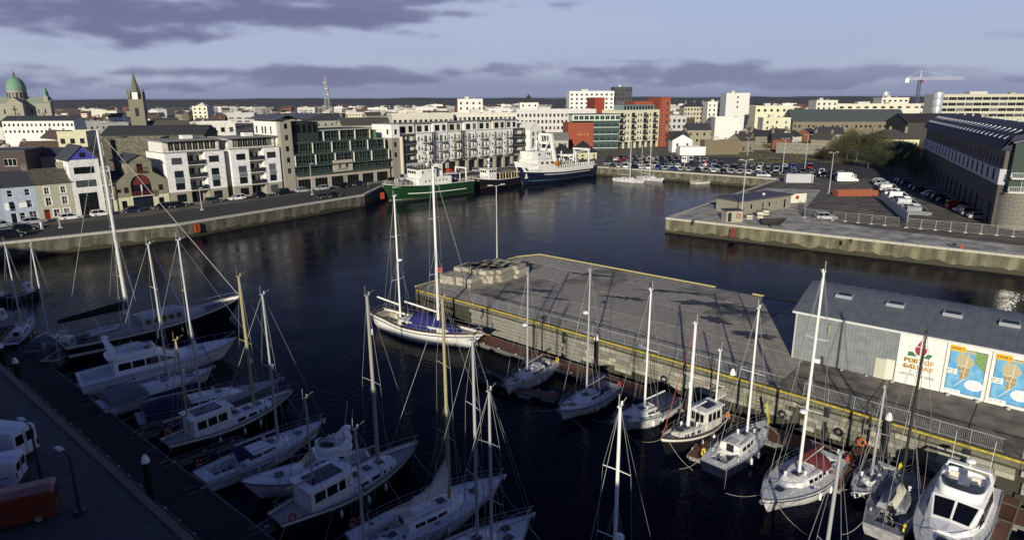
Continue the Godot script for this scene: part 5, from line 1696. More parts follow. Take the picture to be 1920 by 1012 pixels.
	# upper course of concrete, then the kerb with its yellow paint
	for i in range(0, 4):
		var a: Vector2 = JN[i]; var b: Vector2 = JN[i + 1]
		var d := (b - a).normalized(); var nr := -Vector2(-d.y, d.x)
		var k := 0
		var x := 0.0
		while x < minf(a.distance_to(b), 60.0):
			var l := minf(4.0, a.distance_to(b) - x)
			var c := a + d * (x + l / 2)
			var mb := MB.new()
			mb.box(Vector3.ZERO, Vector3(l - 0.03, 0.4, 0.7))
			var s := inst("coping_stone", mb.mesh(), mt("77745f", 0.9, "stain", 2.5), wall, W(c.x - nr.x * 0.22, c.y - nr.y * 0.22, Q - 0.16))
			s.rotation.y = hd(rad_to_deg(atan2(d.x, d.y)))
			if not (i == 2 and k > 0 and k % 9 == 0):
				var kb := MB.new()
				kb.box(Vector3.ZERO, Vector3(l - 0.02, 0.13, 0.2))
				var y := inst("yellow_kerb", kb.mesh(), mt("c4b040", 0.75, "stain", 1.4), wall, W(c.x + nr.x * 0.02, c.y + nr.y * 0.02, Q + 0.105))
				y.rotation.y = s.rotation.y
			x += l
			k += 1
	# dark timber fenders down the wall
	for px in [908, 1058, 1562, 1640, 1843]:
		var b := wall_at(px)
		var mb := MB.new()
		mb.box(Vector3.ZERO, Vector3(0.5, 3.0, 0.4))
		var s := inst("timber_fender", mb.mesh(), mt("17171a", 0.8), wall, b + Vector3(0, Q - 1.6, 0))
		s.rotation.y = hd(131)
	# tyres, ladders and a lifebuoy on the wall
	for q in [[1592, 1.4, "tyre"], [1250, 1.3, "tyre"], [1480, 1.4, "tyre"], [1638, 1.2, "buoy"]]:
		var b := wall_at(q[0])
		var o := thing("tyre_fender" if q[2] == "tyre" else "lifebuoy", "old black tyre hanging against the jetty wall" if q[2] == "tyre" else "orange lifebuoy hanging on the jetty wall beside a mooring pile", "tyre" if q[2] == "tyre" else "lifebuoy", b + Vector3(-0.32, q[1], 0.37), hd(131), "tyres on the jetty wall" if q[2] == "tyre" else "")
		var ring := []
		for k in 17: ring.append(Vector3(cos(TAU * k / 16) * 0.28, sin(TAU * k / 16) * 0.28, 0))
		var mb := MB.new()
		mb.tube(ring, 0.1, 7)
		put("ring", mb, mt("1b1b1c", 0.8) if q[2] == "tyre" else mt("b85a2c", 0.6), o)
		var rp := MB.new()
		rp.tube([Vector3(0, 0.4, 0), Vector3(0, Q - q[1] + 0.1, -0.25)], 0.02, 5)
		put("rope", rp, mt("8d8878", 0.9), o)
	for px in [1005, 1225, 1430, 1755]:
		var b := wall_at(px)
		var o := thing("wall_ladder", "rusty iron ladder down the jetty wall", "ladder", b + Vector3(-0.16, 0.2, 0.19), hd(131), "ladders on the jetty wall")
		for s in [-0.22, 0.22]: slab(o, "stile", s - 0.025, s + 0.025, 0, Q - 0.2, -0.03, 0.03, mt("5a4a3c", 0.8))
		for k in 10: slab(o, "rung", -0.195, 0.195, 0.15 + k * 0.28, 0.19 + k * 0.28, -0.015, 0.015, mt("5a4a3c", 0.8))
	# kerb of the far side
	var fk := thing("kerb", "pale yellow kerb along the far edge of the jetty", "kerb")
	for i in JF.size() - 1:
		var a: Vector2 = JF[i]; var b: Vector2 = JF[i + 1]
		var x := 0.0
		var k := 0
		while x < minf(a.distance_to(b), 75.0):
			var l := minf(5.0, a.distance_to(b) - x)
			var c := along(a, b, x + l / 2)
			if k % 7 != 6 or i < 2:
				var mb := MB.new()
				mb.box(Vector3.ZERO, Vector3(l - 0.05, 0.18, 0.22))
				var s := inst("kerb_beam", mb.mesh(), mt("b0a672", 0.8, "mottle", 1.4), fk, W(c.x, c.y, Q + 0.1))
				s.rotation.y = hd(rad_to_deg(atan2(b.x - a.x, b.y - a.y)))
			x += l
			k += 1
	# galvanised railing
	var rail := thing("railing", "galvanised steel railing along the near edge of the jetty", "railing")
	var pm := MB.new()
	pm.bx(-0.03, 0, -0.03, 0.03, 1.15, 0.03)
	pm.bx(0.03, 1.08, -0.025, 1.97, 1.14, 0.025); pm.bx(0.03, 0.12, -0.02, 1.97, 0.16, 0.02)
	for k in 15: pm.bx(0.15 + k * 0.12, 0.16, -0.008, 0.166 + k * 0.12, 1.08, 0.008)
	var panel := pm.mesh()
	for i in range(1, 4):
		var a: Vector2 = JN[i]; var b: Vector2 = JN[i + 1]
		var d := (b - a).normalized(); var into := Vector2(-d.y, d.x)
		for k in int(minf(a.distance_to(b), 40) / 2.0):
			var p := a + d * k * 2.0 + into * 0.75
			var s := inst("rail_panel", panel, mt("9a9c9c", 0.45, "", 4.0, 0.3), rail, W(p.x, p.y, Q))
			s.rotation.y = hd(rad_to_deg(atan2(d.x, d.y)))
	# lamp column at the end of the jetty
	lamp_post("tall lamp column with twin arms at the end of the jetty", G(932, 492), 12.0, true, "")
	var lb := thing("lifebuoy_post", "red lifebuoy box on a post at the jetty end", "lifebuoy", G(826, 522))
	slab(lb, "post", -0.05, 0.05, 0, 1.4, -0.05, 0.05, mt("8f8f8f", 0.5))
	slab(lb, "buoy_box", -0.35, 0.35, 0.9, 1.7, 0.05, 0.25, mt("8f1f1a", 0.6))
	# stack of concrete blocks
	rng.seed = 31
	var c0 := v2(G(842, 531)); var c1 := v2(G(915, 520))
	for q in [[0.0, 0, 5, 1], [0.42, 1, 6, 2], [0.8, 0, 6, 2], [0.08, 2.4, 5, 2], [0.5, 3.2, 5, 2], [0.88, 2.6, 5, 2]]:
		for k in 4:
			for l in q[3] + 1:
				var p: Vector2 = c0.lerp(c1, q[0] + 0.045 * (k - 1)) + n * (q[1] + rng.randf() * 0.3 + 0.8) + u * (k * 1.3 - 1.0 + rng.randf() * 0.3)
				var b := thing("concrete_block", "long grey concrete block in the stack at the jetty end", "block", W(p.x, p.y, Q + 0.02 + l * 0.62), hd(35 + rng.randf_range(-6, 6)), "stacked concrete blocks")
				var mb := MB.new()
				var bl := rng.randf_range(2.2, 3.4)
				var rows := []
				for s in [[0.0, 1.0], [0.08, 1.06], [0.5, 1.06], [0.56, 1.0]]:
					var w: float = 0.55 * s[1]
					rows.append(PackedVector3Array([Vector3(-bl / 2, s[0], w), Vector3(bl / 2, s[0], w), Vector3(bl / 2, s[0], -w), Vector3(-bl / 2, s[0], -w)]))
				mb.facets(rows, true); mb.fan(rows[3]); mb.fan(rows[0])
				put("block_body", mb, mt(["bdb8a8", "b0ab9a", "a39e8d"][rng.randi() % 3], 0.9, "stain", 1.6), b)
				for s in [-1.0, 1.0]:
					var loops := MB.new()
					loops.tube([Vector3(s * bl * 0.3 - 0.12, 0.54, 0), Vector3(s * bl * 0.3 - 0.1, 0.7, 0), Vector3(s * bl * 0.3 + 0.1, 0.7, 0), Vector3(s * bl * 0.3 + 0.12, 0.54, 0)], 0.02, 4)
					put("lifting_loop", loops, mt("4d3b2c", 0.8), b)
	make_shed()
	make_pontoons()

func wall_at(px: float) -> Vector3:      # foot of the jetty's near wall at a pixel column
	var r := ray(px, 700)
	var best := Vector3.ZERO
	for i in range(0, 4):
		var hit = Geometry2D.segment_intersects_segment(JN[i], JN[i + 1], Vector2.ZERO, Vector2(r.x, -r.z) * 10.0)
		if hit != null: best = W(hit.x, hit.y, 0)
	return best

var lamp_proto := {}
func lamp_post(label: String, at: Vector3, h: float, twin: bool, group: String, arm_turn := 0.6, hex := "aeb0ae") -> void:
	var o := thing("lamp_post", label, "street lamp", at, arm_turn, group)
	var key := "%.1f%s" % [h, twin]
	if not lamp_proto.has(key):
		var mb := MB.new()
		mb.tube([Vector3(0, 0, 0), Vector3(0, h * 0.5, 0), Vector3(0, h, 0)], 0.12, 8, 0.06)
		mb.bx(-0.3, 0, -0.3, 0.3, 0.25, 0.3)
		var a := MB.new()
		for s in ([-1.0, 1.0] if twin else [1.0]):
			a.tube([Vector3(0, h - 0.05, 0), Vector3(s * 0.9, h + 0.12, 0)], 0.045, 6)
		var l := MB.new()
		l.box(Vector3.ZERO, Vector3(0.7, 0.12, 0.28))
		lamp_proto[key] = [mb.mesh(), a.mesh(), l.mesh()]
	inst("column", lamp_proto[key][0], mt(hex, 0.5), o)
	inst("arm", lamp_proto[key][1], mt(hex, 0.5), o)
	for s in ([-1.0, 1.0] if twin else [1.0]): inst("lantern", lamp_proto[key][2], mt("c9cac6", 0.5), o, Vector3(s * 1.15, h + 0.13, 0))

func picture(w: int, h: int, fn: Callable) -> StandardMaterial3D:
	var im := Image.create(w, h, false, Image.FORMAT_RGB8)
	for y in h:
		for x in w: im.set_pixel(x, y, fn.call((x + 0.5) / w, 1.0 - (y + 0.5) / h))
	im.generate_mipmaps()
	var m := StandardMaterial3D.new()
	m.albedo_texture = ImageTexture.create_from_image(im)
	m.roughness = 0.6
	m.cull_mode = BaseMaterial3D.CULL_DISABLED
	return m

func board(root: Node3D, called: String, x0: float, x1: float, y0: float, y1: float, z: float, m: Material) -> MeshInstance3D:
	var mb := MB.new()
	mb.quad(Vector3(x0, y0, z), Vector3(x1, y0, z), Vector3(x1, y1, z), Vector3(x0, y1, z))
	mb.u = PackedVector2Array([Vector2(0, 1), Vector2(1, 0), Vector2(1, 1), Vector2(0, 1), Vector2(0, 0), Vector2(1, 0)])
	return put(called, mb, m, root)

func words(root: Node3D, text: String, at: Vector3, height: float, m: Material, depth := 0.02, b := Basis.IDENTITY) -> void:
	var tm := TextMesh.new()
	tm.text = text
	var f := SystemFont.new()
	f.font_names = PackedStringArray(["Droid Sans"])
	f.font_weight = 700
	tm.font = f
	tm.font_size = 32
	tm.pixel_size = height / 24.0
	tm.depth = depth
	inst("lettering", tm, m, root, at, b)

func inside(p: Vector2, poly: Array) -> bool: return Geometry2D.is_point_in_polygon(p, PackedVector2Array(poly))

func make_shed() -> void:
	var o := thing("harbour_shed", "long grey metal shed with low pitched roof and painted map boards", "shed", W(27.6, 59.8), hd(129.5))
	var L := 46.0; var dep := 12.0; var eave := 4.8; var rise := 1.6
	var clad := mt("7f8486", 0.55, "mottle", 6.0)
	# ribbed walls
	var mb := MB.new()
	for side in [[Vector3(0, 0, 0), Vector3(1, 0, 0), Vector3(0, 0, 1), L], [Vector3(0, 0, -dep), Vector3(0, 0, 1), Vector3(-1, 0, 0), dep], [Vector3(L, 0, -dep), Vector3(-1, 0, 0), Vector3(0, 0, -1), L]]:
		var n := int(side[3] / 0.3)
		for k in n:
			var s: float = side[3] / n
			var pr := [0.0, 0.62, 0.7, 0.92, 1.0]
			var zz := [0.0, 0.0, 0.018, 0.018, 0.0]
			for j in 4:
				var a: Vector3 = side[0] + side[1] * (k + pr[j]) * s + side[2] * zz[j]; var b: Vector3 = side[0] + side[1] * (k + pr[j + 1]) * s + side[2] * zz[j + 1]
				var ya := eave; var yb := eave
				if side[3] == dep:
					ya = eave + rise * (1 - absf((k + pr[j]) * s - dep / 2) / (dep / 2)); yb = eave + rise * (1 - absf((k + pr[j + 1]) * s - dep / 2) / (dep / 2))
				mb.quad(a, b, b + Vector3(0, yb, 0), a + Vector3(0, ya, 0))
	put("wall", mb, clad, o)
	var rows := []
	for k in 15:      # softly curved roof
		var z := 0.35 - (dep + 0.7) * k / 14.0
		var v := clampf(absf(z + dep / 2) / (dep / 2), 0, 1.06)
		var y := eave + 0.05 + rise * (1 - pow(v, 1.25))
		rows.append(PackedVector3Array([Vector3(-0.35, y, z), Vector3(L + 0.3, y, z)]))
	var rf := MB.new()
	rf.sheet(rows)
	var roof := put("roof", rf, mt("5f636c", 0.6, "mottle", 8.0), o)
	var rb := MB.new()
	for j in int(L / 1.0):
		for k in 14:
			var p: Vector3 = rows[k][0]; var q: Vector3 = rows[k + 1][0]
			rb.bar(Vector3(j * 1.0, p.y + 0.015, p.z), Vector3(j * 1.0, q.y + 0.008, q.z), 0.04, 0.02)
	put("roof_seam", rb, mt("5d616a", 0.6), roof)
	var gut := MB.new()
	gut.bx(-0.3, eave - 0.12, 0.2, L, eave + 0.06, 0.4)
	put("gutter", gut, mt("c7c8c4", 0.6), o)
	slab(o, "corner_flashing", -0.05, 0.1, 0, eave, 0.036, 0.06, mt("a9acab", 0.5))
	for t in [3.2, 7.6, 12.1, 16.2, 20.5]:
		var z := -4.1
		var y := eave + 0.05 + rise * (1 - pow(absf(z + dep / 2) / (dep / 2), 1.25))
		var fr := MB.new()
		for e in [[-0.75, -0.75, -0.6, 0.75], [0.6, -0.75, 0.75, 0.75], [-0.6, -0.75, 0.6, -0.62], [-0.6, 0.62, 0.6, 0.75]]: fr.bx(t + e[0], y - 0.2, z + e[1], t + e[2], y + 0.1, z + e[3])
		var s := put("rooflight", fr, mt("8d9096", 0.6), roof)
		slab(s, "pane", t - 0.6, t + 0.6, y + 0.02, y + 0.08, z - 0.62, z + 0.62, mt("1c2027", 0.5))
	# wall box, low panel and light roller door
	slab(o, "wall_box", 3.0, 3.25, 3.4, 4.2, 0.04, 0.3, mt("8a8a72", 0.7))
	slab(o, "white_notice", 2.0, 2.6, 0.05, 0.45, 0.045, 0.12, mt("e2e2da", 0.7))
	slab(o, "side_door", 7.2, 8.05, 0.0, 1.9, 0.045, 0.1, mt("b4b4a2", 0.7))
	var sd := slab(o, "louvred_door", 8.05, 8.75, 0.0, 2.0, 0.045, 0.1, mt("c6c6b8", 0.7))
	for k in 6: slab(sd, "slat", 8.13, 8.67, 0.2 + k * 0.28, 0.36 + k * 0.28, 0.1, 0.13, mt("d3d3c6", 0.7))
	# white boards
	var wb := mt("e6e5dd", 0.6, "mottle", 3.0)
	var red := mt("98222e", 0.6); var grn := mt("2f6a3a", 0.6); var yel := mt("d8a72c", 0.6); var dk := mt("2a2622", 0.6)
	var b1 := slab(o, "white_board", 8.85, 12.35, 0.05, eave - 0.02, 0.045, 0.1, wb)
	# emblem: red bud with white cross bands and two leaves
	var shp := func(parent: Node3D, called: String, pts: Array, z: float, m: Material) -> void:
		var pp := PackedVector2Array()
		for p in pts: pp.append(p)
		var q := MB.new()
		var ids := Geometry2D.triangulate_polygon(pp)
		for i in range(0, ids.size(), 3):
			var A := Vector3(pp[ids[i]].x, pp[ids[i]].y, z); var B := Vector3(pp[ids[i + 1]].x, pp[ids[i + 1]].y, z); var C := Vector3(pp[ids[i + 2]].x, pp[ids[i + 2]].y, z)
			if (B - A).cross(C - A).z < 0: q.tri(A, C, B)
			else: q.tri(A, B, C)
		put(called, q, m, parent)
	var cx := 10.55
	shp.call(b1, "bud_petal", [Vector2(cx - 0.04, 4.35), Vector2(cx - 0.38, 3.72), Vector2(cx - 0.04, 3.72)], 0.106, red)
	shp.call(b1, "bud_petal", [Vector2(cx + 0.04, 4.35), Vector2(cx + 0.04, 3.72), Vector2(cx + 0.38, 3.72)], 0.106, red)
	shp.call(b1, "bud_petal", [Vector2(cx - 0.04, 3.64), Vector2(cx - 0.43, 3.64), Vector2(cx - 0.44, 3.3), Vector2(cx - 0.3, 2.98), Vector2(cx - 0.04, 2.88)], 0.106, red)
	shp.call(b1, "bud_petal", [Vector2(cx + 0.04, 3.64), Vector2(cx + 0.04, 2.88), Vector2(cx + 0.3, 2.98), Vector2(cx + 0.44, 3.3), Vector2(cx + 0.43, 3.64)], 0.106, red)
	shp.call(b1, "leaf", [Vector2(cx - 0.25, 2.76), Vector2(cx - 0.95, 2.72), Vector2(cx - 0.92, 3.12), Vector2(cx - 0.55, 3.14)], 0.106, grn)
	shp.call(b1, "leaf", [Vector2(cx + 0.25, 2.76), Vector2(cx + 0.55, 3.14), Vector2(cx + 0.92, 3.18), Vector2(cx + 0.7, 2.72)], 0.106, grn)
	for k in 2:
		words(b1, ["PORT OF", "GALWAY"][k], Vector3(cx + 0.0, 2.36 - k * 0.55, 0.135), 0.4, mt("c9a24a", 0.6))
		words(b1, ["PORT OF", "GALWAY"][k], Vector3(cx - 0.035, 2.325 - k * 0.55, 0.115), 0.42, mt("5e2a1c", 0.6))
	strokes(b1, Vector3(cx - 0.1, 1.3, 0.1), 1.0, 0.17, [3, 4], mt("a9a9a6", 0.6))
	strokes(b1, Vector3(cx, 0.9, 0.1), 2.6, 0.22, [5, 3, 4, 6], mt("7d7d7a", 0.6))
	# two painted maps
	var cs := FastNoiseLite.new()
	cs.seed = 4
	cs.frequency = 6.0
	for k in 2:
		var x0: float = [12.4, 15.55][k]
		var b := slab(o, "white_board", x0, x0 + 3.1, 0.05, eave - 0.02, 0.045, 0.1, wb)
		var land := [Vector2(0.2, 0.78), Vector2(0.3, 0.92), Vector2(0.6, 0.88), Vector2(0.7, 0.72), Vector2(0.58, 0.6), Vector2(0.6, 0.48), Vector2(0.5, 0.34), Vector2(0.34, 0.28), Vector2(0.38, 0.45), Vector2(0.27, 0.55)]
		var hill := [Vector2(0.68, 1.0), Vector2(1.0, 1.0), Vector2(1.0, 0.58), Vector2(0.86, 0.63), Vector2(0.7, 0.76)]
		var m := picture(192, 256, func(x: float, y: float) -> Color:
			var p := Vector2(x + cs.get_noise_2d(x, y) * 0.03, y + cs.get_noise_2d(x + 9, y) * 0.03)
			if x < 0.015 or x > 0.985 or y < 0.012 or y > 0.988: return Color("2a2a26")
			var c := Color("4f93bf").lerp(Color("7ab0cf"), clampf(cs.get_noise_2d(x * 0.5 + 3, y * 0.5) + 0.4, 0, 1))
			if inside(p, hill): c = Color("5e8a45").lerp(Color("80946a"), clampf(cs.get_noise_2d(x * 2, y * 2 + 5) + 0.5, 0, 1))
			elif inside(p, land) or y > 0.93: c = (Color("a59d7a") if p.y > 0.62 else Color("8d7a52")).lerp(Color("c9c4b0"), clampf(cs.get_noise_2d(x * 4, y * 4) * 1.6, 0, 1))
			if inside(p, land) and (absf(p.x - 0.46 - (p.y - 0.5) * 0.1) < 0.008 or absf(p.y - 0.5) < 0.006 or absf(p.y - 0.62) < 0.006): c = Color("d9cfae")
			if absf(x - 0.32 - (y - 0.2) * 1.15) < 0.012 and y > 0.14 and y < 0.36: c = Color("e3dcc0")
			return c)
		board(b, "painted_map", x0 + 0.25, x0 + 2.85, 0.3, 4.25, 0.106, m)
		slab(b, "stage_plate", x0 + 0.2, x0 + 1.3, 4.0, 4.5, 0.1, 0.13, yel)
		words(b, ["STAGE 1", "STAGE 2"][k], Vector3(x0 + 0.75, 4.25, 0.135), 0.19, dk, 0.01)
		slab(b, "label_plate", x0 + 0.05, x0 + 0.95, 1.95, 2.4, 0.107, 0.12, mt("e9e9e2", 0.6))
		strokes(b, Vector3(x0 + 0.5, 2.2, 0.115), 0.7, 0.12, [5, 3], dk)
		strokes(b, Vector3(x0 + 0.5, 2.02, 0.115), 0.7, 0.1, [4, 4], dk)
		slab(b, "label_plate", x0 + 0.1, x0 + 1.4, 0.25, 0.55, 0.107, 0.12, mt("e9e9e2", 0.6))
		var st := []
		for j in 32: st.append(Vector2(x0 + 2.25 + cos(TAU * j / 32) * 0.68 * (1.0 if j % 2 else 0.88), 1.25 + sin(TAU * j / 32) * 0.5 * (1.0 if j % 2 else 0.88)))
		shp.call(b, "starburst", st, 0.112, mt("eeeee8", 0.6))
		for j in 3: strokes(b, Vector3(x0 + 2.25, 1.4 - j * 0.19, 0.1), 0.7, 0.1, [4, 2, 3], mt("9a9a94", 0.6))
		strokes(b, Vector3(x0 + 0.75, 0.35, 0.1), 1.1, 0.12, [4, 3, 4], dk)
	var b3 := slab(o, "white_board", 18.7, 24.0, 0.05, eave - 0.02, 0.045, 0.1, wb)
	# things along the foot of the wall
	rng.seed = 4
	for k in 7:
		var q := thing("rubble_stone", "loose grey stone lying along the foot of the grey shed", "stone", W(27.6, 59.8) + Vector3(0.772, 0, 0.636) * (4.6 + k * 2.1) + Vector3(-0.636, 0, 0.772) * 0.4, rng.randf() * 3, "loose stones along the shed")
		var s := MB.new()
		var r := rng.randf_range(0.1, 0.22)
		s.lathe(Vector3.ZERO, [[r * 0.8, 0], [r, r * 0.5], [r * 0.6, r], [0, r * 1.1]], 6)
		put("stone", s, mt("a9a89e", 0.9), q)

func make_pontoons() -> void:
	rng.seed = 9
	var timber := mt("6b4736", 0.85, "fine", 0.8)
	var dark := mt("2a2726", 0.9, "fine", 1.5)
	var conc := mt("8c8a84", 0.9, "mottle", 2.0)
	# along the jetty
	var a: Vector2 = JN[1]; var b: Vector2 = JN[3]
	var d := (b - a).normalized(); var out := -Vector2(-d.y, d.x)
	for k in 9:
		var c := a + d * (3.5 + k * 7.6) + out * 2.6
		var o := thing("pontoon", "brown timber-decked pontoon section floating along the jetty wall", "pontoon", W(c.x, c.y, 0), hd(rad_to_deg(atan2(d.x, d.y))), "pontoon sections along the jetty wall")
		pontoon_parts(o, 7.45, 2.5, timber, conc)
	# fingers
	for q in [[[1045, 752], [970, 740], "pontoon finger beside the small white sloop"], [[1352, 800], [1300, 868], "narrow timber pontoon finger between the motor sailer and the navy sloop"], [[1625, 838], [1560, 925], "brown timber pontoon finger beside the large white sloop"], [[1905, 925], [1860, 1040], "timber pontoon finger beside the white motor cruiser"]]:
		var p0 := G(q[0][0], q[0][1], 0.0); var p1 := G(q[1][0], q[1][1], 0.0)
		var o := thing("pontoon_finger", q[2], "pontoon", (p0 + p1) / 2, hd(heading(p0, p1)), "pontoon fingers")
		pontoon_parts(o, p0.distance_to(p1), 1.1, timber, conc)
	# walkway along the near quay
	var n0 := v2(G(61, 695, 0.5)); var n1 := v2(G(430, 1002, 0.5))
	var nd := (n1 - n0).normalized()
	for k in range(-3, 9):
		var c := n0 + nd * (k * 6.3)
		var o := thing("pontoon", "dark pontoon section of the walkway below the near quay", "pontoon", W(c.x, c.y, 0), hd(rad_to_deg(atan2(nd.x, nd.y))), "walkway pontoon sections below the near quay")
		pontoon_parts(o, 6.2, 3.2, dark, conc)
	for q in [[[300, 885], [400, 872]], [[352, 935], [470, 955]], [[150, 765], [205, 790]], [[240, 830], [300, 838]], [[470, 1010], [560, 1020]]]:
		var p0 := G(q[0][0], q[0][1], 0.0); var p1 := p0 + (G(520, 720, 0) - G(265, 800, 0)).normalized() * 6.5
		var o := thing("pontoon_finger", "dark pontoon finger between boats off the near walkway", "pontoon", (p0 + p1) / 2, hd(heading(p0, p1)), "dark pontoon fingers off the near walkway")
		pontoon_parts(o, p0.distance_to(p1), 0.9, dark, conc)
	# piles with white cone caps
	for q in [[1117, 690, 627, "jetty"], [1369, 762, 690, "jetty"], [1655, 862, 770, "jetty"], [285, 945, 848, "near"], [36, 720, 668, "near"], [8, 690, 640, "near"]]:
		var p := G(q[0], q[1], 0.2)
		var h := HT(p, q[0], q[2])
		var o := thing("mooring_pile", "black steel mooring pile with white cone cap by the " + ("jetty wall" if q[3] == "jetty" else "near quay walkway"), "pile", W(p.x, -p.z, 0), 0.0, "mooring piles")
		var m := MB.new()
		m.tube([Vector3(0, -1.5, 0), Vector3(0, h - 0.6, 0)], 0.25, 12)
		put("shaft", m, mt("141416", 0.6), o)
		var cp := MB.new()
		cp.lathe(Vector3(0, h - 0.6, 0), [[0.27, 0], [0.27, 0.2], [0.12, 0.55], [0.0, 0.62]], 12)
		put("cone_cap", cp, mt("e4e4e0", 0.5), o)

func pontoon_parts(o: Node3D, L: float, w: float, deck: Material, edge: Material) -> void:
	slab(o, "decking", -L / 2, L / 2, 0.48, 0.55, -w / 2 + 0.1, w / 2 - 0.1, deck)
	slab(o, "edge_beam", -L / 2, L / 2, 0.3, 0.57, w / 2 - 0.1, w / 2, mt("6f6c66", 0.8))
	slab(o, "edge_beam", -L / 2, L / 2, 0.3, 0.57, -w / 2, -w / 2 + 0.1, mt("6f6c66", 0.8))
	for s in [-0.3, 0.3]: slab(o, "float", L * s - L * 0.16, L * s + L * 0.16, -0.4, 0.3, -w * 0.42, w * 0.42, edge)
	for s in [-0.35, 0.0, 0.35]:
		var c := MB.new()
		c.bx(L * s - 0.15, 0.66, w / 2 - 0.12, L * s + 0.15, 0.71, w / 2 - 0.04); c.bx(L * s - 0.05, 0.57, w / 2 - 0.11, L * s + 0.05, 0.66, w / 2 - 0.05)
		put("cleat", c, mt("b9bab6", 0.5), o)

# ---------------------------------------------------------------- cars (local x forwards)
var car_meshes := {}
const PAINT := {"white": "dcdcda", "silver": "9fa3a7", "black": "141518", "dark grey": "3a3d42", "navy": "1c2540", "red": "7a1c1c", "blue": "2c4a86", "grey": "6d7176"}

func car_shape(kind: String) -> Array:
	if car_meshes.has(kind): return car_meshes[kind]
	# side outlines: body stations [x, half width low, half width at belt, y low, y belt] and cabin stations
	var L := 4.2; var hw := 0.87
	var body := []; var cab := []
	var belt := 0.86; var top := 1.42
	if kind == "suv": L = 4.4; hw = 0.9; belt = 0.98; top = 1.68
	if kind == "van": L = 4.9; hw = 0.95; belt = 1.1; top = 1.95
	var r := -L / 2; var f := L / 2
	body = [[r, hw * 0.86, hw * 0.8, 0.42, belt - 0.18], [r + 0.12, hw * 0.97, hw * 0.92, 0.26, belt - 0.02], [r + 0.9, hw, hw * 0.97, 0.22, belt], [f - 1.35, hw, hw * 0.97, 0.22, belt], [f - 0.35, hw * 0.97, hw * 0.9, 0.24, belt - 0.18], [f - 0.05, hw * 0.88, hw * 0.8, 0.3, belt - 0.3], [f, hw * 0.8, hw * 0.72, 0.4, belt - 0.42]]
	match kind:
		"saloon": cab = [[r + 0.55, hw * 0.9, hw * 0.85, belt - 0.02, belt + 0.03], [r + 1.15, hw * 0.93, hw * 0.7, belt - 0.02, top], [f - 1.9, hw * 0.95, hw * 0.72, belt - 0.02, top], [f - 1.05, hw * 0.92, hw * 0.86, belt - 0.02, belt + 0.03]]
		"van": cab = [[r + 0.06, hw * 0.95, hw * 0.86, belt - 0.02, top - 0.04], [r + 0.3, hw * 0.97, hw * 0.86, belt - 0.02, top], [f - 1.5, hw * 0.97, hw * 0.84, belt - 0.02, top], [f - 0.75, hw * 0.93, hw * 0.84, belt - 0.06, belt + 0.03]]
		_: cab = [[r + 0.14, hw * 0.9, hw * 0.82, belt - 0.02, belt + 0.1], [r + 0.5, hw * 0.93, hw * 0.72, belt - 0.02, top], [f - 1.95, hw * 0.95, hw * 0.74, belt - 0.02, top], [f - 1.1, hw * 0.92, hw * 0.86, belt - 0.02, belt + 0.03]]
	var tmp := Node3D.new()
	var b := house(tmp, "b", body, null, 0.03).mesh
	var c := house(tmp, "c", cab, null, 0.03).mesh
	# roof panel and pillars in body colour
	var rp := MB.new()
	var t0: Array = cab[1]; var t1: Array = cab[2]
	rp.bx(t0[0] - 0.03, top - 0.02, -t0[2] - 0.015, t1[0] + 0.03, top + 0.045, t0[2] + 0.015)
	for s in [-1.0, 1.0]:
		for q in [[cab[0], t0], [t1, cab[3]]]:
			rp.bar(Vector3(q[0][0], q[0][4], s * (q[0][2] - 0.02)), Vector3(q[1][0], q[1][4], s * (q[1][2] - 0.0)), 0.09, 0.07)
		var mx: float = (t0[0] + t1[0]) / 2.0
		rp.bar(Vector3(mx, belt, s * hw * 0.95), Vector3(mx, top, s * t0[2]), 0.05, 0.09)
	if kind == "van":
		for s in [-1.0, 1.0]: rp.quad(Vector3(r + 0.06, belt, s * (hw * 0.965)), Vector3(f - 2.0, belt, s * (hw * 0.985)), Vector3(f - 2.0, top, s * (hw * 0.875)), Vector3(r + 0.2, top, s * (hw * 0.875)))
	var w := MB.new()
	var rows := []
	for q in [[0.0, -0.1], [0.2, -0.1], [0.31, -0.08], [0.31, 0.08], [0.2, 0.1], [0.0, 0.1]]:
		var line := PackedVector3Array()
		for k in 12: line.append(Vector3(cos(TAU * k / 12) * q[0], sin(TAU * k / 12) * q[0], q[1]))
		rows.append(line)
	w.sheet(rows, true)
	var hubm := MB.new()
	for s in [-1.0, 1.0]:
		var line := []
		for k in 10: line.append(Vector3(cos(TAU * k / 10) * 0.18, sin(TAU * k / 10) * 0.18, s * 0.105))
		hubm.fan(line)
	var hl := MB.new()
	for s in [-1.0, 1.0]: hl.box(Vector3(f - 0.06, belt - 0.34, s * hw * 0.66), Vector3(0.14, 0.14, 0.3))
	var tl := MB.new()
	for s in [-1.0, 1.0]: tl.box(Vector3(r + 0.03, belt - 0.2, s * hw * 0.74), Vector3(0.1, 0.2, 0.2))
	tmp.free()
	car_meshes[kind] = [b, c, rp.mesh(), w.mesh(), hubm.mesh(), hl.mesh(), tl.mesh(), L]
	return car_meshes[kind]

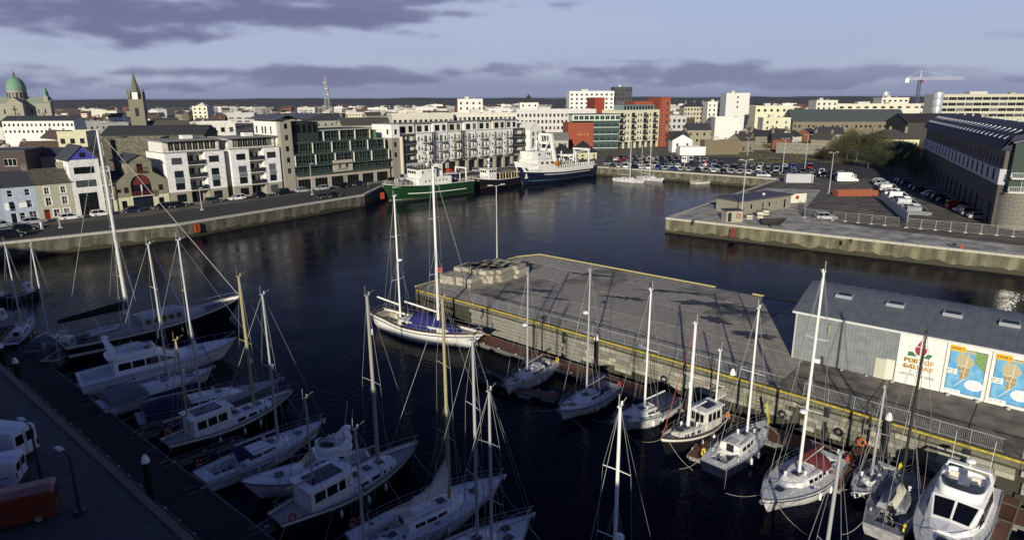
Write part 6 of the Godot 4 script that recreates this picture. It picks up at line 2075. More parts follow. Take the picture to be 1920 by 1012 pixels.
var car_proto := {}
func car(kind: String, paint: String, place: String, at: Vector3, head: float, group: String) -> Node3D:
	var label := "%s %s %s" % [paint, {"hatch": "hatchback car", "saloon": "saloon car", "suv": "tall estate car", "van": "small van"}[kind], place]
	var key := kind + paint
	if car_proto.has(key):
		return copy_of(car_proto[key], "parked_car", at, hd(head), label, group)
	var o := thing("parked_car", label, "car", at, hd(head), group)
	var m := car_shape(kind)
	var pm := mt(PAINT[paint], 0.22, "", 4.0, 0.0)
	inst("body", m[0], pm, o)
	inst("windows", m[1], mt("0c0f13", 0.08), o)
	inst("roof", m[2], pm, o)
	for x in [-0.31, 0.31]:
		for s in [-1.0, 1.0]:
			var w := inst("wheel", m[3], mt("131313", 0.8), o, Vector3(m[7] * x, 0.31, s * 0.78))
			inst("rim", m[4], mt("8d9093", 0.4), w)
	inst("headlights", m[5], mt("d2d6d8", 0.15), o)
	inst("tail_lights", m[6], mt("5c1212", 0.3), o)
	car_proto[key] = o
	return o

func pick(r: RandomNumberGenerator) -> Array:
	var kinds := ["hatch", "hatch", "hatch", "saloon", "saloon", "suv", "van"]
	var paints := ["silver", "silver", "black", "dark grey", "white", "white", "navy", "grey", "black", "silver", "black", "dark grey", "red", "blue", "grey", "white"]
	return [kinds[r.randi() % kinds.size()], paints[r.randi() % paints.size()]]

func make_cars() -> void:
	var r := RandomNumberGenerator.new()
	r.seed = 2024
	# along the harbour street
	var t := -3.0
	var k := 0
	var known := {0: ["saloon", "silver"], 1: ["hatch", "silver"], 2: ["hatch", "white"], 8: ["hatch", "white"], 9: ["saloon", "black"], 10: ["suv", "black"]}
	while t < 164.0:
		if not (k % 9 == 6):
			var q := pick(r) if not known.has(k) else known[k] as Array
			car(q[0], q[1], "parked beside the harbour street pavement", FP(t, -3.7 + r.randf() * 0.3) + Vector3(0, 0.006, 0), 42.5 + (180.0 if r.randf() < 0.4 else 0.0), "cars along the harbour street")
		t += 5.6 + r.randf() * 1.2
		k += 1
	for q in [[46, 432, "hatch", "black"], [625, 369, "saloon", "black"], [606, 372, "hatch", "dark grey"], [20, 445, "suv", "black"], [335, 388, "hatch", "black"]]:
		var p := G(q[0], q[1])
		car(q[2], q[3], "standing on the quay side of the harbour street", p + Vector3(0, 0.006, 0), 43.0, "cars on the quay side of the street")
	# the long car park
	var rows := [[[1142, 313.5], [1610, 336.0]], [[1142, 308.3], [1585, 328.0]], [[1150, 301.0], [1560, 318.0]], [[1160, 297.5], [1330, 303.0]]]
	for i in rows.size():
		var a := G(rows[i][0][0], rows[i][0][1]); var b := G(rows[i][1][0], rows[i][1][1])
		var n := int(a.distance_to(b) / 2.75)
		var h := heading(a, b)
		for j in n:
			if r.randf() < (0.06 if i < 2 else 0.22): continue
			var q := pick(r)
			car(q[0], q[1], "parked in the long car park at the dock head", a.lerp(b, (j + 0.5) / n) + Vector3(0, 0.01, 0), h + 90.0 + (180.0 if r.randf() < 0.5 else 0.0) + r.randf_range(-2, 2), "cars in the long car park")
	# beside the stone warehouse: lit row behind the white hoarding, and a shaded row
	var a := G(1648, 345); var b := G(1716, 404)
	for j in 15:
		var q := pick(r)
		if j > 3: q[1] = ["white", "silver", "white", "black", "silver", "dark grey"][j % 6]
		car(q[0], q[1], "in the row behind the white hoarding on the pier", b.lerp(a, j / 14.0) + Vector3(0.6, 0.01, 0), 108.0, "cars behind the white hoarding")
	a = G(1690, 342); b = G(1835, 410)
	for j in 16:
		if j in [4, 9, 12]: continue
		var q := pick(r)
		car(q[0], q[1], "in the shaded row below the stone warehouse", b.lerp(a, j / 15.0) + Vector3(0, 0.01, 0), 105.0, "cars in the shade of the warehouse")
	var c := car("hatch", "silver", "alone inside the wire fence on the pier", G(1549, 411) + Vector3(0, 0.01, 0), 96.0, "")
	c = car("suv", "silver", "on the road beside the dock head wall", G(1432, 331.5) + Vector3(0, 0.01, 0), 112.0, "")
	big_vans()

func van_shape(o: Node3D, L: float, h: float, hw: float, m: Material, glass_front := true) -> void:
	var f := L / 2; var r := -L / 2
	var st := [[r, hw * 0.95, hw * 0.9, 0.4, h - 0.12], [r + 0.15, hw, hw * 0.93, 0.35, h - 0.02], [f - 2.1, hw, hw * 0.93, 0.35, h], [f - 1.75, hw, hw * 0.9, 0.35, h - 0.12], [f - 0.95, hw * 0.98, hw * 0.88, 0.35, 1.25], [f - 0.2, hw * 0.94, hw * 0.82, 0.35, 1.05], [f, hw * 0.85, hw * 0.75, 0.45, 0.85]]
	var b := house(o, "body", st, m, 0.05)
	house_front(b, st[3], st[4], 0.06, 0.92, 1)
	house_win(b, st, f - 2.0, f - 1.15, 0.55, 0.86, 1)
	for s in [-1.0, 1.0]:
		var gr := MB.new()
		gr.bx(r + 0.4, 1.0, s * hw - 0.02 * s, f - 2.2, 1.06, s * (hw + 0.012))
		gr.bx(f - 2.3, 0.5, s * hw - 0.02 * s, f - 2.27, h - 0.35, s * (hw + 0.01))
		put("side_moulding", gr, mt("3a3b3d", 0.6), b)
		for x in [r + 0.95, f - 0.9]:
			var w := inst("wheel", car_shape("hatch")[3], mt("131313", 0.8), o, Vector3(x, 0.34, s * (hw - 0.12)), Basis.from_scale(Vector3(1.12, 1.12, 1.12)))
			inst("rim", car_shape("hatch")[4], mt("8d9093", 0.4), w)
	var rd := MB.new()
	rd.bx(r - 0.02, 0.55, -0.012, r + 0.05, h - 0.2, 0.012)
	rd.bx(r - 0.1, 0.42, -hw * 0.9, r + 0.02, 0.55, hw * 0.9)
	put("rear_door_seam", rd, mt("2a2b2d", 0.6), b)
	for s in [-1.0, 1.0]:
		var rw := MB.new()
		rw.bx(r - 0.015, h * 0.58, s * 0.12, r + 0.02, h - 0.35, s * hw * 0.72)
		put("rear_window", rw, boat_glass, b)
		var tl := MB.new()
		tl.bx(r - 0.03, 0.8, s * hw * 0.8, r + 0.05, 1.25, s * hw * 0.93)
		put("tail_light", tl, mt("6a1a16", 0.3), b)
	var hl := MB.new()
	for s in [-1.0, 1.0]: hl.box(Vector3(f - 0.08, 0.85, s * hw * 0.7), Vector3(0.2, 0.25, 0.3))
	put("headlight", hl, mt("c9cdd0", 0.15), o)
	for s in [-1.0, 1.0]:
		var mr := MB.new()
		mr.box(Vector3(f - 1.2, 1.45, s * (hw + 0.16)), Vector3(0.12, 0.3, 0.2))
		put("mirror", mr, mt("1a1a1c", 0.5), o)

func big_vans() -> void:
	# parked in the shade on the near quay
	for q in [[[-70, 850], [52, 862], "white panel van with raised roof on the near quay", "c9ccd4", 2.5], [[-80, 925], [42, 905], "white panel van with rounded nose beside the raised one", "c6c9d2", 2.1], [[-60, 1000], [108, 958], "rusty orange van parked in front of the white vans", "6e2f1b", 2.0]]:
		var a := G(q[0][0], q[0][1]); var b := G(q[1][0], q[1][1])
		var d := (b - a).normalized()
		var o := thing("van", q[2], "van", b - d * 2.6, hd(heading(b, a)))
		van_shape(o, 5.4, q[4], 1.0, mt(q[3], 0.35))
	# lorry and caravan-like boxes near the dock head
	var p := G(1588, 341)
	var o := thing("lorry", "white tanker lorry standing at the end of the long car park", "lorry", p, hd(100))
	van_shape(o, 6.0, 2.9, 1.2, mt("dcdcd2", 0.5))
	p = G(1287, 306)
	o = thing("van", "white high-roofed van standing among the parked cars", "van", p + Vector3(0, 0.01, 0), hd(30))
	van_shape(o, 6.2, 2.9, 1.05, mt("e0e0dc", 0.4))
	p = G(1322, 314)
	o = thing("red_kiosk", "red and white striped beacon post beside the dock head road", "post", p)
	for k in 3: slab(o, "band", -0.45, 0.45, k * 0.75, k * 0.75 + 0.745, -0.45, 0.45, mt(["8a1c1a", "d9d6cf", "8a1c1a"][k], 0.6))

# ---------------------------------------------------------------- trawlers at the quay
# a row of strokes for lettering too small to read, words given by their letter counts
func strokes(root: Node3D, at: Vector3, w: float, h: float, counts: Array, m: Material, b := Basis.IDENTITY) -> void:
	var total := counts.size() - 1.0
	for c in counts: total += c
	var cw := w / total
	var x := -w / 2
	var mb := MB.new()
	for c in counts:
		for k in c:
			var v: int = (k * 7 + c) % 4
			mb.bx(x + cw * 0.12, 0, 0, x + cw * 0.34, h, 0.03)
			if v != 1: mb.bx(x + cw * 0.34, h * 0.78, 0, x + cw * 0.8, h, 0.03)
			if v != 2: mb.bx(x + cw * 0.34, 0, 0, x + cw * 0.8, h * 0.22, 0.03)
			if v == 3 or v == 1: mb.bx(x + cw * 0.34, h * 0.4, 0, x + cw * 0.7, h * 0.6, 0.03)
			x += cw
		x += cw
	var o := put("lettering", mb, m, root)
	o.transform = Transform3D(b, at)

func ship_hull(label: String, bow: Vector3, stern: Vector3, B: float, o: Dictionary) -> Array:
	# bow and stern are seen on the near side; the middle line lies half a beam nearer the quay
	var ax := (bow - stern).normalized()
	var side := ax.cross(Vector3.UP).normalized()          # starboard
	var toq := side if side.dot(Vector3(-0.74, 0, -0.68)) > 0 else -side
	var off := toq * B * 0.5
	var root := boat_root("trawler", label, stern + off, bow + off, "", "fishing vessel")
	var L := bow.distance_to(stern)
	var d := hull_fn({"L": L, "B": B, "bow": o.bow, "mid": o.mid, "stern": o.stern, "tr": 0.85, "rake": o.get("rake", 3.0), "srake": -0.6, "pw": 3.0, "draft": 1.2})
	make_hull(root, d, mt(o.hull, 0.45, "mottle", 6.0), "hull", 24)
	hull_band(root, d, -0.15, o.get("boot_to", 0.1), mt(o.boot, 0.6), "boot_top", 0, 1, 0.03)
	make_deck(root, d, mt("5a5c58", 0.8, "mottle", 3.0), -1, -1, 1.0, 0.5, 0.86)
	toe_rail(root, d, mt(o.get("rail", "d8d8d2"), 0.5), 0.09)
	return [root, d, L]

func ship_rail(root: Node3D, d: Dictionary, t0: float, t1: float, m: Material, h := 1.0, rows := 3) -> void:
	var mb := MB.new()
	for s in [-1.0, 1.0]:
		var n := int((t1 - t0) * d.L / 1.2)
		for r in rows:
			var pts := []
			for i in n + 1: pts.append(hp(d, lerpf(t0, t1, float(i) / n), 1.0, s, -0.1) + Vector3(0, h * (r + 1.0) / rows, 0))
			mb.tube(pts, 0.03, 4)
		for i in n + 1:
			var p := hp(d, lerpf(t0, t1, float(i) / n), 1.0, s, -0.1)
			mb.tube([p, p + Vector3(0, h, 0)], 0.035, 4)
	put("ship_railing", mb, m, root)

func mast_tree(root: Node3D, x: float, y0: float, h: float, m: Material, arms := 3) -> void:
	var mb := MB.new()
	mb.tube([Vector3(x, y0, 0), Vector3(x, y0 + h, 0)], 0.2, 8, 0.08)
	for k in arms:
		var y := y0 + h * (0.45 + 0.2 * k)
		mb.tube([Vector3(x, y, -1.3 + 0.2 * k), Vector3(x, y, 1.3 - 0.2 * k)], 0.06, 5)
		mb.box(Vector3(x + 0.4, y + 0.2, 0.4), Vector3(1.5, 0.15, 0.2))
	for s in [-1.0, 1.0]: mb.tube([Vector3(x - 1.2, y0, s * 1.1), Vector3(x, y0 + h * 0.6, 0)], 0.07, 5)
	put("mast", mb, m, root)
	for k in 3:
		var d := MB.new()
		d.lathe(Vector3(x - 0.9 + k * 0.9, y0 + (0.0 if k != 1 else h * 0.5), 0.9 - k * 0.8), [[0.12, 0], [0.12, 0.5], [0.4, 0.6], [0.42, 0.95], [0.25, 1.2], [0, 1.28]], 10)
		put("satellite_dome", d, mt("e6e6e2", 0.5), root)

func make_ships() -> void:
	var P := func(x: float, y: float) -> Vector3: return G(x, y, 0.0)
	var wh := mt("e2e2dc", 0.5, "mottle", 6.0)
	var gun := mt("9b9d98", 0.6)
	# ---- green trawler
	var a := ship_hull("green-hulled trawler with white wheelhouse and orange rescue boat", P.call(737, 380), P.call(890, 361), 7.5, {"bow": 4.9, "mid": 3.7, "stern": 3.6, "hull": "183a20", "boot": "cfcdb8", "boot_to": 0.04, "rake": 2.2})
	var r: Node3D = a[0]; var d: Dictionary = a[1]; var L: float = a[2]
	hull_band(r, d, 0.4, 0.46, mt("d9d9cf", 0.5), "white_line", 0.1, 0.8, 0.05)
	ship_rail(r, d, 0.02, 0.2, wh); ship_rail(r, d, 0.72, 0.98, wh)
	var y0 := 3.3
	var st := [[-L * 0.22, 3.0, 3.0, y0, y0 + 2.5], [L * 0.18, 3.1, 3.0, y0, y0 + 2.5], [L * 0.22, 2.6, 2.4, y0, y0 + 2.4]]
	var h := house(r, "deckhouse", st, wh)
	house_win(h, st, -L * 0.18, L * 0.12, 0.5, 0.75, 7, 0.9)
	var s2 := [[-L * 0.04, 2.7, 2.7, y0 + 2.55, y0 + 5.0], [L * 0.14, 2.8, 2.9, y0 + 2.55, y0 + 5.1], [L * 0.19, 2.3, 2.5, y0 + 2.55, y0 + 5.1]]
	var w := house(r, "wheelhouse", s2, wh)
	house_win(w, s2, -L * 0.03, L * 0.14, 0.5, 0.82, 6, 0.35)
	for k in 4:
		var g := MB.new()
		var z := -2.0 + k * 1.05
		g.quad(Vector3(L * 0.19 + 0.03, y0 + 3.8, z), Vector3(L * 0.19 + 0.03, y0 + 3.8, z + 0.8), Vector3(L * 0.19 + 0.06, y0 + 4.6, z + 0.8), Vector3(L * 0.19 + 0.06, y0 + 4.6, z))
		put("window", g, boat_glass, w)
	slab(r, "bridge_visor", -L * 0.06, L * 0.2, y0 + 5.1, y0 + 5.35, -3.0, 3.0, mt("44463f", 0.6))
	var mr := MB.new()
	for k in 8:
		for s in [-1.0, 1.0]: mr.tube([Vector3(-L * 0.05 + k * L * 0.033, y0 + 5.35, s * 2.8), Vector3(-L * 0.05 + k * L * 0.033, y0 + 6.3, s * 2.8)], 0.035, 4)
	for s in [-1.0, 1.0]: mr.tube([Vector3(-L * 0.05, y0 + 6.3, s * 2.8), Vector3(L * 0.181, y0 + 6.3, s * 2.8)], 0.035, 4)
	put("bridge_rail", mr, wh, r)
	mast_tree(r, -L * 0.01, y0 + 5.3, 6.5, wh)
	slab(r, "funnel", -L * 0.16, -L * 0.1, y0 + 2.5, y0 + 6.0, -1.0, 1.0, wh)
	var cr := MB.new()
	cr.tube([Vector3(-L * 0.18, y0 + 2.5, 2.2), Vector3(-L * 0.18, y0 + 4.6, 2.2)], 0.28, 8)
	cr.tube([Vector3(-L * 0.18, y0 + 4.6, 2.2), Vector3(-L * 0.3, y0 + 6.8, 2.4)], 0.2, 7, 0.12)
	put("crane", cr, wh, r)
	var rb := MB.new()
	rb.lathe(Vector3(0, 0, 0), [[0.0, -2.1], [0.6, -1.6], [0.85, 0], [0.6, 1.5], [0, 2.1]], 10)
	var rbn := put("rescue_boat", rb, mt("b0401e", 0.6), r)
	rbn.transform = Transform3D(Basis(Vector3(0, 1, 0), Vector3(1, 0, 0), Vector3(0, 0, -1)), Vector3(-L * 0.27, y0 + 3.5, 1.6))
	var gt := MB.new()
	for s in [-1.0, 1.0]:
		gt.tube([Vector3(-L * 0.42, y0 - 0.2, s * 2.8), Vector3(-L * 0.42, y0 + 4.2, s * 2.5)], 0.25, 7)
		gt.tube([Vector3(-L * 0.34, y0 - 0.2, s * 2.6), Vector3(-L * 0.34, y0 + 3.0, s * 2.6)], 0.14, 6)
	gt.bx(-L * 0.43, y0 + 4.1, -2.6, -L * 0.41, y0 + 4.5, 2.6)
	gt.bx(-L * 0.35, y0 + 2.9, -2.7, -L * 0.2, y0 + 3.0, 2.7)
	put("stern_gantry", gt, wh, r)
	for k in 8:
		var c := MB.new()
		c.box(Vector3(L * (0.26 + 0.025 * k), y0 + 1.5 + 0.3 * (k % 3), -1.8 + 1.2 * (k % 4)), Vector3(0.8, 1.0 + 0.5 * (k % 2), 0.7))
		c.tube([Vector3(L * (0.26 + 0.025 * k), y0 + 1.0, 2.3 - k * 0.6), Vector3(L * (0.26 + 0.025 * k), y0 + 3.2, 2.3 - k * 0.6)], 0.05, 5)
		put("deck_gear", c, mt(["2b2c2c", "55564f", "c9c8be"][k % 3], 0.7), r)
	var side := 1.0 if (r.transform.basis * Vector3(0, 0, 1)).dot(Vector3(0.74, 0, 0.68)) > 0 else -1.0
	strokes(r, hp(d, 0.86, 0.86, side, 0.06), 5.2, 0.5, [6, 8], wh, Basis.IDENTITY if side > 0 else Basis(Vector3.UP, PI))
	# ---- small black trawler
	a = ship_hull("small black-hulled trawler with white wheelhouse and tan shelter deck", P.call(898, 358), P.call(985, 345), 6.0, {"bow": 4.0, "mid": 2.6, "stern": 2.6, "hull": "17181b", "boot": "5c2a22", "boot_to": 0.22, "rake": 2.0})
	r = a[0]; d = a[1]; L = a[2]
	st = [[L * 0.08, 1.9, 1.8, 2.3, 6.2], [L * 0.24, 1.9, 1.8, 2.3, 6.2], [L * 0.27, 1.6, 1.5, 2.3, 6.1]]
	h = house(r, "wheelhouse", st, wh)
	house_win(h, st, L * 0.09, L * 0.23, 0.72, 0.9, 3, 0.25)
	var fw := MB.new()
	for k in 3: fw.quad(Vector3(L * 0.27 + 0.03, 5.1, -1.3 + k * 0.9), Vector3(L * 0.27 + 0.03, 5.1, -0.6 + k * 0.9), Vector3(L * 0.27 + 0.03, 5.85, -0.6 + k * 0.9), Vector3(L * 0.27 + 0.03, 5.85, -1.3 + k * 0.9))
	put("window", fw, boat_glass, h)
	slab(r, "wheelhouse_roof", L * 0.06, L * 0.29, 6.25, 6.4, -2.0, 2.0, mt("c9c8c0", 0.6))
	slab(r, "shelter_deck", -L * 0.4, L * 0.05, 4.6, 4.9, -2.7, 2.7, mt("8b8468", 0.8, "mottle", 3.0))
	for k in 8:
		for s in [-1.0, 1.0]: slab(r, "stanchion", -L * 0.4 + k * L * 0.062, -L * 0.4 + k * L * 0.062 + 0.18, 2.4, 4.6, s * 2.5 - 0.1, s * 2.5 + 0.1, mt(["b39a3e", "c9c2a0"][k % 2], 0.7))
	mast_tree(r, L * 0.15, 6.4, 3.5, gun, 1)
	ship_rail(r, d, 0.78, 0.98, gun)
	strokes(r, hp(d, 0.9, 0.8, side, 0.06), 1.8, 0.4, [5], wh, Basis.IDENTITY if side > 0 else Basis(Vector3.UP, PI))
	# ---- blue and white trawler
	a = ship_hull("large navy and white trawler with tall white portal mast", P.call(991, 349), P.call(1119, 331), 9.0, {"bow": 6.2, "mid": 4.6, "stern": 4.4, "hull": "161934", "boot": "5f9c86", "boot_to": 0.2, "rake": 3.5})
	r = a[0]; d = a[1]; L = a[2]
	hull_band(r, d, 0.72, 1.0, wh, "white_topside", 0.05, 1.0, 0.04)
	hull_band(r, d, 0.56, 0.6, wh, "white_line", 0.1, 0.75, 0.05)
	hull_band(r, d, 1.0, 1.28, wh, "whaleback_bulwark", 0.62, 1.0, 0.0)
	y0 = 5.0
	st = [[L * 0.08, 3.8, 3.6, y0 - 0.6, y0 + 3.0], [L * 0.34, 3.6, 3.4, y0 - 0.4, y0 + 3.2], [L * 0.42, 2.6, 2.3, y0, y0 + 3.2]]
	h = house(r, "forecastle_house", st, wh)
	house_win(h, st, L * 0.12, L * 0.32, 0.55, 0.75, 3, 1.2)
	st = [[L * 0.16, 3.3, 3.3, y0 + 3.25, y0 + 5.6], [L * 0.34, 3.3, 3.4, y0 + 3.25, y0 + 5.8], [L * 0.4, 2.6, 2.9, y0 + 3.25, y0 + 5.8]]
	h = house(r, "wheelhouse", st, wh)
	house_win(h, st, L * 0.17, L * 0.34, 0.45, 0.8, 6, 0.3)
	var pt := MB.new()
	for s in [-1.0, 1.0]:
		pt.bar(Vector3(L * 0.1, y0, s * 3.6), Vector3(L * 0.14, y0 + 11.0, s * 2.5), 1.1, 0.9)
		pt.bar(Vector3(L * 0.24, y0 + 5.8, s * 2.6), Vector3(L * 0.16, y0 + 9.0, s * 2.6), 0.35, 0.35)
	for y in [11.0, 8.2, 6.0]: pt.bx(L * 0.12, y0 + y - 0.4, -2.9, L * 0.15, y0 + y + 0.4, 2.9)
	for k in 4: pt.tube([Vector3(L * 0.135, y0 + 8.2, -1.8 + k * 1.2), Vector3(L * 0.135, y0 + 11, -1.2 + k * 1.2)], 0.12, 5)
	put("portal_mast", pt, wh, r)
	mast_tree(r, L * 0.26, y0 + 5.8, 4.0, wh, 2)
	var ob := MB.new()
	ob.lathe(Vector3(0, 0, 0), [[0.0, -1.9], [0.6, -1.4], [0.9, 0], [0.6, 1.4], [0, 1.9]], 10)
	var obn := put("lifeboat", ob, mt("a3691d", 0.6), r)
	obn.transform = Transform3D(Basis(Vector3(0, 1, 0), Vector3(1, 0, 0), Vector3(0, 0, -1)), Vector3(L * 0.1, y0 + 1.4, side * 4.2))
	ship_rail(r, d, 0.03, 0.6, wh, 1.3, 2)
	var cap := MB.new()
	for k in 18:
		for s in [-1.0, 1.0]:
			var p := hp(d, 0.05 + k * 0.032, 1.0, s, -0.1)
			cap.box(p + Vector3(0, 0.65, 0), Vector3(0.35, 1.3, 0.2))
	put("bulwark_stay", cap, wh, r)
	var sg := MB.new()
	for s in [-1.0, 1.0]:
		sg.bar(Vector3(-L * 0.4, y0 - 0.8, s * 3.6), Vector3(-L * 0.4, y0 + 5.0, s * 3.3), 0.5, 0.5)
		sg.bar(Vector3(-L * 0.2, y0 - 0.8, s * 3.6), Vector3(-L * 0.2, y0 + 4.6, s * 3.3), 0.35, 0.35)
	sg.bx(-L * 0.415, y0 + 4.8, -3.6, -L * 0.385, y0 + 5.4, 3.6)
	sg.bx(-L * 0.4, y0 + 4.5, side * 3.3 - 0.2, -L * 0.2, y0 + 4.8, side * 3.3 + 0.2)
	put("stern_gantry", sg, wh, r)
	for k in 6:
		var c := MB.new()
		c.box(Vector3(-L * 0.05 - k * 1.8, y0 + 0.3, -1.5 + 0.9 * (k % 4)), Vector3(1.3, 1.5, 1.2))
		c.tube([Vector3(-L * 0.05 - k * 1.8, y0 + 0.8, 2.0 - k * 0.6), Vector3(-L * 0.05 - k * 1.8, y0 + 3.4, 2.0 - k * 0.6)], 0.1, 5)
		put("deck_gear", c, mt(["8d8a80", "55564f", "d2d1c6"][k % 3], 0.7), r)
	var an := MB.new()
	var ap := hp(d, 0.93, 0.62, side, 0.05)
	an.bar(ap, ap + Vector3(0, -1.3, 0), 0.35, 0.25); an.bar(ap + Vector3(-0.6, -1.3, 0), ap + Vector3(0.6, -1.3, 0), 0.3, 0.4)
	put("anchor", an, wh, r)
	# orange fender float at the quay
	for q in [[365, 414, "orange rubber fender hanging on the quay wall below the apartments"], [716, 367, "orange rubber fender on the quay wall beside the green trawler"], [1375, 437, "rusty red fender plate on the mossy pier wall"]]:
		var p := G(q[0], q[1], 1.8)
		if q[0] < 500:
			var r2 := ray(q[0], q[1])
			var hit = Geometry2D.segment_intersects_segment(LQ[2], LQ[3], Vector2.ZERO, Vector2(r2.x, -r2.z) * 10.0)
			if hit != null: p = W(hit.x + 0.3, hit.y - 0.24, 0)
		var dir := 42.5 if q[0] < 1000 else 126.0
		var o := thing("fender", q[2], "fender", W(p.x, -p.z, 0.5), hd(dir if q[0] > 1000 else (35.3 if q[0] < 500 else 50.0)))
		var mb := MB.new()
		mb.bx(-0.9, 0.0, -0.1, -0.3, 2.6, 0.5); mb.bx(0.3, 0.0, -0.1, 0.9, 2.6, 0.5); mb.bx(-0.9, 2.2, -0.1, 0.9, 2.7, 0.52); mb.bx(-0.9, -0.2, -0.1, 0.9, 0.2, 0.52); mb.bx(-0.3, 0.2, 0, 0.3, 2.2, 0.2)
		put("frame", mb, mt("a8481c" if q[0] < 1000 else "6e3322", 0.7, "mottle", 1.0), o)
		o.scale = Vector3.ONE * 0.62
		o.position.y = 1.1

# ---------------------------------------------------------------- hills, woods, trees and scrub
func leaf_clump(seed: int, n: int, size: float, col: Array) -> ArrayMesh:       # many small faces spread through a ball
	var r := RandomNumberGenerator.new()
	r.seed = seed
	var m := MB.new()
	var c := PackedColorArray()
	for i in n:
		var d := Vector3(r.randfn(), r.randfn() * 0.8, r.randfn()).normalized() * pow(r.randf(), 0.45)
		d.y = maxf(d.y, -0.75)
		var a := Vector3(r.randfn(), r.randfn(), r.randfn()).normalized() * size * r.randf_range(0.6, 1.3)
		var b := a.cross(Vector3(r.randfn(), r.randfn(), r.randfn())).normalized() * size * r.randf_range(0.4, 0.9)
		m.tri(d - a, d + b, d + a)
		var k := Color(col[r.randi() % col.size()]).srgb_to_linear()
		for j in 3: c.append(k)
	m.c = c
	return m.mesh()

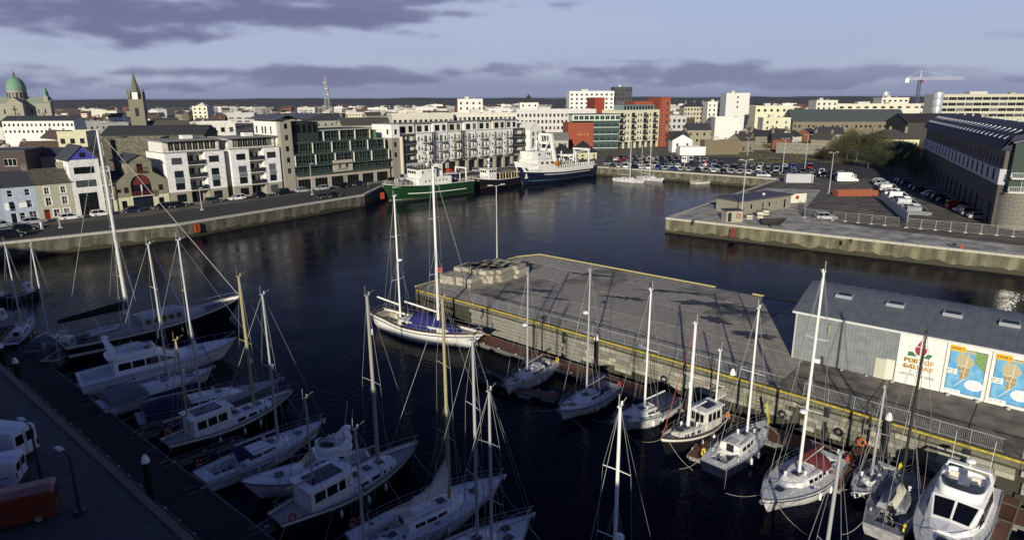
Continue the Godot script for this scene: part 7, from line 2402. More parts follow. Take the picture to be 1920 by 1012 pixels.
func greenery() -> void:
	rng.seed = 17
	var lm := StandardMaterial3D.new()
	lm.vertex_color_use_as_albedo = true
	lm.roughness = 0.95
	lm.cull_mode = BaseMaterial3D.CULL_DISABLED
	# far low hills
	var f := FastNoiseLite.new()
	f.seed = 2
	f.frequency = 0.0011
	f.fractal_octaves = 4
	var hm := MB.new()
	var rows := []
	for i in 9:
		var line := PackedVector3Array()
		for j in 121:
			var x := -3000.0 + 6000.0 * j / 120.0
			var z := 1900.0 + 420.0 * i
			var y := Q - 1.0 + smoothstep(0, 5, i) * (17.0 + 12.0 * f.get_noise_2d(x, z)) + (smoothstep(5, 8, i) * (8.0 + 10.0 * f.get_noise_2d(x * 0.7, z + 900)))
			line.append(Vector3(x, y, -z))
		rows.append(line)
	hm.sheet(rows)
	struct("hills", hm, mt("34352a", 0.95, "stain", 180.0))
	# woods on the skyline: crowns spread along bands
	var clump := leaf_clump(3, 150, 0.2, ["3a3a2a", "2e3024", "46402f", "33362a"])
	var spots := []
	for i in 3000:
		var x := rng.randf_range(-2600, 2600)
		var z := 700.0 + 3800.0 * pow(rng.randf(), 0.55)
		if absf(x) > z * 0.95: continue
		if f.get_noise_2d(x * 2.0, z * 2.0) < -0.12: continue
		var i0 := clampf((z - 1900.0) / 420.0, 0, 7.99)
		var y := Q
		if z > 1900:
			var j0 := clampf((x + 3000.0) / 50.0, 0, 119.0)
			y = rows[int(i0)][int(j0)].y
		spots.append([Vector3(x, y, -z), rng.randf_range(2.5, 5.0)])
	var mm := MultiMesh.new()
	mm.transform_format = MultiMesh.TRANSFORM_3D
	mm.mesh = clump
	mm.instance_count = spots.size()
	for i in spots.size():
		var s: float = spots[i][1]
		mm.set_instance_transform(i, Transform3D(Basis(Vector3.UP, rng.randf() * TAU).scaled(Vector3(s * 1.5, s, s * 1.5)), spots[i][0] + Vector3(0, s * 0.7, 0)))
	var wn := MultiMeshInstance3D.new()
	wn.name = "far_woods"
	wn.multimesh = mm
	wn.material_override = lm
	add_child(wn)
	wn.set_meta("kind", "stuff")
	wn.set_meta("label", "dark winter woods along the flat horizon")
	wn.set_meta("category", "woods")
	# winter trees and thickets beside the warehouse and in the town
	var cl := [crown_mesh(11, ["44462c", "3a3e26", "524c30", "33381f"]), crown_mesh(12, ["4a4830", "403a28", "5a5034"]), crown_mesh(13, ["2c3320", "343a24", "3c4428"])]
	for q in [[1588, 303, 12.5, 7.0, 0], [1612, 302, 14.5, 7.5, 1], [1570, 305, 9.0, 6.4, 0], [1640, 305, 12.5, 7.0, 0], [1668, 309, 10.0, 6.6, 0], [1690, 315, 9.5, 6.4, 2], [1706, 326, 9.0, 5.8, 2], [1628, 316, 8.5, 5.6, 2], [1655, 297, 10.0, 6.4, 1], [1718, 300, 9.0, 6.2, 1], [1545, 300, 5.2, 4.6, 1], [1714, 338, 8.5, 5.0, 2], [1685, 300, 8.6, 6.2, 0], [1672, 322, 7.0, 5.0, 2], [1650, 318, 7.5, 5.4, 2], [1500, 284, 5.6, 5.6, 1], [1470, 282, 4.4, 4.6, 0], [1525, 281, 5.4, 5.0, 0], [1440, 281, 4.0, 4.4, 1], [1340, 283, 3.2, 3.6, 1], [1310, 260, 6, 5.0, 2], [1870, 268, 11.0, 6.0, 1], [1905, 262, 10.0, 5.6, 0], [1745, 262, 8.0, 5.6, 1]]:
		tree(["thicket tree with olive winter twigs beside the stone warehouse", "brownish bare-twigged tree at the edge of the waste ground", "dark evergreen tree in the hollow beside the stone warehouse"][q[4]], G(q[0], q[1]), q[2], q[3], cl[q[4]], lm, "trees by the waste ground")
	for q in [[150, 380, 9], [188, 520, 9], [215, 450, 10], [480, 360, 10], [505, 420, 10], [330, 460, 10], [120, 520, 12], [600, 520, 10], [700, 480, 9], [60, 330, 8], [420, 540, 11], [790, 560, 10], [1480, 620, 11], [1260, 600, 11], [1600, 800, 12], [1860, 560, 10], [1740, 520, 10], [960, 620, 9], [560, 460, 9], [290, 560, 11], [90, 600, 12]]:
		var p := D(q[0], 220, q[1])
		tree("dark winter tree rising among the roofs of the town", W(p.x, -p.z), q[2], q[2] * 0.55, cl[q[0] % 3], lm, "trees among the town roofs")
	# rough grass on the waste ground
	var gm := MB.new()
	var gc := PackedColorArray()
	for i in 9000:
		var p := G(rng.randf_range(1385, 1640), rng.randf_range(284, 306))
		if f.get_noise_2d(p.x * 60, p.z * 60) < -0.05: continue
		var a := rng.randf() * TAU
		var w := Vector3(cos(a), 0, sin(a)) * rng.randf_range(0.15, 0.4)
		gm.tri(p - w, p + w, p + Vector3(rng.randf_range(-0.2, 0.2), rng.randf_range(0.15, 0.5), 0.1))
		var k := Color(["4d4a34", "5c563c", "3e412c"][i % 3]).srgb_to_linear()
		for j in 3: gc.append(k)
	gm.c = gc
	var go := put("rough_grass", gm, lm, self)
	go.set_meta("kind", "stuff")
	go.set_meta("label", "rough winter grass on the waste ground behind the car park")
	go.set_meta("category", "grass")
	# walls and rubble of the waste ground
	for q in [[[1455, 287], [1545, 290], 4.5, "8a857a"], [[1545, 296], [1568, 297], 3.5, "96917f"], [[1396, 280], [1458, 282], 3.0, "7d786c"]]:
		var a := G(q[0][0], q[0][1]); var b := G(q[1][0], q[1][1])
		var o := thing("yard_wall", "old rendered yard wall along the back of the waste ground", "wall", a, hd(heading(a, b)), "old yard walls")
		slab(o, "wall_face", 0, a.distance_to(b), 0, q[2], -0.4, 0, mt(q[3], 0.9, "stain", 4.0))
		slab(o, "wall_cap", -0.1, a.distance_to(b) + 0.1, q[2], q[2] + 0.15, -0.5, 0.1, mt("a09a8a", 0.9))

func tree(label: String, at: Vector3, h: float, r: float, crown: ArrayMesh, lm: Material, group: String) -> void:
	var o := thing("tree", label, "tree", at, rng.randf() * TAU, group)
	var tk := MB.new()
	tk.tube([Vector3.ZERO, Vector3(0.1, h * 0.35, 0.1), Vector3(-0.1, h * 0.75, 0)], 0.28, 7, 0.1)
	for k in 6:
		var a := TAU * k / 6 + 0.4
		tk.tube([Vector3(0, h * (0.3 + 0.05 * k), 0), Vector3(cos(a) * r * 0.4, h * (0.5 + 0.06 * k), sin(a) * r * 0.4), Vector3(cos(a) * r * 0.75, h * (0.62 + 0.05 * k), sin(a) * r * 0.75)], 0.1, 5, 0.03)
	put("trunk", tk, mt("4a4034", 0.9, "fine", 1.0), o)
	inst("crown", crown, lm, o, Vector3.ZERO, Basis.from_scale(Vector3(r / 4.5, h / 8.0, r / 4.5)))

# a crown for a tree 8 m high and 4.5 m in radius: clumps of small faces
func crown_mesh(seed: int, cols: Array) -> ArrayMesh:
	var r := RandomNumberGenerator.new()
	r.seed = seed
	var m := MB.new()
	var c := PackedColorArray()
	for k in 16:
		var a := TAU * k * 0.382
		var rr := 4.5 * (0.15 + 0.6 * r.randf())
		var o := Vector3(cos(a) * rr, r.randf_range(3.0, 7.0) - rr * 0.25, sin(a) * rr)
		var s := r.randf_range(1.2, 2.2)
		for i in 420:
			var d := Vector3(r.randfn(), r.randfn() * 0.8, r.randfn()).normalized() * pow(r.randf(), 0.4) * s
			var e := Vector3(r.randfn(), r.randfn(), r.randfn()).normalized() * r.randf_range(0.08, 0.2)
			var b := e.cross(Vector3(r.randfn(), r.randfn(), r.randfn())).normalized() * r.randf_range(0.06, 0.14)
			m.tri(o + d - e, o + d + b, o + d + e)
			var col := Color(cols[r.randi() % cols.size()]).srgb_to_linear()
			for j in 3: c.append(col)
	m.c = c
	return m.mesh()

# the tall buildings behind the viewer, whose shadow lies over the near half of the marina
func make_behind() -> void:
	var o := thing("apartment_building", "long pale six-storey block behind the near quay", "building", W(-150, 70), hd(121.3))
	block(o, 132.02, 0.0, 17, 4, 0, 15.4, mt("b4b0a4", 0.85, "mottle", 6.0), {"f": grid(3, 1.0, 3, 4, 5.0, 3.2, 1.8, 1.8, "2")})
	parapet(o, 132.02, 0, 17, 4, 15.4, 0.6, mt("b4b0a4", 0.85), mt("77756f", 0.9))
	block(o, 0, 0, 132, 14, 0, 17.0, mt("b4b0a4", 0.85, "mottle", 6.0), {"f": grid(6, 1.0, 21, 5, 6.0, 3.2, 1.8, 1.8, "2")})
	parapet(o, 0, 0, 132, 14, 17.0, 0.6, mt("b4b0a4", 0.85), mt("77756f", 0.9))
	o.position = W(-42, -8) - Vector3(0.855, 0, 0.519) * 95.0
	var t := thing("tower_block", "taller pale flats behind the long six-storey block", "building", W(-38, -30), hd(121.3))
	block(t, 0, 0, 26, 12, 0, 22.0, mt("a8a498", 0.85, "mottle", 6.0), {"f": grid(2.5, 1.2, 6, 7, 4.2, 3.2, 1.8, 1.8, "2")})
	parapet(t, 0, 0, 26, 12, 22.0, 0.6, mt("a8a498", 0.85), mt("77756f", 0.9))

# ---------------------------------------------------------------- the pier and the warehouse across the water
func fence_run(label: String, pts: Array, h: float, m: Material, step := 2.4, feet := true, called := "wire_fence") -> void:
	var o := thing(called, label, "fence")
	var pm := MB.new()
	pm.bx(0, 0.05, -0.02, 0.05, h, 0.02); pm.bx(step - 0.08, 0.05, -0.02, step - 0.03, h, 0.02)
	pm.bx(0.05, h - 0.05, -0.02, step - 0.08, h, 0.02); pm.bx(0.05, 0.12, -0.02, step - 0.08, 0.16, 0.02)
	for k in int((step - 0.2) / 0.16): pm.bx(0.14 + k * 0.16, 0.16, -0.006, 0.152 + k * 0.16, h - 0.05, 0.006)
	for k in 4: pm.bx(0.05, 0.4 + k * h * 0.2, -0.006, step - 0.08, 0.412 + k * h * 0.2, 0.006)
	var panel := pm.mesh()
	var fm := MB.new()
	fm.bx(-0.3, 0, -0.12, 0.3, 0.16, 0.12)
	var foot := fm.mesh()
	for i in pts.size() - 1:
		var a: Vector3 = pts[i]; var b: Vector3 = pts[i + 1]
		for k in int(a.distance_to(b) / step):
			var p := a + (b - a).normalized() * k * step
			inst("fence_panel", panel, m, o, p, Basis(Vector3.UP, hd(heading(a, b))))
			if feet: inst("concrete_foot", foot, mt("b4b1a6", 0.9), o, p, Basis(Vector3.UP, hd(heading(a, b))))

func make_right() -> void:
	rng.seed = 61
	var stone := mt("8a8577", 0.9, "mottle", 1.5)
	var galv := mt("8f918e", 0.5, "", 4.0, 0.2)
	# stone hut with a flat dark roof
	var a := G(1387, 403); var b := G(1482, 389)
	var o := thing("stone_hut", "long low stone hut with flat dark roof on the pier", "building", a, hd(heading(a, b)))
	var L := a.distance_to(b)
	block(o, 0, 0, L, 6.5, 0, 2.9, stone, {"f": [[L * 0.42, 0.1, 1.0, 2.1, "1"], [L * 0.55, 0.9, 0.9, 1.2, "1"], [L * 0.7, 0.9, 0.9, 1.2, "2"], [L * 0.86, 0.1, 1.0, 2.1, "1"], [L * 0.2, 0.9, 0.9, 1.2, "1"]]}, mt("b9b39c", 0.7))
	slab(o, "roof", -0.4, L + 0.4, 2.92, 3.2, -6.9, 0.4, mt("494a57", 0.7, "mottle", 4.0))
	slab(o, "roof_vent", L * 0.6, L * 0.6 + 0.4, 3.2, 3.7, -2.5, -2.1, mt("d0d0d6", 0.6))
	# small hut with the red lifebuoy
	a = G(1362, 417)
	o = thing("small_hut", "small grey hut with red lifebuoy at the pier corner", "hut", a, hd(84))
	block(o, 0, 0, 3.4, 2.6, 0, 2.3, mt("a29c88", 0.9, "mottle", 1.5), {"f": [[0.3, 0.1, 0.8, 1.9, "1"]]}, mt("5a5a54", 0.7))
	slab(o, "roof", -0.15, 3.55, 2.32, 2.5, -2.8, 0.2, mt("3c3c40", 0.8))
	var lr := MB.new()
	var ring := []
	for k in 13: ring.append(Vector3(2.5 + cos(TAU * k / 12) * 0.4, 1.3 + sin(TAU * k / 12) * 0.4, 0.12))
	lr.tube(ring, 0.1, 6)
	put("lifebuoy", lr, mt("8f1f1f", 0.6), o)
	# white board wall behind the hut
	a = G(1476, 381); b = G(1512, 379)
	o = thing("white_hoarding", "white painted screen wall with red sign behind the stone hut", "wall", a, hd(heading(a, b)))
	slab(o, "screen", 0, a.distance_to(b), 0, 2.2, -0.15, 0.0, mt("d4d1c0", 0.8, "mottle", 2.0))
	slab(o, "red_sign", 2.4, 3.3, 0.9, 1.7, 0.0, 0.05, mt("8c2420", 0.6))
	# lamps of the pier and the car park
	lamp_post("lamp column on white plinth at the pier corner", G(1390, 413), 12.4, true, "", 0.2)
	for q in [[1555, 362, 286], [1852, 410, 365], [1467, 327, 260], [1606, 303, 252], [1509, 322, 253], [1283, 318, 284], [1313, 303, 283], [1636, 300, 262], [1402, 292, 258]]:
		var p := G(q[0], q[1])
		lamp_post("grey lamp column standing in or beside the long car park" if q[0] != 1852 else "lamp column at the foot of the stone warehouse", p, HT(p, q[0] + 2, q[2]) - Q, q[0] != 1852, "lamp columns of the car park", 0.3)
	for q in [[585, 365, 307], [378, 394, 352], [112, 427, 400]]:
		var p := G(q[0], q[1])
		lamp_post("white street lamp on the harbour street", p, HT(p, q[0], q[2]) - Q, false, "street lamps of the harbour street", hd(132))
	# wire fences, hoarding, containers
	fence_run("temporary wire fence with concrete feet along the pier road", [G(1510, 386), G(1509, 408), G(1562, 413), G(1700, 427), G(1960, 449)], 1.9, galv)
	fence_run("low white barrier rail along the road at the dock head", [G(1132, 309.5), G(1300, 318.5), G(1490, 329.5)], 0.9, mt("d0cec2", 0.6), 3.0, false, "barrier_rail")
	a = G(1650, 372); b = G(1702, 417)
	o = thing("white_hoarding", "long white hoarding along the row of parked cars", "fence", b, hd(heading(b, a)))
	var n := int(a.distance_to(b) / 2.5)
	for k in n: slab(o, "hoarding_panel", k * 2.5 + 0.03, k * 2.5 + 2.47, 0.05, 2.0, -0.05, 0.05, mt("b9b9b4", 0.7, "mottle", 2.0))
	a = G(1571, 368); b = G(1646, 367)
	o = thing("container", "rusty orange open-topped container on the pier", "container", a, hd(heading(a, b)))
	L = a.distance_to(b)
	slab(o, "side_wall", 0, L, 0, 1.4, 0.0, 0.1, mt("8f5238", 0.8, "mottle", 1.5)); slab(o, "back_wall", 0, L, 0, 1.4, -2.5, -2.4, mt("8f5238", 0.8, "mottle", 1.5))
	slab(o, "end_wall", 0.0, 0.1, 0, 1.4, -2.4, 0.0, mt("8f5238", 0.8)); slab(o, "end_wall", L - 0.1, L, 0, 1.4, -2.4, 0.0, mt("8f5238", 0.8))
	slab(o, "load", 0.15, L - 0.15, 0.1, 1.1, -2.35, -0.05, mt("9a8f7d", 0.9, "mottle", 1.0))
	for k in 7: slab(o, "rib", 0.4 + k * L / 7.0, 0.55 + k * L / 7.0, 0, 1.4, 0.1, 0.18, mt("8f4628", 0.8))
	a = G(1474, 343); b = G(1525, 343.5)
	o = thing("container", "pale grey ribbed container at the dock head corner", "container", a, hd(heading(a, b)))
	L = a.distance_to(b)
	slab(o, "box", 0, L, 0.1, 2.7, -2.5, 0, mt("a8aaad", 0.7, "mottle", 2.0))
	for k in int(L / 0.6): slab(o, "rib", 0.1 + k * 0.6, 0.35 + k * 0.6, 0.2, 2.6, 0.002, 0.05, mt("b1b3b6", 0.7))
	o = thing("concrete_ramp", "pale concrete slab lying on the pier behind the hut", "slab", G(1440, 366), hd(100))
	slab(o, "slab", -6, 7, 0.02, 0.35, -3, 3, mt("b4b09c", 0.85, "mottle", 3.0))
	# painted parking lines
	for k in 8:
		var p := G(1590 + k * 9, 385 + k * 3.5)
		var m := MB.new()
		m.box(Vector3.ZERO, Vector3(5.0, 0.008, 0.12))
		var s := inst("parking_line", m.mesh(), mt("a9a89f", 0.8), self, p + Vector3(0, 0.014, 0), Basis(Vector3.UP, hd(60)))
		s.set_meta("kind", "structure")
	# ---- stone warehouse with barrel roof
	var K := W(94.6, 126.3)
	o = thing("stone_warehouse", "long dark stone warehouse with blue barrel roof and rows of rooflights", "building", K + Vector3(sin(deg_to_rad(24.8)), 0, -cos(deg_to_rad(24.8))) * 106.0, hd(24.8 + 180.0))
	var dk := mt("4d4a46", 0.9, "mottle", 2.0)
	L = 106.0
	var arch := []
	for k in 17: arch.append([2.2 + k * 6.2, 0.2, 2.2, 4.2, "2s"])
	block(o, 0, 0, L, 15, 0, 8.2, dk, {"f": arch}, mt("3c3a38", 0.7), "stone_base")
	var pn := []
	for k in 20: pn.append([1.6 + k * 5.2, 0.4, 1.9, 2.3, "2"])
	block(o, 0, 0.12, L, 15.1, 8.2, 3.0, mt("b4b4ba", 0.7, "mottle", 3.0), {"f": pn}, mt("50525a", 0.6), "white_storey")
	var up := []
	for k in 34: up.append([0.9 + k * 3.1, 0.5, 1.1, 1.9, "1"])
	block(o, 0, -0.3, L, 14.5, 11.2, 3.6, mt("5d5650", 0.8, "fine", 2.0), {"f": up}, mt("6f6a66", 0.6), "timber_storey")
	var rows := []
	for k in 15:
		var an := lerpf(0.02, PI - 0.02, k / 14.0)
		rows.append(PackedVector3Array([Vector3(-0.4, 14.7 + sin(an) * 4.6, -7.5 + cos(an) * 8.1), Vector3(L + 0.4, 14.7 + sin(an) * 4.6, -7.5 + cos(an) * 8.1)]))
	var rf := MB.new()
	rf.sheet(rows)
	rf.fan([rows[0][0], rows[3][0], rows[7][0], rows[11][0], rows[14][0]]); rf.fan([rows[0][1], rows[3][1], rows[7][1], rows[11][1], rows[14][1]])
	var rn := put("barrel_roof", rf, mt("1f2138", 0.75), o)
	for k in 25:
		var x := 2.0 + k * 4.2
		var p: Vector3 = (rows[3][0] + rows[3][1]) / 2.0
		var q := Vector3(x, 14.7 + sin(0.45) * 4.6 + 0.08, -7.5 + cos(0.45) * 8.1); var q2 := Vector3(x, 14.7 + sin(0.95) * 4.6 + 0.1, -7.5 + cos(0.95) * 8.1)
		var mb := MB.new()
		mb.bar(q, q2, 0.42, 0.14)
		put("rooflight", mb, mt("c9ccd6", 0.35), rn)
		if k % 3 == 0:
			var v := MB.new()
			v.lathe(Vector3(x, 19.2, -7.7), [[0.25, 0], [0.25, 0.5], [0.4, 0.55], [0, 0.8]], 8)
			put("roof_vent", v, mt("b9bcc4", 0.5), rn)
	# ---- end block with green upper floors and stone base
	o = thing("corner_building", "dark green corner building with white balconies on a pale stone base", "building", K + Vector3(-0.42, 0, 0.91) * 2.6 + Vector3(0.91, 0, 0.42) * 0.3, hd(114.8))
	var base := MB.new()
	var pr := []
	for k in 9:     # rounded stone corner
		var an := deg_to_rad(180 + 90.0 * k / 8.0)
		pr.append(Vector2(4.0 + cos(an) * 4.0, -4.0 - sin(an) * 4.0))
	pr.append(Vector2(40, 0)); pr.append(Vector2(40, -22)); pr.append(Vector2(0, -22))
	for k in pr.size():
		var p: Vector2 = pr[k]; var q: Vector2 = pr[(k + 1) % pr.size()]
		base.quad(Vector3(p.x, 0, p.y), Vector3(q.x, 0, q.y), Vector3(q.x, 6.8, q.y), Vector3(p.x, 6.8, p.y))
	put("stone_base", base, mt("87847a", 0.9, "stain", 1.6), o)
	slab(o, "base_top", 0.6, 40, 6.8, 6.95, -22, -0.4, mt("8c8a80", 0.9))
	add_win(o, Vector3(9, 2.6, 0.17), Basis.IDENTITY, 1.6, 2.6, "1", stone)
	block(o, 1.0, -1.0, 38, 20, 6.9, 9.4, mt("33443a", 0.8, "mottle", 4.0), {"f": [[2.0, 0.2, 2.4, 2.3, "4"], [8.0, 0.2, 3.0, 2.3, "4"], [2.6, 3.1, 1.4, 2.2, "2"], [7.5, 3.1, 2.2, 2.2, "3"], [13, 3.1, 2.2, 2.2, "3"], [5.0, 6.1, 2.6, 1.5, "3"], [11.0, 6.1, 2.6, 1.5, "3"]], "l": [[14.5, 0.3, 2.6, 2.2, "4"], [14.0, 3.2, 2.0, 2.1, "3"]]}, mt("d4d4d0", 0.6), "green_wall")
	balcony(o, 12.0, 9.6, -1.0, 22, 1.3, mt("c9c9c2", 0.7), false, mt("d9d9d4", 0.5))
	balcony(o, 4.0, 6.97, -1.0, 6, 0.9, mt("c9c9c2", 0.7), false, mt("d9d9d4", 0.5))
	rows = []
	for k in 11:
		var x := 0.4 + 40.0 * k / 10.0
		var y := 16.2 + 2.6 * sin(clampf((x - 1) / 24.0, 0, 1) * PI)
		rows.append(PackedVector3Array([Vector3(x, y, -0.2), Vector3(x, y + 0.3, -0.2), Vector3(x, y + 0.3, -22), Vector3(x, y, -22)]))
	var cr := MB.new()
	cr.facets(rows, true)
	put("curved_roof", cr, mt("42465a", 0.5), o)
	var gb := MB.new()
	for k in 10: gb.quad(Vector3(rows[k][0].x, 16.2, -1.4), Vector3(rows[k + 1][0].x, 16.2, -1.4), Vector3(rows[k + 1][0].x, rows[k + 1][0].y, -1.4), Vector3(rows[k][0].x, rows[k][0].y, -1.4))
	put("gable", gb, mt("33443a", 0.8), o)
	# mooring bollards and small things on the right-hand quay
	for q in [[1595, 462], [1790, 470], [1300, 425], [1445, 432]]:
		var t := thing("bollard", "small dark iron bollard on the edge of the pier", "bollard", G(q[0], q[1] - 6), 0.0, "bollards on the pier")
		var mb := MB.new()
		mb.lathe(Vector3.ZERO, [[0.3, 0], [0.2, 0.15], [0.2, 0.5], [0.34, 0.62], [0.2, 0.75], [0, 0.78]], 10)
		put("bollard_body", mb, mt("2c2a2a", 0.6), t)
	var cn := thing("traffic_cone", "red traffic cone standing on the pier road", "cone", G(1803, 466))
	var cm := MB.new()
	cm.lathe(Vector3(0, 0, 0), [[0.3, 0.0], [0.3, 0.05], [0.22, 0.06], [0.05, 0.95], [0, 0.97]], 10)
	put("cone", cm, mt("b0302a", 0.6), cn)
	var dn := thing("upturned_boat", "dark timber boat propped on the pier by the stone hut", "boat", G(1450, 422), hd(95))
	var d := hull_fn({"L": 4.6, "B": 1.8, "bow": 1.0, "mid": 0.75, "stern": 0.8})
	make_hull(dn, d, mt("2a2420", 0.8)); make_deck(dn, d, mt("4a4034", 0.8), -1, -1)
	dn.position.y += 0.45
	for q in [[1425, 402, 1.6], [1436, 396, 1.2], [1418, 388, 1.4], [1406, 404, 1.0]]:
		var t := thing("pallet_stack", "jumble of pale crates and pallets beside the stone hut", "pallets", G(q[0], q[1] + 6), rng.randf() * 2, "crates by the stone hut")
		for k in 4: slab(t, "crate", -0.7 + 0.15 * k, 0.6 + 0.1 * k, k * q[2] / 4.0, (k + 0.85) * q[2] / 4.0, -0.6, 0.6, mt(["b9b39f", "8d8675", "cfcabb", "6b655a"][k], 0.9))
	people()

func people() -> void:
	# two small figures far off: one walker by the houses, one by the office
	for q in [[77, 430, "person in pale jacket and light trousers walking on the quay road", "c9cfe0", "d2cfc6"], [690, 353, "person in grey jacket standing on the road before the office block", "6c6468", "4a4a52"]]:
		var g := G(q[0], q[1])
		var o := thing("person", q[2], "person", g + Vector3(0, 0.006, 0), hd(40))
		var sk := MB.new()     # one continuous turned and bent body: legs, torso, arms, head joined
		var body := field_body([[Vector3(-0.14, 0.05, -0.1), 0.06, Vector3(-0.05, 0.48, -0.1), 0.075], [Vector3(-0.05, 0.48, -0.1), 0.075, Vector3(0, 0.9, -0.08), 0.1], [Vector3(0.2, 0.05, 0.1), 0.06, Vector3(0.14, 0.48, 0.1), 0.075], [Vector3(0.14, 0.48, 0.1), 0.075, Vector3(0, 0.9, 0.08), 0.1], [Vector3(0.0, 0.92, 0), 0.15, Vector3(0.02, 1.38, 0), 0.17], [Vector3(0.02, 1.4, -0.18), 0.065, Vector3(-0.08, 1.1, -0.26), 0.05], [Vector3(-0.08, 1.1, -0.26), 0.05, Vector3(0.05, 0.88, -0.28), 0.04], [Vector3(0.02, 1.4, 0.18), 0.065, Vector3(0.1, 1.12, 0.26), 0.05], [Vector3(0.1, 1.12, 0.26), 0.05, Vector3(0.26, 0.95, 0.26), 0.04], [Vector3(0.02, 1.45, 0), 0.06, Vector3(0.03, 1.55, 0), 0.055], [Vector3(0.03, 1.62, 0), 0.095, Vector3(0.04, 1.69, 0), 0.09], [Vector3(-0.14, 0.04, -0.1), 0.05, Vector3(0.02, 0.03, -0.1), 0.04], [Vector3(0.2, 0.04, 0.1), 0.05, Vector3(0.36, 0.04, 0.1), 0.04]], 0.045)
		var m := MB.new()
		var col := PackedColorArray()
		for i in range(0, body.size(), 3): m.tri(body[i], body[i + 2], body[i + 1])
		for v in m.v: col.append((Color(q[3]) if v.y > 0.93 and v.y < 1.5 else (Color("b98f78") if v.y >= 1.5 or v.y < 0.0 else Color(q[4]))).srgb_to_linear())
		m.c = col
		var pm := StandardMaterial3D.new()
		pm.vertex_color_use_as_albedo = true
		pm.roughness = 0.9
		pm.cull_mode = BaseMaterial3D.CULL_DISABLED
		put("figure", m, pm, o)
		var hr := MB.new()
		hr.lathe(Vector3(0.02, 1.66, 0), [[0.1, 0], [0.108, 0.05], [0.08, 0.12], [0, 0.14]], 10)
		put("hair", hr, mt("2a211a", 0.9), o)

# tapered capsules joined smoothly, meshed as surface nets; returns triangles
func field_body(bones: Array, cell: float) -> PackedVector3Array:
	var lo := Vector3(1e9, 1e9, 1e9); var hi := -lo
	for b in bones:
		for p in [b[0], b[2]]:
			lo = lo.min(p - Vector3.ONE * 0.25); hi = hi.max(p + Vector3.ONE * 0.25)
	var n := Vector3i(((hi - lo) / cell).ceil()) + Vector3i.ONE
	var f := PackedFloat32Array()
	f.resize(n.x * n.y * n.z)
	var id := func(x: int, y: int, z: int) -> int: return (z * n.y + y) * n.x + x
	for z in n.z:
		for y in n.y:
			for x in n.x:
				var p := lo + Vector3(x, y, z) * cell
				var d := 1e9
				for b in bones:
					var ab: Vector3 = b[2] - b[0]
					var t := clampf((p - b[0]).dot(ab) / maxf(ab.length_squared(), 1e-6), 0, 1)
					var e: float = p.distance_to(b[0] + ab * t) - lerpf(b[1], b[3], t)
					var k := 0.04
					var h := clampf(0.5 + 0.5 * (d - e) / k, 0, 1)
					d = lerpf(d, e, h) - k * h * (1 - h) if d < 1e8 else e
				f[id.call(x, y, z)] = d
	var vert := {}
	for z in n.z - 1:
		for y in n.y - 1:
			for x in n.x - 1:
				var s := Vector3.ZERO; var c := 0
				for e in [[0, 0, 0, 1, 0, 0], [0, 1, 0, 1, 1, 0], [0, 0, 1, 1, 0, 1], [0, 1, 1, 1, 1, 1], [0, 0, 0, 0, 1, 0], [1, 0, 0, 1, 1, 0], [0, 0, 1, 0, 1, 1], [1, 0, 1, 1, 1, 1], [0, 0, 0, 0, 0, 1], [1, 0, 0, 1, 0, 1], [0, 1, 0, 0, 1, 1], [1, 1, 0, 1, 1, 1]]:
					var a := f[id.call(x + e[0], y + e[1], z + e[2])]; var b := f[id.call(x + e[3], y + e[4], z + e[5])]
					if (a < 0) != (b < 0):
						s += Vector3(e[0], e[1], e[2]).lerp(Vector3(e[3], e[4], e[5]), a / (a - b)); c += 1
				if c > 0: vert[Vector3i(x, y, z)] = lo + (Vector3(x, y, z) + s / c) * cell
	var out := PackedVector3Array()
	for q in vert:
		for ax in 3:
			var u := Vector3i.ZERO; u[ax] = 1
			var v := Vector3i.ZERO; v[(ax + 1) % 3] = 1
			var w := Vector3i.ZERO; w[(ax + 2) % 3] = 1
			var a := f[id.call(q.x, q.y, q.z)]
			var e: Vector3i = q + u
			var b := f[id.call(e.x, e.y, e.z)]
			if (a < 0) == (b < 0): continue
			if not (vert.has(q - v) and vert.has(q - w) and vert.has(q - v - w)): continue
			var A: Vector3 = vert[q]; var B: Vector3 = vert[q - v]; var C: Vector3 = vert[q - v - w]; var E: Vector3 = vert[q - w]
			if a < 0: out.append_array([A, B, C, A, C, E])
			else: out.append_array([A, C, B, A, E, C])
	return out

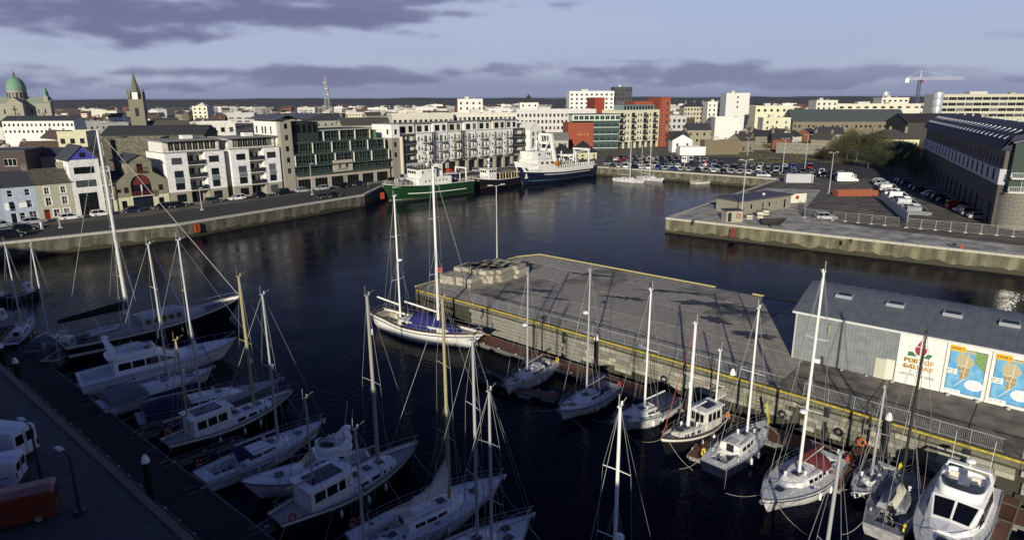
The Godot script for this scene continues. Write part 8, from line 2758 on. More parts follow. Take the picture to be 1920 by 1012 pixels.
# ---------------------------------------------------------------- the town behind
func make_town() -> void:
	rng.seed = 90
	var white := mt("dcdad0", 0.85, "mottle", 8.0)
	var cream := mt("cfccbd", 0.85, "mottle", 8.0)
	var grey := mt("9a978e", 0.9, "mottle", 6.0)
	var slate := mt("3a3c42", 0.8, "fine", 4.0)
	var brown := mt("4d443c", 0.85, "fine", 4.0)
	var frame := mt("d9d7cf", 0.6)
	var dark := mt("2a2c2e", 0.6)
	var brick := mt("8a3a24", 0.85, "fine", 2.0)
	var lightroof := mt("b4b3ab", 0.8, "mottle", 6.0)
	# [name, label, x left, x right, y top, distance, heading, depth, wall, roof kind, roof material, rise, windows across, down, width, height, frame]
	var T := [
		["terrace_house", "white rendered terrace house with black hipped roof behind the navy trawler", 1040, 1076, 276, 268, 84, 9, white, "h", mt("242629", 0.7), 3.6, 4, 2, 1.0, 1.5, dark],
		["stone_house", "pale stone house with black hipped roof beside the rust-red cube", 1077, 1120, 271, 276, 84, 10, mt("b9b49a", 0.9, "mottle", 3.0), "h", mt("1f2124", 0.7), 4.2, 4, 2, 1.0, 1.6, dark],
		["grey_roofed_hall", "grey hall with broad pale roofs behind the gabled white house", 1012, 1066, 250, 300, 90, 14, mt("a9a89c", 0.85, "mottle", 5.0), "x", mt("7d7c76", 0.8, "mottle", 5.0), 3.0, 5, 1, 1.0, 1.4, dark],
		["office_building", "long white three-storey office with rows of small square windows", 968, 1118, 208, 345, 84, 14, mt("c9c7c4", 0.85, "mottle", 8.0), "f", lightroof, 0.8, 20, 4, 1.3, 1.9, dark],
		["apartment_building", "white flat-roofed block behind the long apartment terrace", 850, 968, 214, 310, 78, 14, cream, "f", lightroof, 0.5, 14, 2, 1.4, 1.5, dark],
		["shop_building", "low white flat-roofed block with dark upper band behind the terrace", 735, 850, 219, 300, 70, 14, mt("c6c2b4", 0.85, "mottle", 6.0), "f", mt("4a4a4c", 0.8), 1.4, 12, 2, 1.3, 1.5, dark],
		["shop_building", "white block with tall stair tower on the skyline of shops", 858, 905, 187, 420, 84, 14, white, "f", lightroof, 0.6, 4, 4, 1.2, 1.5, dark],
		["pyramid_tower_building", "white building with dark pyramid roofed tower", 975, 1010, 176, 480, 88, 14, white, "p", mt("26252c", 0.7), 6.0, 3, 2, 1.2, 1.4, dark],
		["shop_building", "broad white shopping block with pale flat roof", 1068, 1152, 172, 520, 88, 20, mt("e4e2da", 0.8, "mottle", 8.0), "f", lightroof, 0.5, 9, 4, 1.8, 1.8, mt("b9b7b0", 0.7)],
		["tower_block", "black glazed tower block beside the broad white shopping block", 1152, 1186, 164, 540, 88, 14, mt("2b2c31", 0.5), "f", mt("35363b", 0.7), 0.5, 5, 6, 1.8, 1.6, mt("5a5c63", 0.5)],
		["shop_building", "grey mansard-roofed shop block with a row of white dormers", 1035, 1068, 194, 420, 84, 14, grey, "h", slate, 3.0, 6, 2, 1.3, 1.6, frame],
		["hotel_building", "cream block with brown tiled long roof and pointed dormers", 1130, 1240, 208, 400, 84, 14, mt("bdb6a2", 0.85, "mottle", 5.0), "x", mt("56503e", 0.85, "fine", 3.0), 4.0, 12, 3, 1.2, 1.5, frame],
		["brick_gable", "rust-red gabled brick hall beside the white office", 1116, 1134, 186, 380, 80, 16, brick, "f", slate, 1.0, 0, 0, 1, 1, frame],
		["stone_hotel", "grand pale stone hotel with many small windows", 1284, 1330, 192, 520, 90, 14, mt("b4ae98", 0.9, "mottle", 5.0), "h", slate, 3.0, 8, 4, 1.1, 1.6, dark],
		["white_house", "plain white four-storey building beside the grand stone hotel", 1328, 1362, 192, 500, 92, 14, white, "f", lightroof, 0.6, 4, 4, 1.1, 1.6, dark],
		["tower_block", "tall white tower with glazed top storeys", 1363, 1407, 176, 470, 92, 14, mt("d2d0cb", 0.85, "mottle", 7.0), "f", lightroof, 0.6, 1, 3, 1.0, 1.4, dark],
		["glazed_office", "grey office with strip windows beside the red brick tower", 1252, 1288, 219, 380, 90, 14, mt("b4b4b2", 0.8, "mottle", 5.0), "f", lightroof, 0.6, 4, 4, 2.4, 1.6, dark],
		["stone_house", "bare stone warehouse with long slate roof above the waste ground", 1290, 1342, 232, 350, 96, 10, mt("8f8874", 0.9, "mottle", 2.5), "x", slate, 3.0, 4, 2, 1.0, 1.4, dark],
		["white_house", "blank white gable building above the waste ground", 1342, 1388, 221, 345, 96, 12, mt("d8d6d0", 0.85, "mottle", 5.0), "f", lightroof, 0.4, 0, 0, 1, 1, dark],
		["white_cottage", "white gabled cottage beside the low white sheds", 1262, 1300, 252, 318, 92, 9, mt("e2e1dc", 0.8, "mottle", 4.0), "z", slate, 2.6, 2, 1, 1.0, 1.3, dark],
		["white_shed", "long low white shed at the back of the long car park", 1276, 1324, 276, 302, 92, 8, mt("e4e3de", 0.8, "mottle", 4.0), "f", lightroof, 0.2, 0, 0, 1, 1, dark],
		["stone_wall_building", "roofless pale stone wall with timber boarding beside the white shed", 1322, 1388, 265, 306, 86, 6, mt("7d725c", 0.9, "stain", 2.0), "f", mt("d2cdb6", 0.8), 0.5, 0, 0, 1, 1, dark],
		["yellow_building", "pale yellow flat-roofed station building", 1418, 1490, 200, 440, 92, 12, mt("d4d1b4", 0.85, "mottle", 6.0), "f", lightroof, 0.5, 6, 1, 1.6, 1.8, dark],
		["yellow_building", "pale yellow rendered block with blank wall at the station", 1432, 1484, 222, 400, 94, 10, mt("cdcab0", 0.85, "mottle", 6.0), "f", lightroof, 0.5, 3, 2, 1.0, 1.4, dark],
		["railway_shed", "long green glazed railway station shed", 1490, 1705, 206, 420, 94, 20, mt("7a7260", 0.9, "mottle", 3.0), "x", mt("4a5352", 0.7, "mottle", 6.0), 6.5, 24, 1, 1.8, 3.0, mt("6a675c", 0.6)],
		["dark_roof_shed", "long dark arched shed roof beside the railway station", 1706, 1862, 214, 380, 94, 22, mt("3b3734", 0.8, "mottle", 4.0), "x", mt("2f2b2b", 0.8, "mottle", 5.0), 4.0, 0, 0, 1, 1, dark],
		["grey_shed", "slate-roofed stone shed before the yellow station wall", 1418, 1464, 245, 350, 98, 9, mt("77736a", 0.9, "mottle", 3.0), "x", mt("2a2c34", 0.8), 2.6, 0, 0, 1, 1, dark],
		["yellow_villa", "pale yellow single-storey villa with broad hipped roof among trees", 1640, 1728, 244, 300, 98, 14, mt("cfcba2", 0.85, "mottle", 4.0), "h", mt("4b453f", 0.85, "fine", 3.0), 3.4, 9, 1, 0.9, 1.6, frame],
		["cream_block", "cream four-storey hotel block behind the railway shed", 1532, 1572, 189, 540, 92, 14, mt("d3d0c2", 0.85, "mottle", 6.0), "f", lightroof, 0.5, 4, 3, 1.4, 1.8, dark],
		["cream_block", "long low cream shopping centre with brown wall panels", 1572, 1728, 196, 560, 92, 20, mt("d2cebc", 0.85, "mottle", 8.0), "f", lightroof, 0.5, 10, 1, 3.0, 1.6, mt("8a6a44", 0.7)],
		["cream_block", "stepped cream upper storeys of the shopping centre", 1655, 1706, 184, 620, 92, 14, mt("d3d0c2", 0.85, "mottle", 8.0), "f", lightroof, 0.5, 5, 2, 2.0, 1.4, dark],
		["office_building", "long pale office slab with dark ribbon windows on the skyline", 1765, 1990, 178, 470, 92, 16, mt("bdbba8", 0.85, "mottle", 8.0), "f", lightroof, 0.5, 14, 4, 6.4, 1.8, mt("8a897c", 0.6)],
		["white_house", "white modern house block behind the first apartment block", 375, 440, 232, 245, 60, 12, white, "f", lightroof, 0.5, 4, 2, 1.3, 1.6, dark],
		["long_warehouse", "long dark slate warehouse roof with a row of small rooflights", 185, 380, 238, 235, 82, 14, mt("5a564c", 0.9, "stain", 5.0), "x", mt("36363a", 0.85, "fine", 4.0), 2.5, 0, 0, 1, 1, dark],
		["long_warehouse", "stone yard wall building below the dark slate warehouse roof", 215, 300, 262, 205, 78, 8, mt("6f6a5c", 0.9, "stain", 4.0), "f", slate, 0.5, 0, 0, 1, 1, dark],
		["flat_roof_building", "cream flat-roofed block behind the violet-gabled house", 105, 160, 250, 215, 74, 10, mt("c9c5a6", 0.85, "mottle", 5.0), "f", slate, 0.5, 3, 2, 1.1, 1.4, dark],
		["white_terrace", "long white rendered terrace below the domed cathedral", 0, 135, 218, 420, 88, 10, mt("e2e0d8", 0.8, "mottle", 6.0), "x", slate, 2.2, 16, 2, 1.0, 1.4, dark],
		["white_house", "white house with small ridge tower behind the office block", 565, 640, 214, 330, 60, 12, grey, "x", slate, 3.0, 6, 2, 1.1, 1.4, frame],
		["apartment_building", "pale terrace with many dormers behind the office block", 640, 735, 222, 300, 64, 12, mt("a9a696", 0.85, "mottle", 5.0), "x", mt("4a4d44", 0.85, "fine", 4.0), 3.0, 10, 2, 1.1, 1.4, frame],
		["white_house", "tall white seminary block with pinnacled roof beyond the church tower", 358, 386, 192, 640, 92, 12, mt("d8d2be", 0.85, "mottle", 6.0), "p", mt("c9c2ac", 0.8), 3.0, 3, 3, 1.6, 2.2, dark],
	]
	for q in T:
		var s := seen(q[0], q[1], q[2], q[3], q[4], q[5], q[6])
		var o: Node3D = s[0]; var L: float = s[1]
		var H: float = s[2] - (q[11] if q[9] in ["x", "z", "h", "p"] else 0.0)
		H = maxf(H, 3.0)
		var w := {}
		if q[12] > 0:
			var g := []
			var fl := minf(3.2, (H - 0.6) / q[13])
			for j in q[13]:
				for i in q[12]: g.append([L * (i + 0.5) / q[12] - minf(q[14], L / q[12] * ((0.5 if q[5] > 330 else 0.62) if q[14] < 3 else 0.94)) / 2, H - 0.5 - fl * (j + 1) + (fl - q[15]) * 0.5, minf(q[14], L / q[12] * ((0.5 if q[5] > 330 else 0.62) if q[14] < 3 else 0.94)), minf(q[15], fl * (0.5 if q[5] > 330 and q[14] < 3 else 0.6)), "2" if q[14] < 2 else "3"])
			w["f"] = g
		block(o, 0, 0, L, q[7], 0, H, q[8], w, q[16])
		match q[9]:
			"f": parapet(o, 0, 0, L, q[7], H, q[11], q[8], q[10])
			"p":
				parapet(o, 0, 0, L, q[7], H - 0.3, 0.3, q[8], slate)
				var m := MB.new()
				var c := Vector3(L * 0.5, H, -q[7] * 0.5)
				var k := [c + Vector3(-4.2, 0, 4.2), c + Vector3(4.2, 0, 4.2), c + Vector3(4.2, 0, -4.2), c + Vector3(-4.2, 0, -4.2)]
				for i in 4: m.tri(k[i], k[(i + 1) % 4], c + Vector3(0, q[11], 0))
				put("pyramid_roof", m, q[10], o)
			_: pitched(o, 0, 0, L, q[7], H, q[11], q[9], q[10], q[8])
		if q[9] in ["x", "h"] and q[12] > 0 and L > 14:
			for i in 3: chimney(o, L * (0.15 + 0.35 * i), H + q[11] * 0.6, -q[7] / 2, 2.2)
		if q[9] == "f" and L > 12:
			slab(o, "roof_plant", L * 0.3, L * 0.45, H + 0.06, H + 2.0, -q[7] * 0.7, -q[7] * 0.4, mt("b4b2a8", 0.8))
			slab(o, "roof_plant", L * 0.65, L * 0.7, H + 0.06, H + 1.4, -q[7] * 0.6, -q[7] * 0.45, mt("8d8c86", 0.8))
	landmark_block()
	churches()
	skyline()
	town_blocks()
	houses()
	greenery()

# rust-red cube, green glass office, cream flats and red brick tower at the dock head
func landmark_block() -> void:
	var s := seen("apartment_building", "cream and rust-red apartment complex with green glass wing at the dock head", 1067, 1235, 230, 330, 84.0)
	var o: Node3D = s[0]
	o.position = W(28.0, 322.0)
	o.rotation.y = hd(84)
	var rust := mt("8d4630", 0.85, "mottle", 6.0)
	var gg := mt("182a2a", 0.2)
	var cream := mt("cfcdb4", 0.85, "mottle", 6.0)
	var dark := mt("2b2d2f", 0.6)
	block(o, 0, 0, 12.0, 14, 0, 13.2, rust, {}, dark, "rust_red_cube")
	strokes(o, Vector3(7.0, 7.2, 0.01), 6.0, 0.8, [4, 1, 2], mt("c98a4a", 0.6))
	slab(o, "dark_flank", -0.6, 0.0, 0, 13.0, -14, -0.1, rust)
	# green glass wing
	var bands := []
	for f in 4:
		for k in 4: bands.append([0.4 + k * 3.0, 1.2 + f * 3.3, 2.7, 1.7, "3"])
	block(o, 12.02, -0.4, 12.6, 14, 0, 14.0, mt("2a3c3a", 0.5), {"f": bands}, mt("76857f", 0.5), "glass_wing", gg)
	for f in 4: slab(o, "floor_band", 12.0, 24.7, 0.9 + f * 3.3, 1.15 + f * 3.3, -0.4, -0.1, mt("b8c4bc", 0.6))
	block(o, 2.0, -3.0, 24, 10, 14.02, 3.0, mt("b9c6b8", 0.7), {"f": grid(2.0, 0.4, 9, 1, 2.6, 1, 2.2, 2.0, "2")}, mt("d2d8ce", 0.6), "set_back_storey", gg)
	slab(o, "flat_roof", 1.4, 26.6, 17.05, 17.3, -13.5, -2.2, mt("55585a", 0.7))
	# cream flats on piers
	var fl := thing("apartment_building", "cream apartment block with balcony slots on piers at the dock head", "building", W(53.0, 331.0), hd(56))
	var w := []
	for f in 5:
		for x in [4.6, 13.6, 20.0]: w.append([x, 0.9 + f * 2.9, 1.0, 1.3, "1"])
		for x in [6.6, 15.4, 22.0]: w.append([x, 0.9 + f * 2.9, 1.0, 1.3, "1"])
		for x in [1.4, 9.3, 17.6, 24.6]: w.append([x, 0.5 + f * 2.9, 2.3, 2.2, "2"])
	block(fl, 0, 0, 29.0, 12, 3.2, 15.2, cream, {"f": w}, dark)
	for k in 8: slab(fl, "pier", k * 4.0, k * 4.0 + 0.9, 0, 3.2, -0.9, -0.05, cream)
	block(fl, 0.5, -3.0, 28, 8, 0, 3.18, mt("55544f", 0.8), {"f": grid(2.5, 0.2, 7, 1, 4.0, 1, 3.0, 2.4, "2")}, dark, "arcade_wall")
	for f in 5:
		for x in [2.5, 10.4, 18.7, 25.7]: balcony(fl, x, 3.4 + f * 2.9, 0.0, 2.8, 1.1, mt("c9c6a6", 0.8))
	parapet(fl, 0, 0, 29.0, 12, 18.4, 0.5, cream, mt("8d8c84", 0.8))
	block(fl, 6, -3, 22, 7, 18.5, 2.8, mt("6f8080", 0.5), {"f": grid(1.5, 0.3, 10, 1, 2.1, 1, 1.7, 2.1, "1")}, mt("9aa8a4", 0.5), "glass_penthouse", gg)
	# red brick tower
	var bt := thing("brick_tower", "tall rust-red brick stair tower with a strip of windows", "building", W(77.5, 347.5), hd(75))
	block(bt, 0, 0, 5.6, 14, 0, 24.5, mt("8f4630", 0.85, "mottle", 5.0), {"f": grid(4.2, 2.0, 1, 7, 1, 3.1, 1.4, 2.2, "2") + grid(1.4, 2.0, 1, 7, 1, 3.1, 0.7, 1.6, "1")}, mt("c9b9a8", 0.6))
	parapet(bt, 0, 0, 5.6, 14, 24.5, 0.4, mt("8f3c26", 0.85), mt("55504a", 0.8))
	block(bt, -11, -9, 11, 10, 0, 23.0, mt("8a4430", 0.85, "mottle", 5.0), {"f": grid(2.0, 15.0, 4, 2, 2.6, 3.0, 1.0, 1.6, "1")}, dark, "rear_wall")

func churches() -> void:
	var ls := mt("9d9a8a", 0.9, "mottle", 3.0)
	var cop := mt("6b9178", 0.7, "mottle", 6.0)
	# domed cathedral
	var p := D(33, 187, 700)
	var o := thing("cathedral", "grey limestone cathedral with green copper dome on the skyline", "church", W(p.x, -p.z), hd(68))
	block(o, -34, 8, 68, 16, 0, 23, ls, {"f": grid(6, 14, 9, 1, 7, 1, 1.6, 4.0, "1")}, mt("3a3a38", 0.8), "nave_wall")
	pitched(o, -34, 8, 68, 16, 23, 5.0, "x", mt("7f8a78", 0.8), ls, 0.3)
	block(o, -9, 22, 18, 34, 0, 23, ls, {"f": [[4.0, 9, 1.4, 3.0, "1"], [12.6, 9, 1.4, 3.0, "1"]]}, mt("3a3a38", 0.8), "transept_wall")
	pitched(o, -9, 22, 18, 34, 23, 5.0, "z", mt("7f8a78", 0.8), ls, 0.3)
	var cr := MB.new()
	cr.bx(-0.5, 13, 22.05, 0.5, 21, 22.3); cr.bx(-2.4, 17.5, 22.05, 2.4, 18.6, 22.3)
	put("wall_cross", cr, mt("3c3a36", 0.8), o)
	var dr := MB.new()
	var rows := []
	for y in [24.0, 34.0]:
		var line := PackedVector3Array()
		for k in 16: line.append(Vector3(cos(TAU * k / 16) * 10.2, y, sin(TAU * k / 16) * 10.2))
		rows.append(line)
	dr.facets(rows, true)
	put("drum", dr, ls, o)
	for k in 16:
		var an := TAU * (k + 0.5) / 16
		var wn := MB.new()
		wn.box(Vector3(cos(an) * 10.1, 29.5, sin(an) * 10.1), Vector3(0.4, 5.0, 1.9), Basis(Vector3.UP, -an))
		put("drum_window", wn, mt("26282a", 0.5), o)
	var dm := MB.new()
	var prof := []
	for k in 11: prof.append([10.6 * cos(PI / 2 * k / 10.0), 34.0 + 11.0 * sin(PI / 2 * k / 10.0)])
	dm.lathe(Vector3.ZERO, prof, 24)
	var dn := put("dome", dm, cop, o)
	var lt := MB.new()
	lt.lathe(Vector3(0, 44.6, 0), [[1.3, 0], [1.2, 2.4], [1.5, 2.5], [0.4, 4.0], [0.1, 4.6]], 10)
	lt.bx(-0.12, 49, -0.12, 0.12, 52, 0.12); lt.bx(-0.8, 50.6, -0.1, 0.8, 50.9, 0.1)
	put("lantern_cross", lt, mt("4f5a54", 0.7), dn)
	for q in [[30, -2], [30, 4]]:
		var tw := MB.new()
		tw.bx(q[0] - 2.2, 0, q[1] - 2.2, q[0] + 2.2, 29, q[1] + 2.2)
		put("turret", tw, ls, o)
		var cpm := MB.new()
		cpm.lathe(Vector3(q[0], 29, q[1]), [[2.4, 0], [2.0, 3.0], [1.2, 5.4], [0.3, 8.0], [0, 8.2]], 8)
		put("turret_cap", cpm, cop, o)
	o.scale = Vector3(0.68, 0.97, 0.68)
	# old church tower with spire and clock
	p = D(257, 200, 400)
	o = thing("church_tower", "old stone church tower with short pointed spire and white clock", "church", W(p.x, -p.z), hd(70))
	var st := mt("7d7a68", 0.9, "mottle", 2.5)
	block(o, -4.6, 4.6, 9.2, 9.2, 0, 25, st, {"f": [[3.4, 16.5, 2.4, 4.2, "2"]], "l": [[3.4, 16.5, 2.4, 4.2, "2"]]}, mt("2f2e2a", 0.8), "tower_wall")
	for q in [[-4.4, 4.4], [4.4, 4.4], [4.4, -4.4], [-4.4, -4.4]]:
		var m := MB.new()
		m.lathe(Vector3(q[0], 25, q[1]), [[0.7, 0], [0.6, 2.6], [0.75, 2.7], [0, 5.5]], 6)
		put("pinnacle", m, st, o)
	var sp := MB.new()
	var b8 := PackedVector3Array()
	for k in 8: b8.append(Vector3(cos(TAU * (k + 0.5) / 8) * 4.3, 25, sin(TAU * (k + 0.5) / 8) * 4.3))
	for k in 8: sp.tri(b8[(k + 1) % 8], b8[k], Vector3(0, 39, 0))
	sp.tube([Vector3(0, 38.5, 0), Vector3(0, 41, 0)], 0.12, 5)
	put("spire", sp, mt("6a6a58", 0.9, "mottle", 3.0), o)
	var ck := MB.new()
	var ring := []
	for k in 16: ring.append(Vector3(cos(TAU * k / 16) * 1.5, 26.6 + sin(TAU * k / 16) * 1.5, 4.4))
	ck.fan(ring)
	ck.bx(-1.7, 24.9, 3.0, 1.7, 28.4, 4.35)
	put("clock_face", ck, mt("e2e0d6", 0.7), o)
	block(o, 5, 3.0, 26, 12, 0, 9, st, {"f": grid(3, 3, 5, 1, 4.8, 1, 1.6, 3.6, "2")}, mt("2f2e2a", 0.8), "nave_wall")
	pitched(o, 5, 3.0, 26, 12, 9, 5, "x", mt("4a4842", 0.85, "fine", 4.0), st)
	o.scale = Vector3(0.74, 1.0, 0.74)

func skyline() -> void:
	# lattice mast
	var p := D(613, 187, 900)
	var o := thing("lattice_mast", "tall steel lattice mast on the horizon", "mast", W(p.x, -p.z))
	var mb := MB.new()
	var top := 53.0
	for k in 14:
		var y0 := top * k / 14.0; var y1 := top * (k + 1) / 14.0
		var w0 := lerpf(3.6, 1.2, k / 14.0); var w1 := lerpf(3.6, 1.2, (k + 1) / 14.0)
		for c in 4:
			var a := Vector3(w0 if c in [0, 1] else -w0, y0, w0 if c in [0, 3] else -w0); var b := Vector3(w1 if c in [0, 1] else -w1, y1, w1 if c in [0, 3] else -w1)
			var d := (c + 1) % 4
			var a2 := Vector3(w0 if d in [0, 1] else -w0, y0, w0 if d in [0, 3] else -w0); var b2 := Vector3(w1 if d in [0, 1] else -w1, y1, w1 if d in [0, 3] else -w1)
			mb.bar(a, b, 0.5, 0.5); mb.bar(a, b2, 0.3, 0.3); mb.bar(b, b2, 0.3, 0.3)
	put("lattice", mb, mt("8d8c88", 0.7), o)
	for k in 3:
		var dsh := MB.new()
		dsh.lathe(Vector3(2.0 - k * 1.6, 30.0 + k * 7, 2.2), [[1.4, 0], [1.4, 1.2], [0, 1.4]], 10)
		put("dish", dsh, mt("d2d1cc", 0.6), o)
	# tower crane
	p = D(1721, 184, 700)
	o = thing("tower_crane", "red and grey tower crane with long thin jib on the skyline", "crane", W(p.x, -p.z), hd(96))
	var H := D(1722, 150, 700).y - Q
	mb = MB.new()
	for k in 20:
		var y0 := H * k / 20.0; var y1 := H * (k + 1) / 20.0
		for c in 4:
			var a := Vector3(1.0 if c in [0, 1] else -1.0, y0, 1.0 if c in [0, 3] else -1.0)
			var d := (c + 1) % 4
			var b := Vector3(1.0 if d in [0, 1] else -1.0, y1, 1.0 if d in [0, 3] else -1.0)
			mb.bar(a, Vector3(a.x, y1, a.z), 0.35, 0.35); mb.bar(a, b, 0.22, 0.22)
	put("crane_tower", mb, mt("4a5a66", 0.6), o)
	mb = MB.new()
	for s in [[1.0, 36.0], [-1.0, 12.0]]:
		var n := int(s[1] / 2.4)
		for k in n:
			var x0: float = s[0] * k * 2.4; var x1: float = s[0] * (k + 1) * 2.4
			for z in [-0.7, 0.7]: mb.bar(Vector3(x0, H + 0.5, z), Vector3(x1, H + 0.5, z), 0.3, 0.3)
			mb.bar(Vector3(x0, H + 2.2, 0), Vector3(x1, H + 2.2, 0), 0.3, 0.3)
			mb.bar(Vector3(x0, H + 0.5, 0.7), Vector3((x0 + x1) / 2, H + 2.2, 0), 0.2, 0.2); mb.bar(Vector3((x0 + x1) / 2, H + 2.2, 0), Vector3(x1, H + 0.5, -0.7), 0.2, 0.2)
	mb.bar(Vector3(0, H + 2, 0), Vector3(0, H + 8, 0), 0.8, 0.8)
	mb.bar(Vector3(0, H + 8, 0), Vector3(26, H + 2.4, 0), 0.14, 0.14); mb.bar(Vector3(0, H + 8, 0), Vector3(-11, H + 2.4, 0), 0.14, 0.14)
	put("jib", mb, mt("b4b6b8", 0.6), o)
	slab(o, "counterweight", -13, -9.5, H - 2.2, H + 1.4, -1.2, 1.2, mt("dcdcd8", 0.7))
	slab(o, "cab", 0.4, 2.4, H - 2.0, H + 0.2, 0.8, 2.4, mt("7a3a2c", 0.6))
	# silver cylinders of the two lift towers
	for q in [[1762, 171, 205, 440, 11.0, "silver round stair tower at the end of the pale office slab"], [1662, 171, 190, 640, 12.0, "silver round tower above the shopping centre"]]:
		p = D(q[0], q[1], q[3])
		o = thing("round_tower", q[5], "tower", W(p.x, -p.z))
		var m := MB.new()
		var h := p.y - Q
		var prf := []
		for k in 7:
			prf.append([q[4] * 0.25, h * k / 7.0]); prf.append([q[4] * 0.25, h * (k + 0.8) / 7.0]); prf.append([q[4] * 0.22, h * (k + 0.82) / 7.0]); prf.append([q[4] * 0.22, h * (k + 0.98) / 7.0])
		prf.append([0, h])
		m.lathe(Vector3.ZERO, prf, 16)
		put("shaft", m, mt("c9ccd2", 0.3, "", 4.0, 0.5), o)

# ordinary houses filling the streets behind
func houses() -> void:
	rng.seed = 321
	var walls := [["white", mt("dcdad2", 0.85, "mottle", 6.0)], ["cream", mt("cfc9b0", 0.85, "mottle", 6.0)], ["grey", mt("9b988e", 0.9, "mottle", 5.0)], ["brown brick", mt("7a4c38", 0.9, "fine", 2.0)], ["bare stone", mt("86806f", 0.9, "mottle", 3.0)]]
	var roofs := [mt("35373c", 0.8, "fine", 4.0), mt("45423e", 0.85, "fine", 4.0), mt("54443a", 0.85, "fine", 4.0)]
	var protos := []
	for w in walls.size():
		for kind in 3:
			var L := [9.0, 13.0, 18.0][kind] as float
			var H := [5.4, 6.4, 8.4][kind] as float
			var lab: String = "%s %s with dark pitched roof in the town behind the harbour" % [walls[w][0], ["small house", "two-storey house", "long terraced house"][kind]]
			protos.append([w, kind, L, H, lab, null])
	var near_n := 0
	var extra := [[1400, 352], [1422, 372], [1446, 360], [1470, 345], [1488, 372], [1508, 352], [1530, 366], [1552, 350], [1410, 400], [1440, 405], [1520, 398], [1495, 400], [1395, 330], [1560, 385], [1466, 390], [1300, 372], [1330, 380], [1275, 350], [1250, 372], [1585, 360]]
	for i in 2600:
		if near_n >= 296: break
		var dist := 215.0 + 1650.0 * pow(rng.randf(), 1.2)
		var px := rng.randf_range(-60, 1980)
		if i < extra.size(): px = extra[i][0]; dist = extra[i][1]
		var r := ray(px, 200)
		var p := Vector2(r.x, -r.z).normalized() * dist
		# keep clear of the dock, its streets, the car park and the larger buildings
		var h := deg_to_rad(42.5)
		var rel := p - Vector2(-103.8, 133.4)
		var off := -rel.x * cos(h) + rel.y * sin(h)
		var t := rel.x * sin(h) + rel.y * cos(h)
		if off < 26 and t < 172: continue
		if i >= extra.size():
			if px > 990 and dist < 362: continue
			if px > 1380 and dist < 440: continue
			if px > 1480 and dist < 470: continue
		if near_spots.any(func(s): return s.distance_to(p) < 12.0 + dist * 0.008): continue
		near_spots.append(p)
		near_n += 1
		var q: Array = protos[rng.randi() % protos.size()]
		if rng.randf() < 0.35: q = protos[rng.randi() % 3]
		if i < extra.size(): q = protos[[12, 6, 13, 9, 0, 12, 7][i % 7]]
		var turn: float = [42.5, 132.5, 60.0, 95.0, 80.0][rng.randi() % 5] + rng.randf_range(-6, 6)
		if q[5] != null:
			copy_of(q[5], "town_house", W(p.x, p.y), hd(turn))
			continue
		var o := thing("town_house", q[4], "house", W(p.x, p.y), hd(turn), "houses of the town behind the harbour")
		var L: float = q[2]; var H: float = q[3]
		var n := int(L / 3.2)
		var wl := []
		for j in (2 if H > 5.5 else 1):
			for k in n: wl.append([L * (k + 0.5) / n - 0.5, 0.9 + j * 2.8, 1.0, 1.4, "1n"])
		var sw := [[3.0, 1.0, 1.0, 1.4, "1n"], [3.0, 3.6, 1.0, 1.4, "1n"]] if H > 5.5 else []
		block(o, -L / 2, 4.0, L, 8.0, 0, H, walls[q[0]][1], {"f": wl, "l": sw}, mt("d9d7cf", 0.6))
		pitched(o, -L / 2, 4.0, L, 8.0, H, [2.8, 3.2, 3.4][q[1]], "x", roofs[(q[0] + q[1]) % 3], walls[q[0]][1])
		chimney(o, -L / 2 + 0.8, H + 1.8, 0, 2.2); chimney(o, L / 2 - 0.8, H + 1.8, 0, 2.2)
		q[5] = o

var near_spots: Array[Vector2] = []

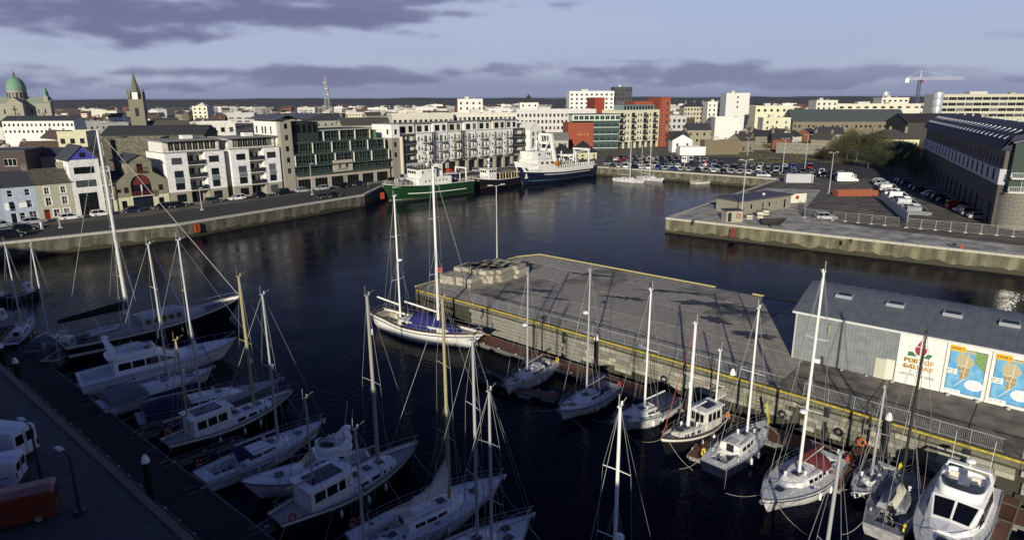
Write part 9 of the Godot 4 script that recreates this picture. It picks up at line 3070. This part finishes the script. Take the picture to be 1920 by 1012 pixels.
# plain flat-roofed blocks between the houses
func town_blocks() -> void:
	rng.seed = 555
	var walls := [["white", mt("d9d8d2", 0.85, "mottle", 6.0)], ["pale grey", mt("b4b3ae", 0.85, "mottle", 6.0)], ["cream", mt("cbc7b6", 0.85, "mottle", 6.0)], ["dark grey", mt("6f6e6c", 0.85, "mottle", 6.0)]]
	var roof := mt("9a9992", 0.85, "mottle", 6.0)
	var protos := {}
	var made := 0
	for i in 2400:
		if made >= 230: break
		var dist := 300.0 + 1450.0 * pow(rng.randf(), 1.1)
		var px := rng.randf_range(0, 1920)
		var r := ray(px, 200)
		var p := Vector2(r.x, -r.z).normalized() * dist
		var h := deg_to_rad(42.5)
		var rel := p - Vector2(-103.8, 133.4)
		if -rel.x * cos(h) + rel.y * sin(h) < 45 and rel.x * sin(h) + rel.y * cos(h) < 190: continue
		if px > 960 and dist < 430: continue
		if px > 1380 and dist < 500: continue
		if px < 700 and rng.randf() < 0.7: continue
		if near_spots.any(func(s): return s.distance_to(p) < 22.0): continue
		near_spots.append(p)
		made += 1
		var w := rng.randi() % 4
		if w == 3 and rng.randf() < 0.6: w = 0
		var kind := rng.randi() % 3
		var key := w * 3 + kind + (100 if dist > 750 else 0)
		var turn: float = [42.5, 132.5, 75.0, 95.0, 85.0][rng.randi() % 5]
		if protos.has(key):
			copy_of(protos[key], "town_block", W(p.x, p.y), hd(turn))
			continue
		var L: float = [14.0, 22.0, 32.0][kind]; var H: float = [9.6, 7.2, 10.4][kind]
		var o := thing("town_block", "%s flat-roofed %s standing among the %s" % [walls[w][0], ["square block", "two-storey block", "long three-storey block"][kind], "far roofs towards the horizon" if dist > 750 else "town roofs"], "building", W(p.x, p.y), hd(turn), "flat-roofed blocks of the town")
		var n := int(L / 3.0); var fl := int(H / 3.2)
		var wl := []
		for j in fl:
			for k in (n if dist <= 750 else 0): wl.append([L * (k + 0.5) / n - 0.6, 0.9 + j * 3.2, 1.2, 1.5, "2n"])
		block(o, -L / 2, 5.5, L, 11, 0, H, walls[w][1], {"f": wl if dist <= 750 else grid(L * 0.25, 1.0, 3, 2, L * 0.25, 3.4, L * 0.16, 1.4, "3n"), "l": grid(2.5, 0.9, 2, fl, 5.0, 3.2, 1.2, 1.5, "1n") if dist <= 750 else []}, mt("c9c8c2", 0.6))
		parapet(o, -L / 2, 5.5, L, 11, H, 0.5, walls[w][1], roof)
		slab(o, "roof_plant", -L * 0.2, L * 0.05, H + 0.06, H + 1.8, -3, 1, mt("a9a8a2", 0.8))
		slab(o, "roof_duct", L * 0.2, L * 0.35, H + 0.06, H + 0.9, -1, 0.4, mt("77767a", 0.7))
		protos[key] = o

func _ready() -> void:
	rng.seed = 1
	make_textures()
	set_view()
	glass_m = mt("14181c", 0.08)
	make_ground()
	var cop := mt("b4b1a4", 0.85, "mottle", 2.0)
	quay_wall("quay_wall", "weathered concrete quay wall below the row of apartments and shops", LQ, mt("6f6d5f", 0.9, "streak", 7.0), cop, 1.0)
	quay_wall("quay_wall", "low quay wall below the long car park at the head of the dock", [LQ[5], FQ], mt("777462", 0.9, "streak", 7.0), cop, 1.0)
	quay_wall("quay_wall", "mossy quay wall round the pier with the flat stone hut", [FQ, RQ[0], RQ[1], RQ[2]], mt("807c64", 0.9, "streak", 8.0), cop, 1.0)
	quay_wall("quay_wall", "dark stone edge of the near quay above the pontoon walkway", [near_a - (near_b - near_a), near_b + (near_b - near_a) * 0.6], mt("4c4a44", 0.9, "stain", 3.0), mt("6a675c", 0.85, "mottle", 2.0), -1.0, 3.2, 0.5)
	for q in [[150, 962, 852], [78, 905, 795]]:
		var p := G(q[0], q[1])
		lamp_post("dark lamp column on the near quay beside the vans", p, HT(p, q[0] - 14, q[2]) - Q, false, "lamp columns of the near quay", 2.6, "26272a")
	make_jetty()
	make_row()
	make_fleet()
	make_ships()
	make_cars()
	make_right()
	make_town()
	make_behind()
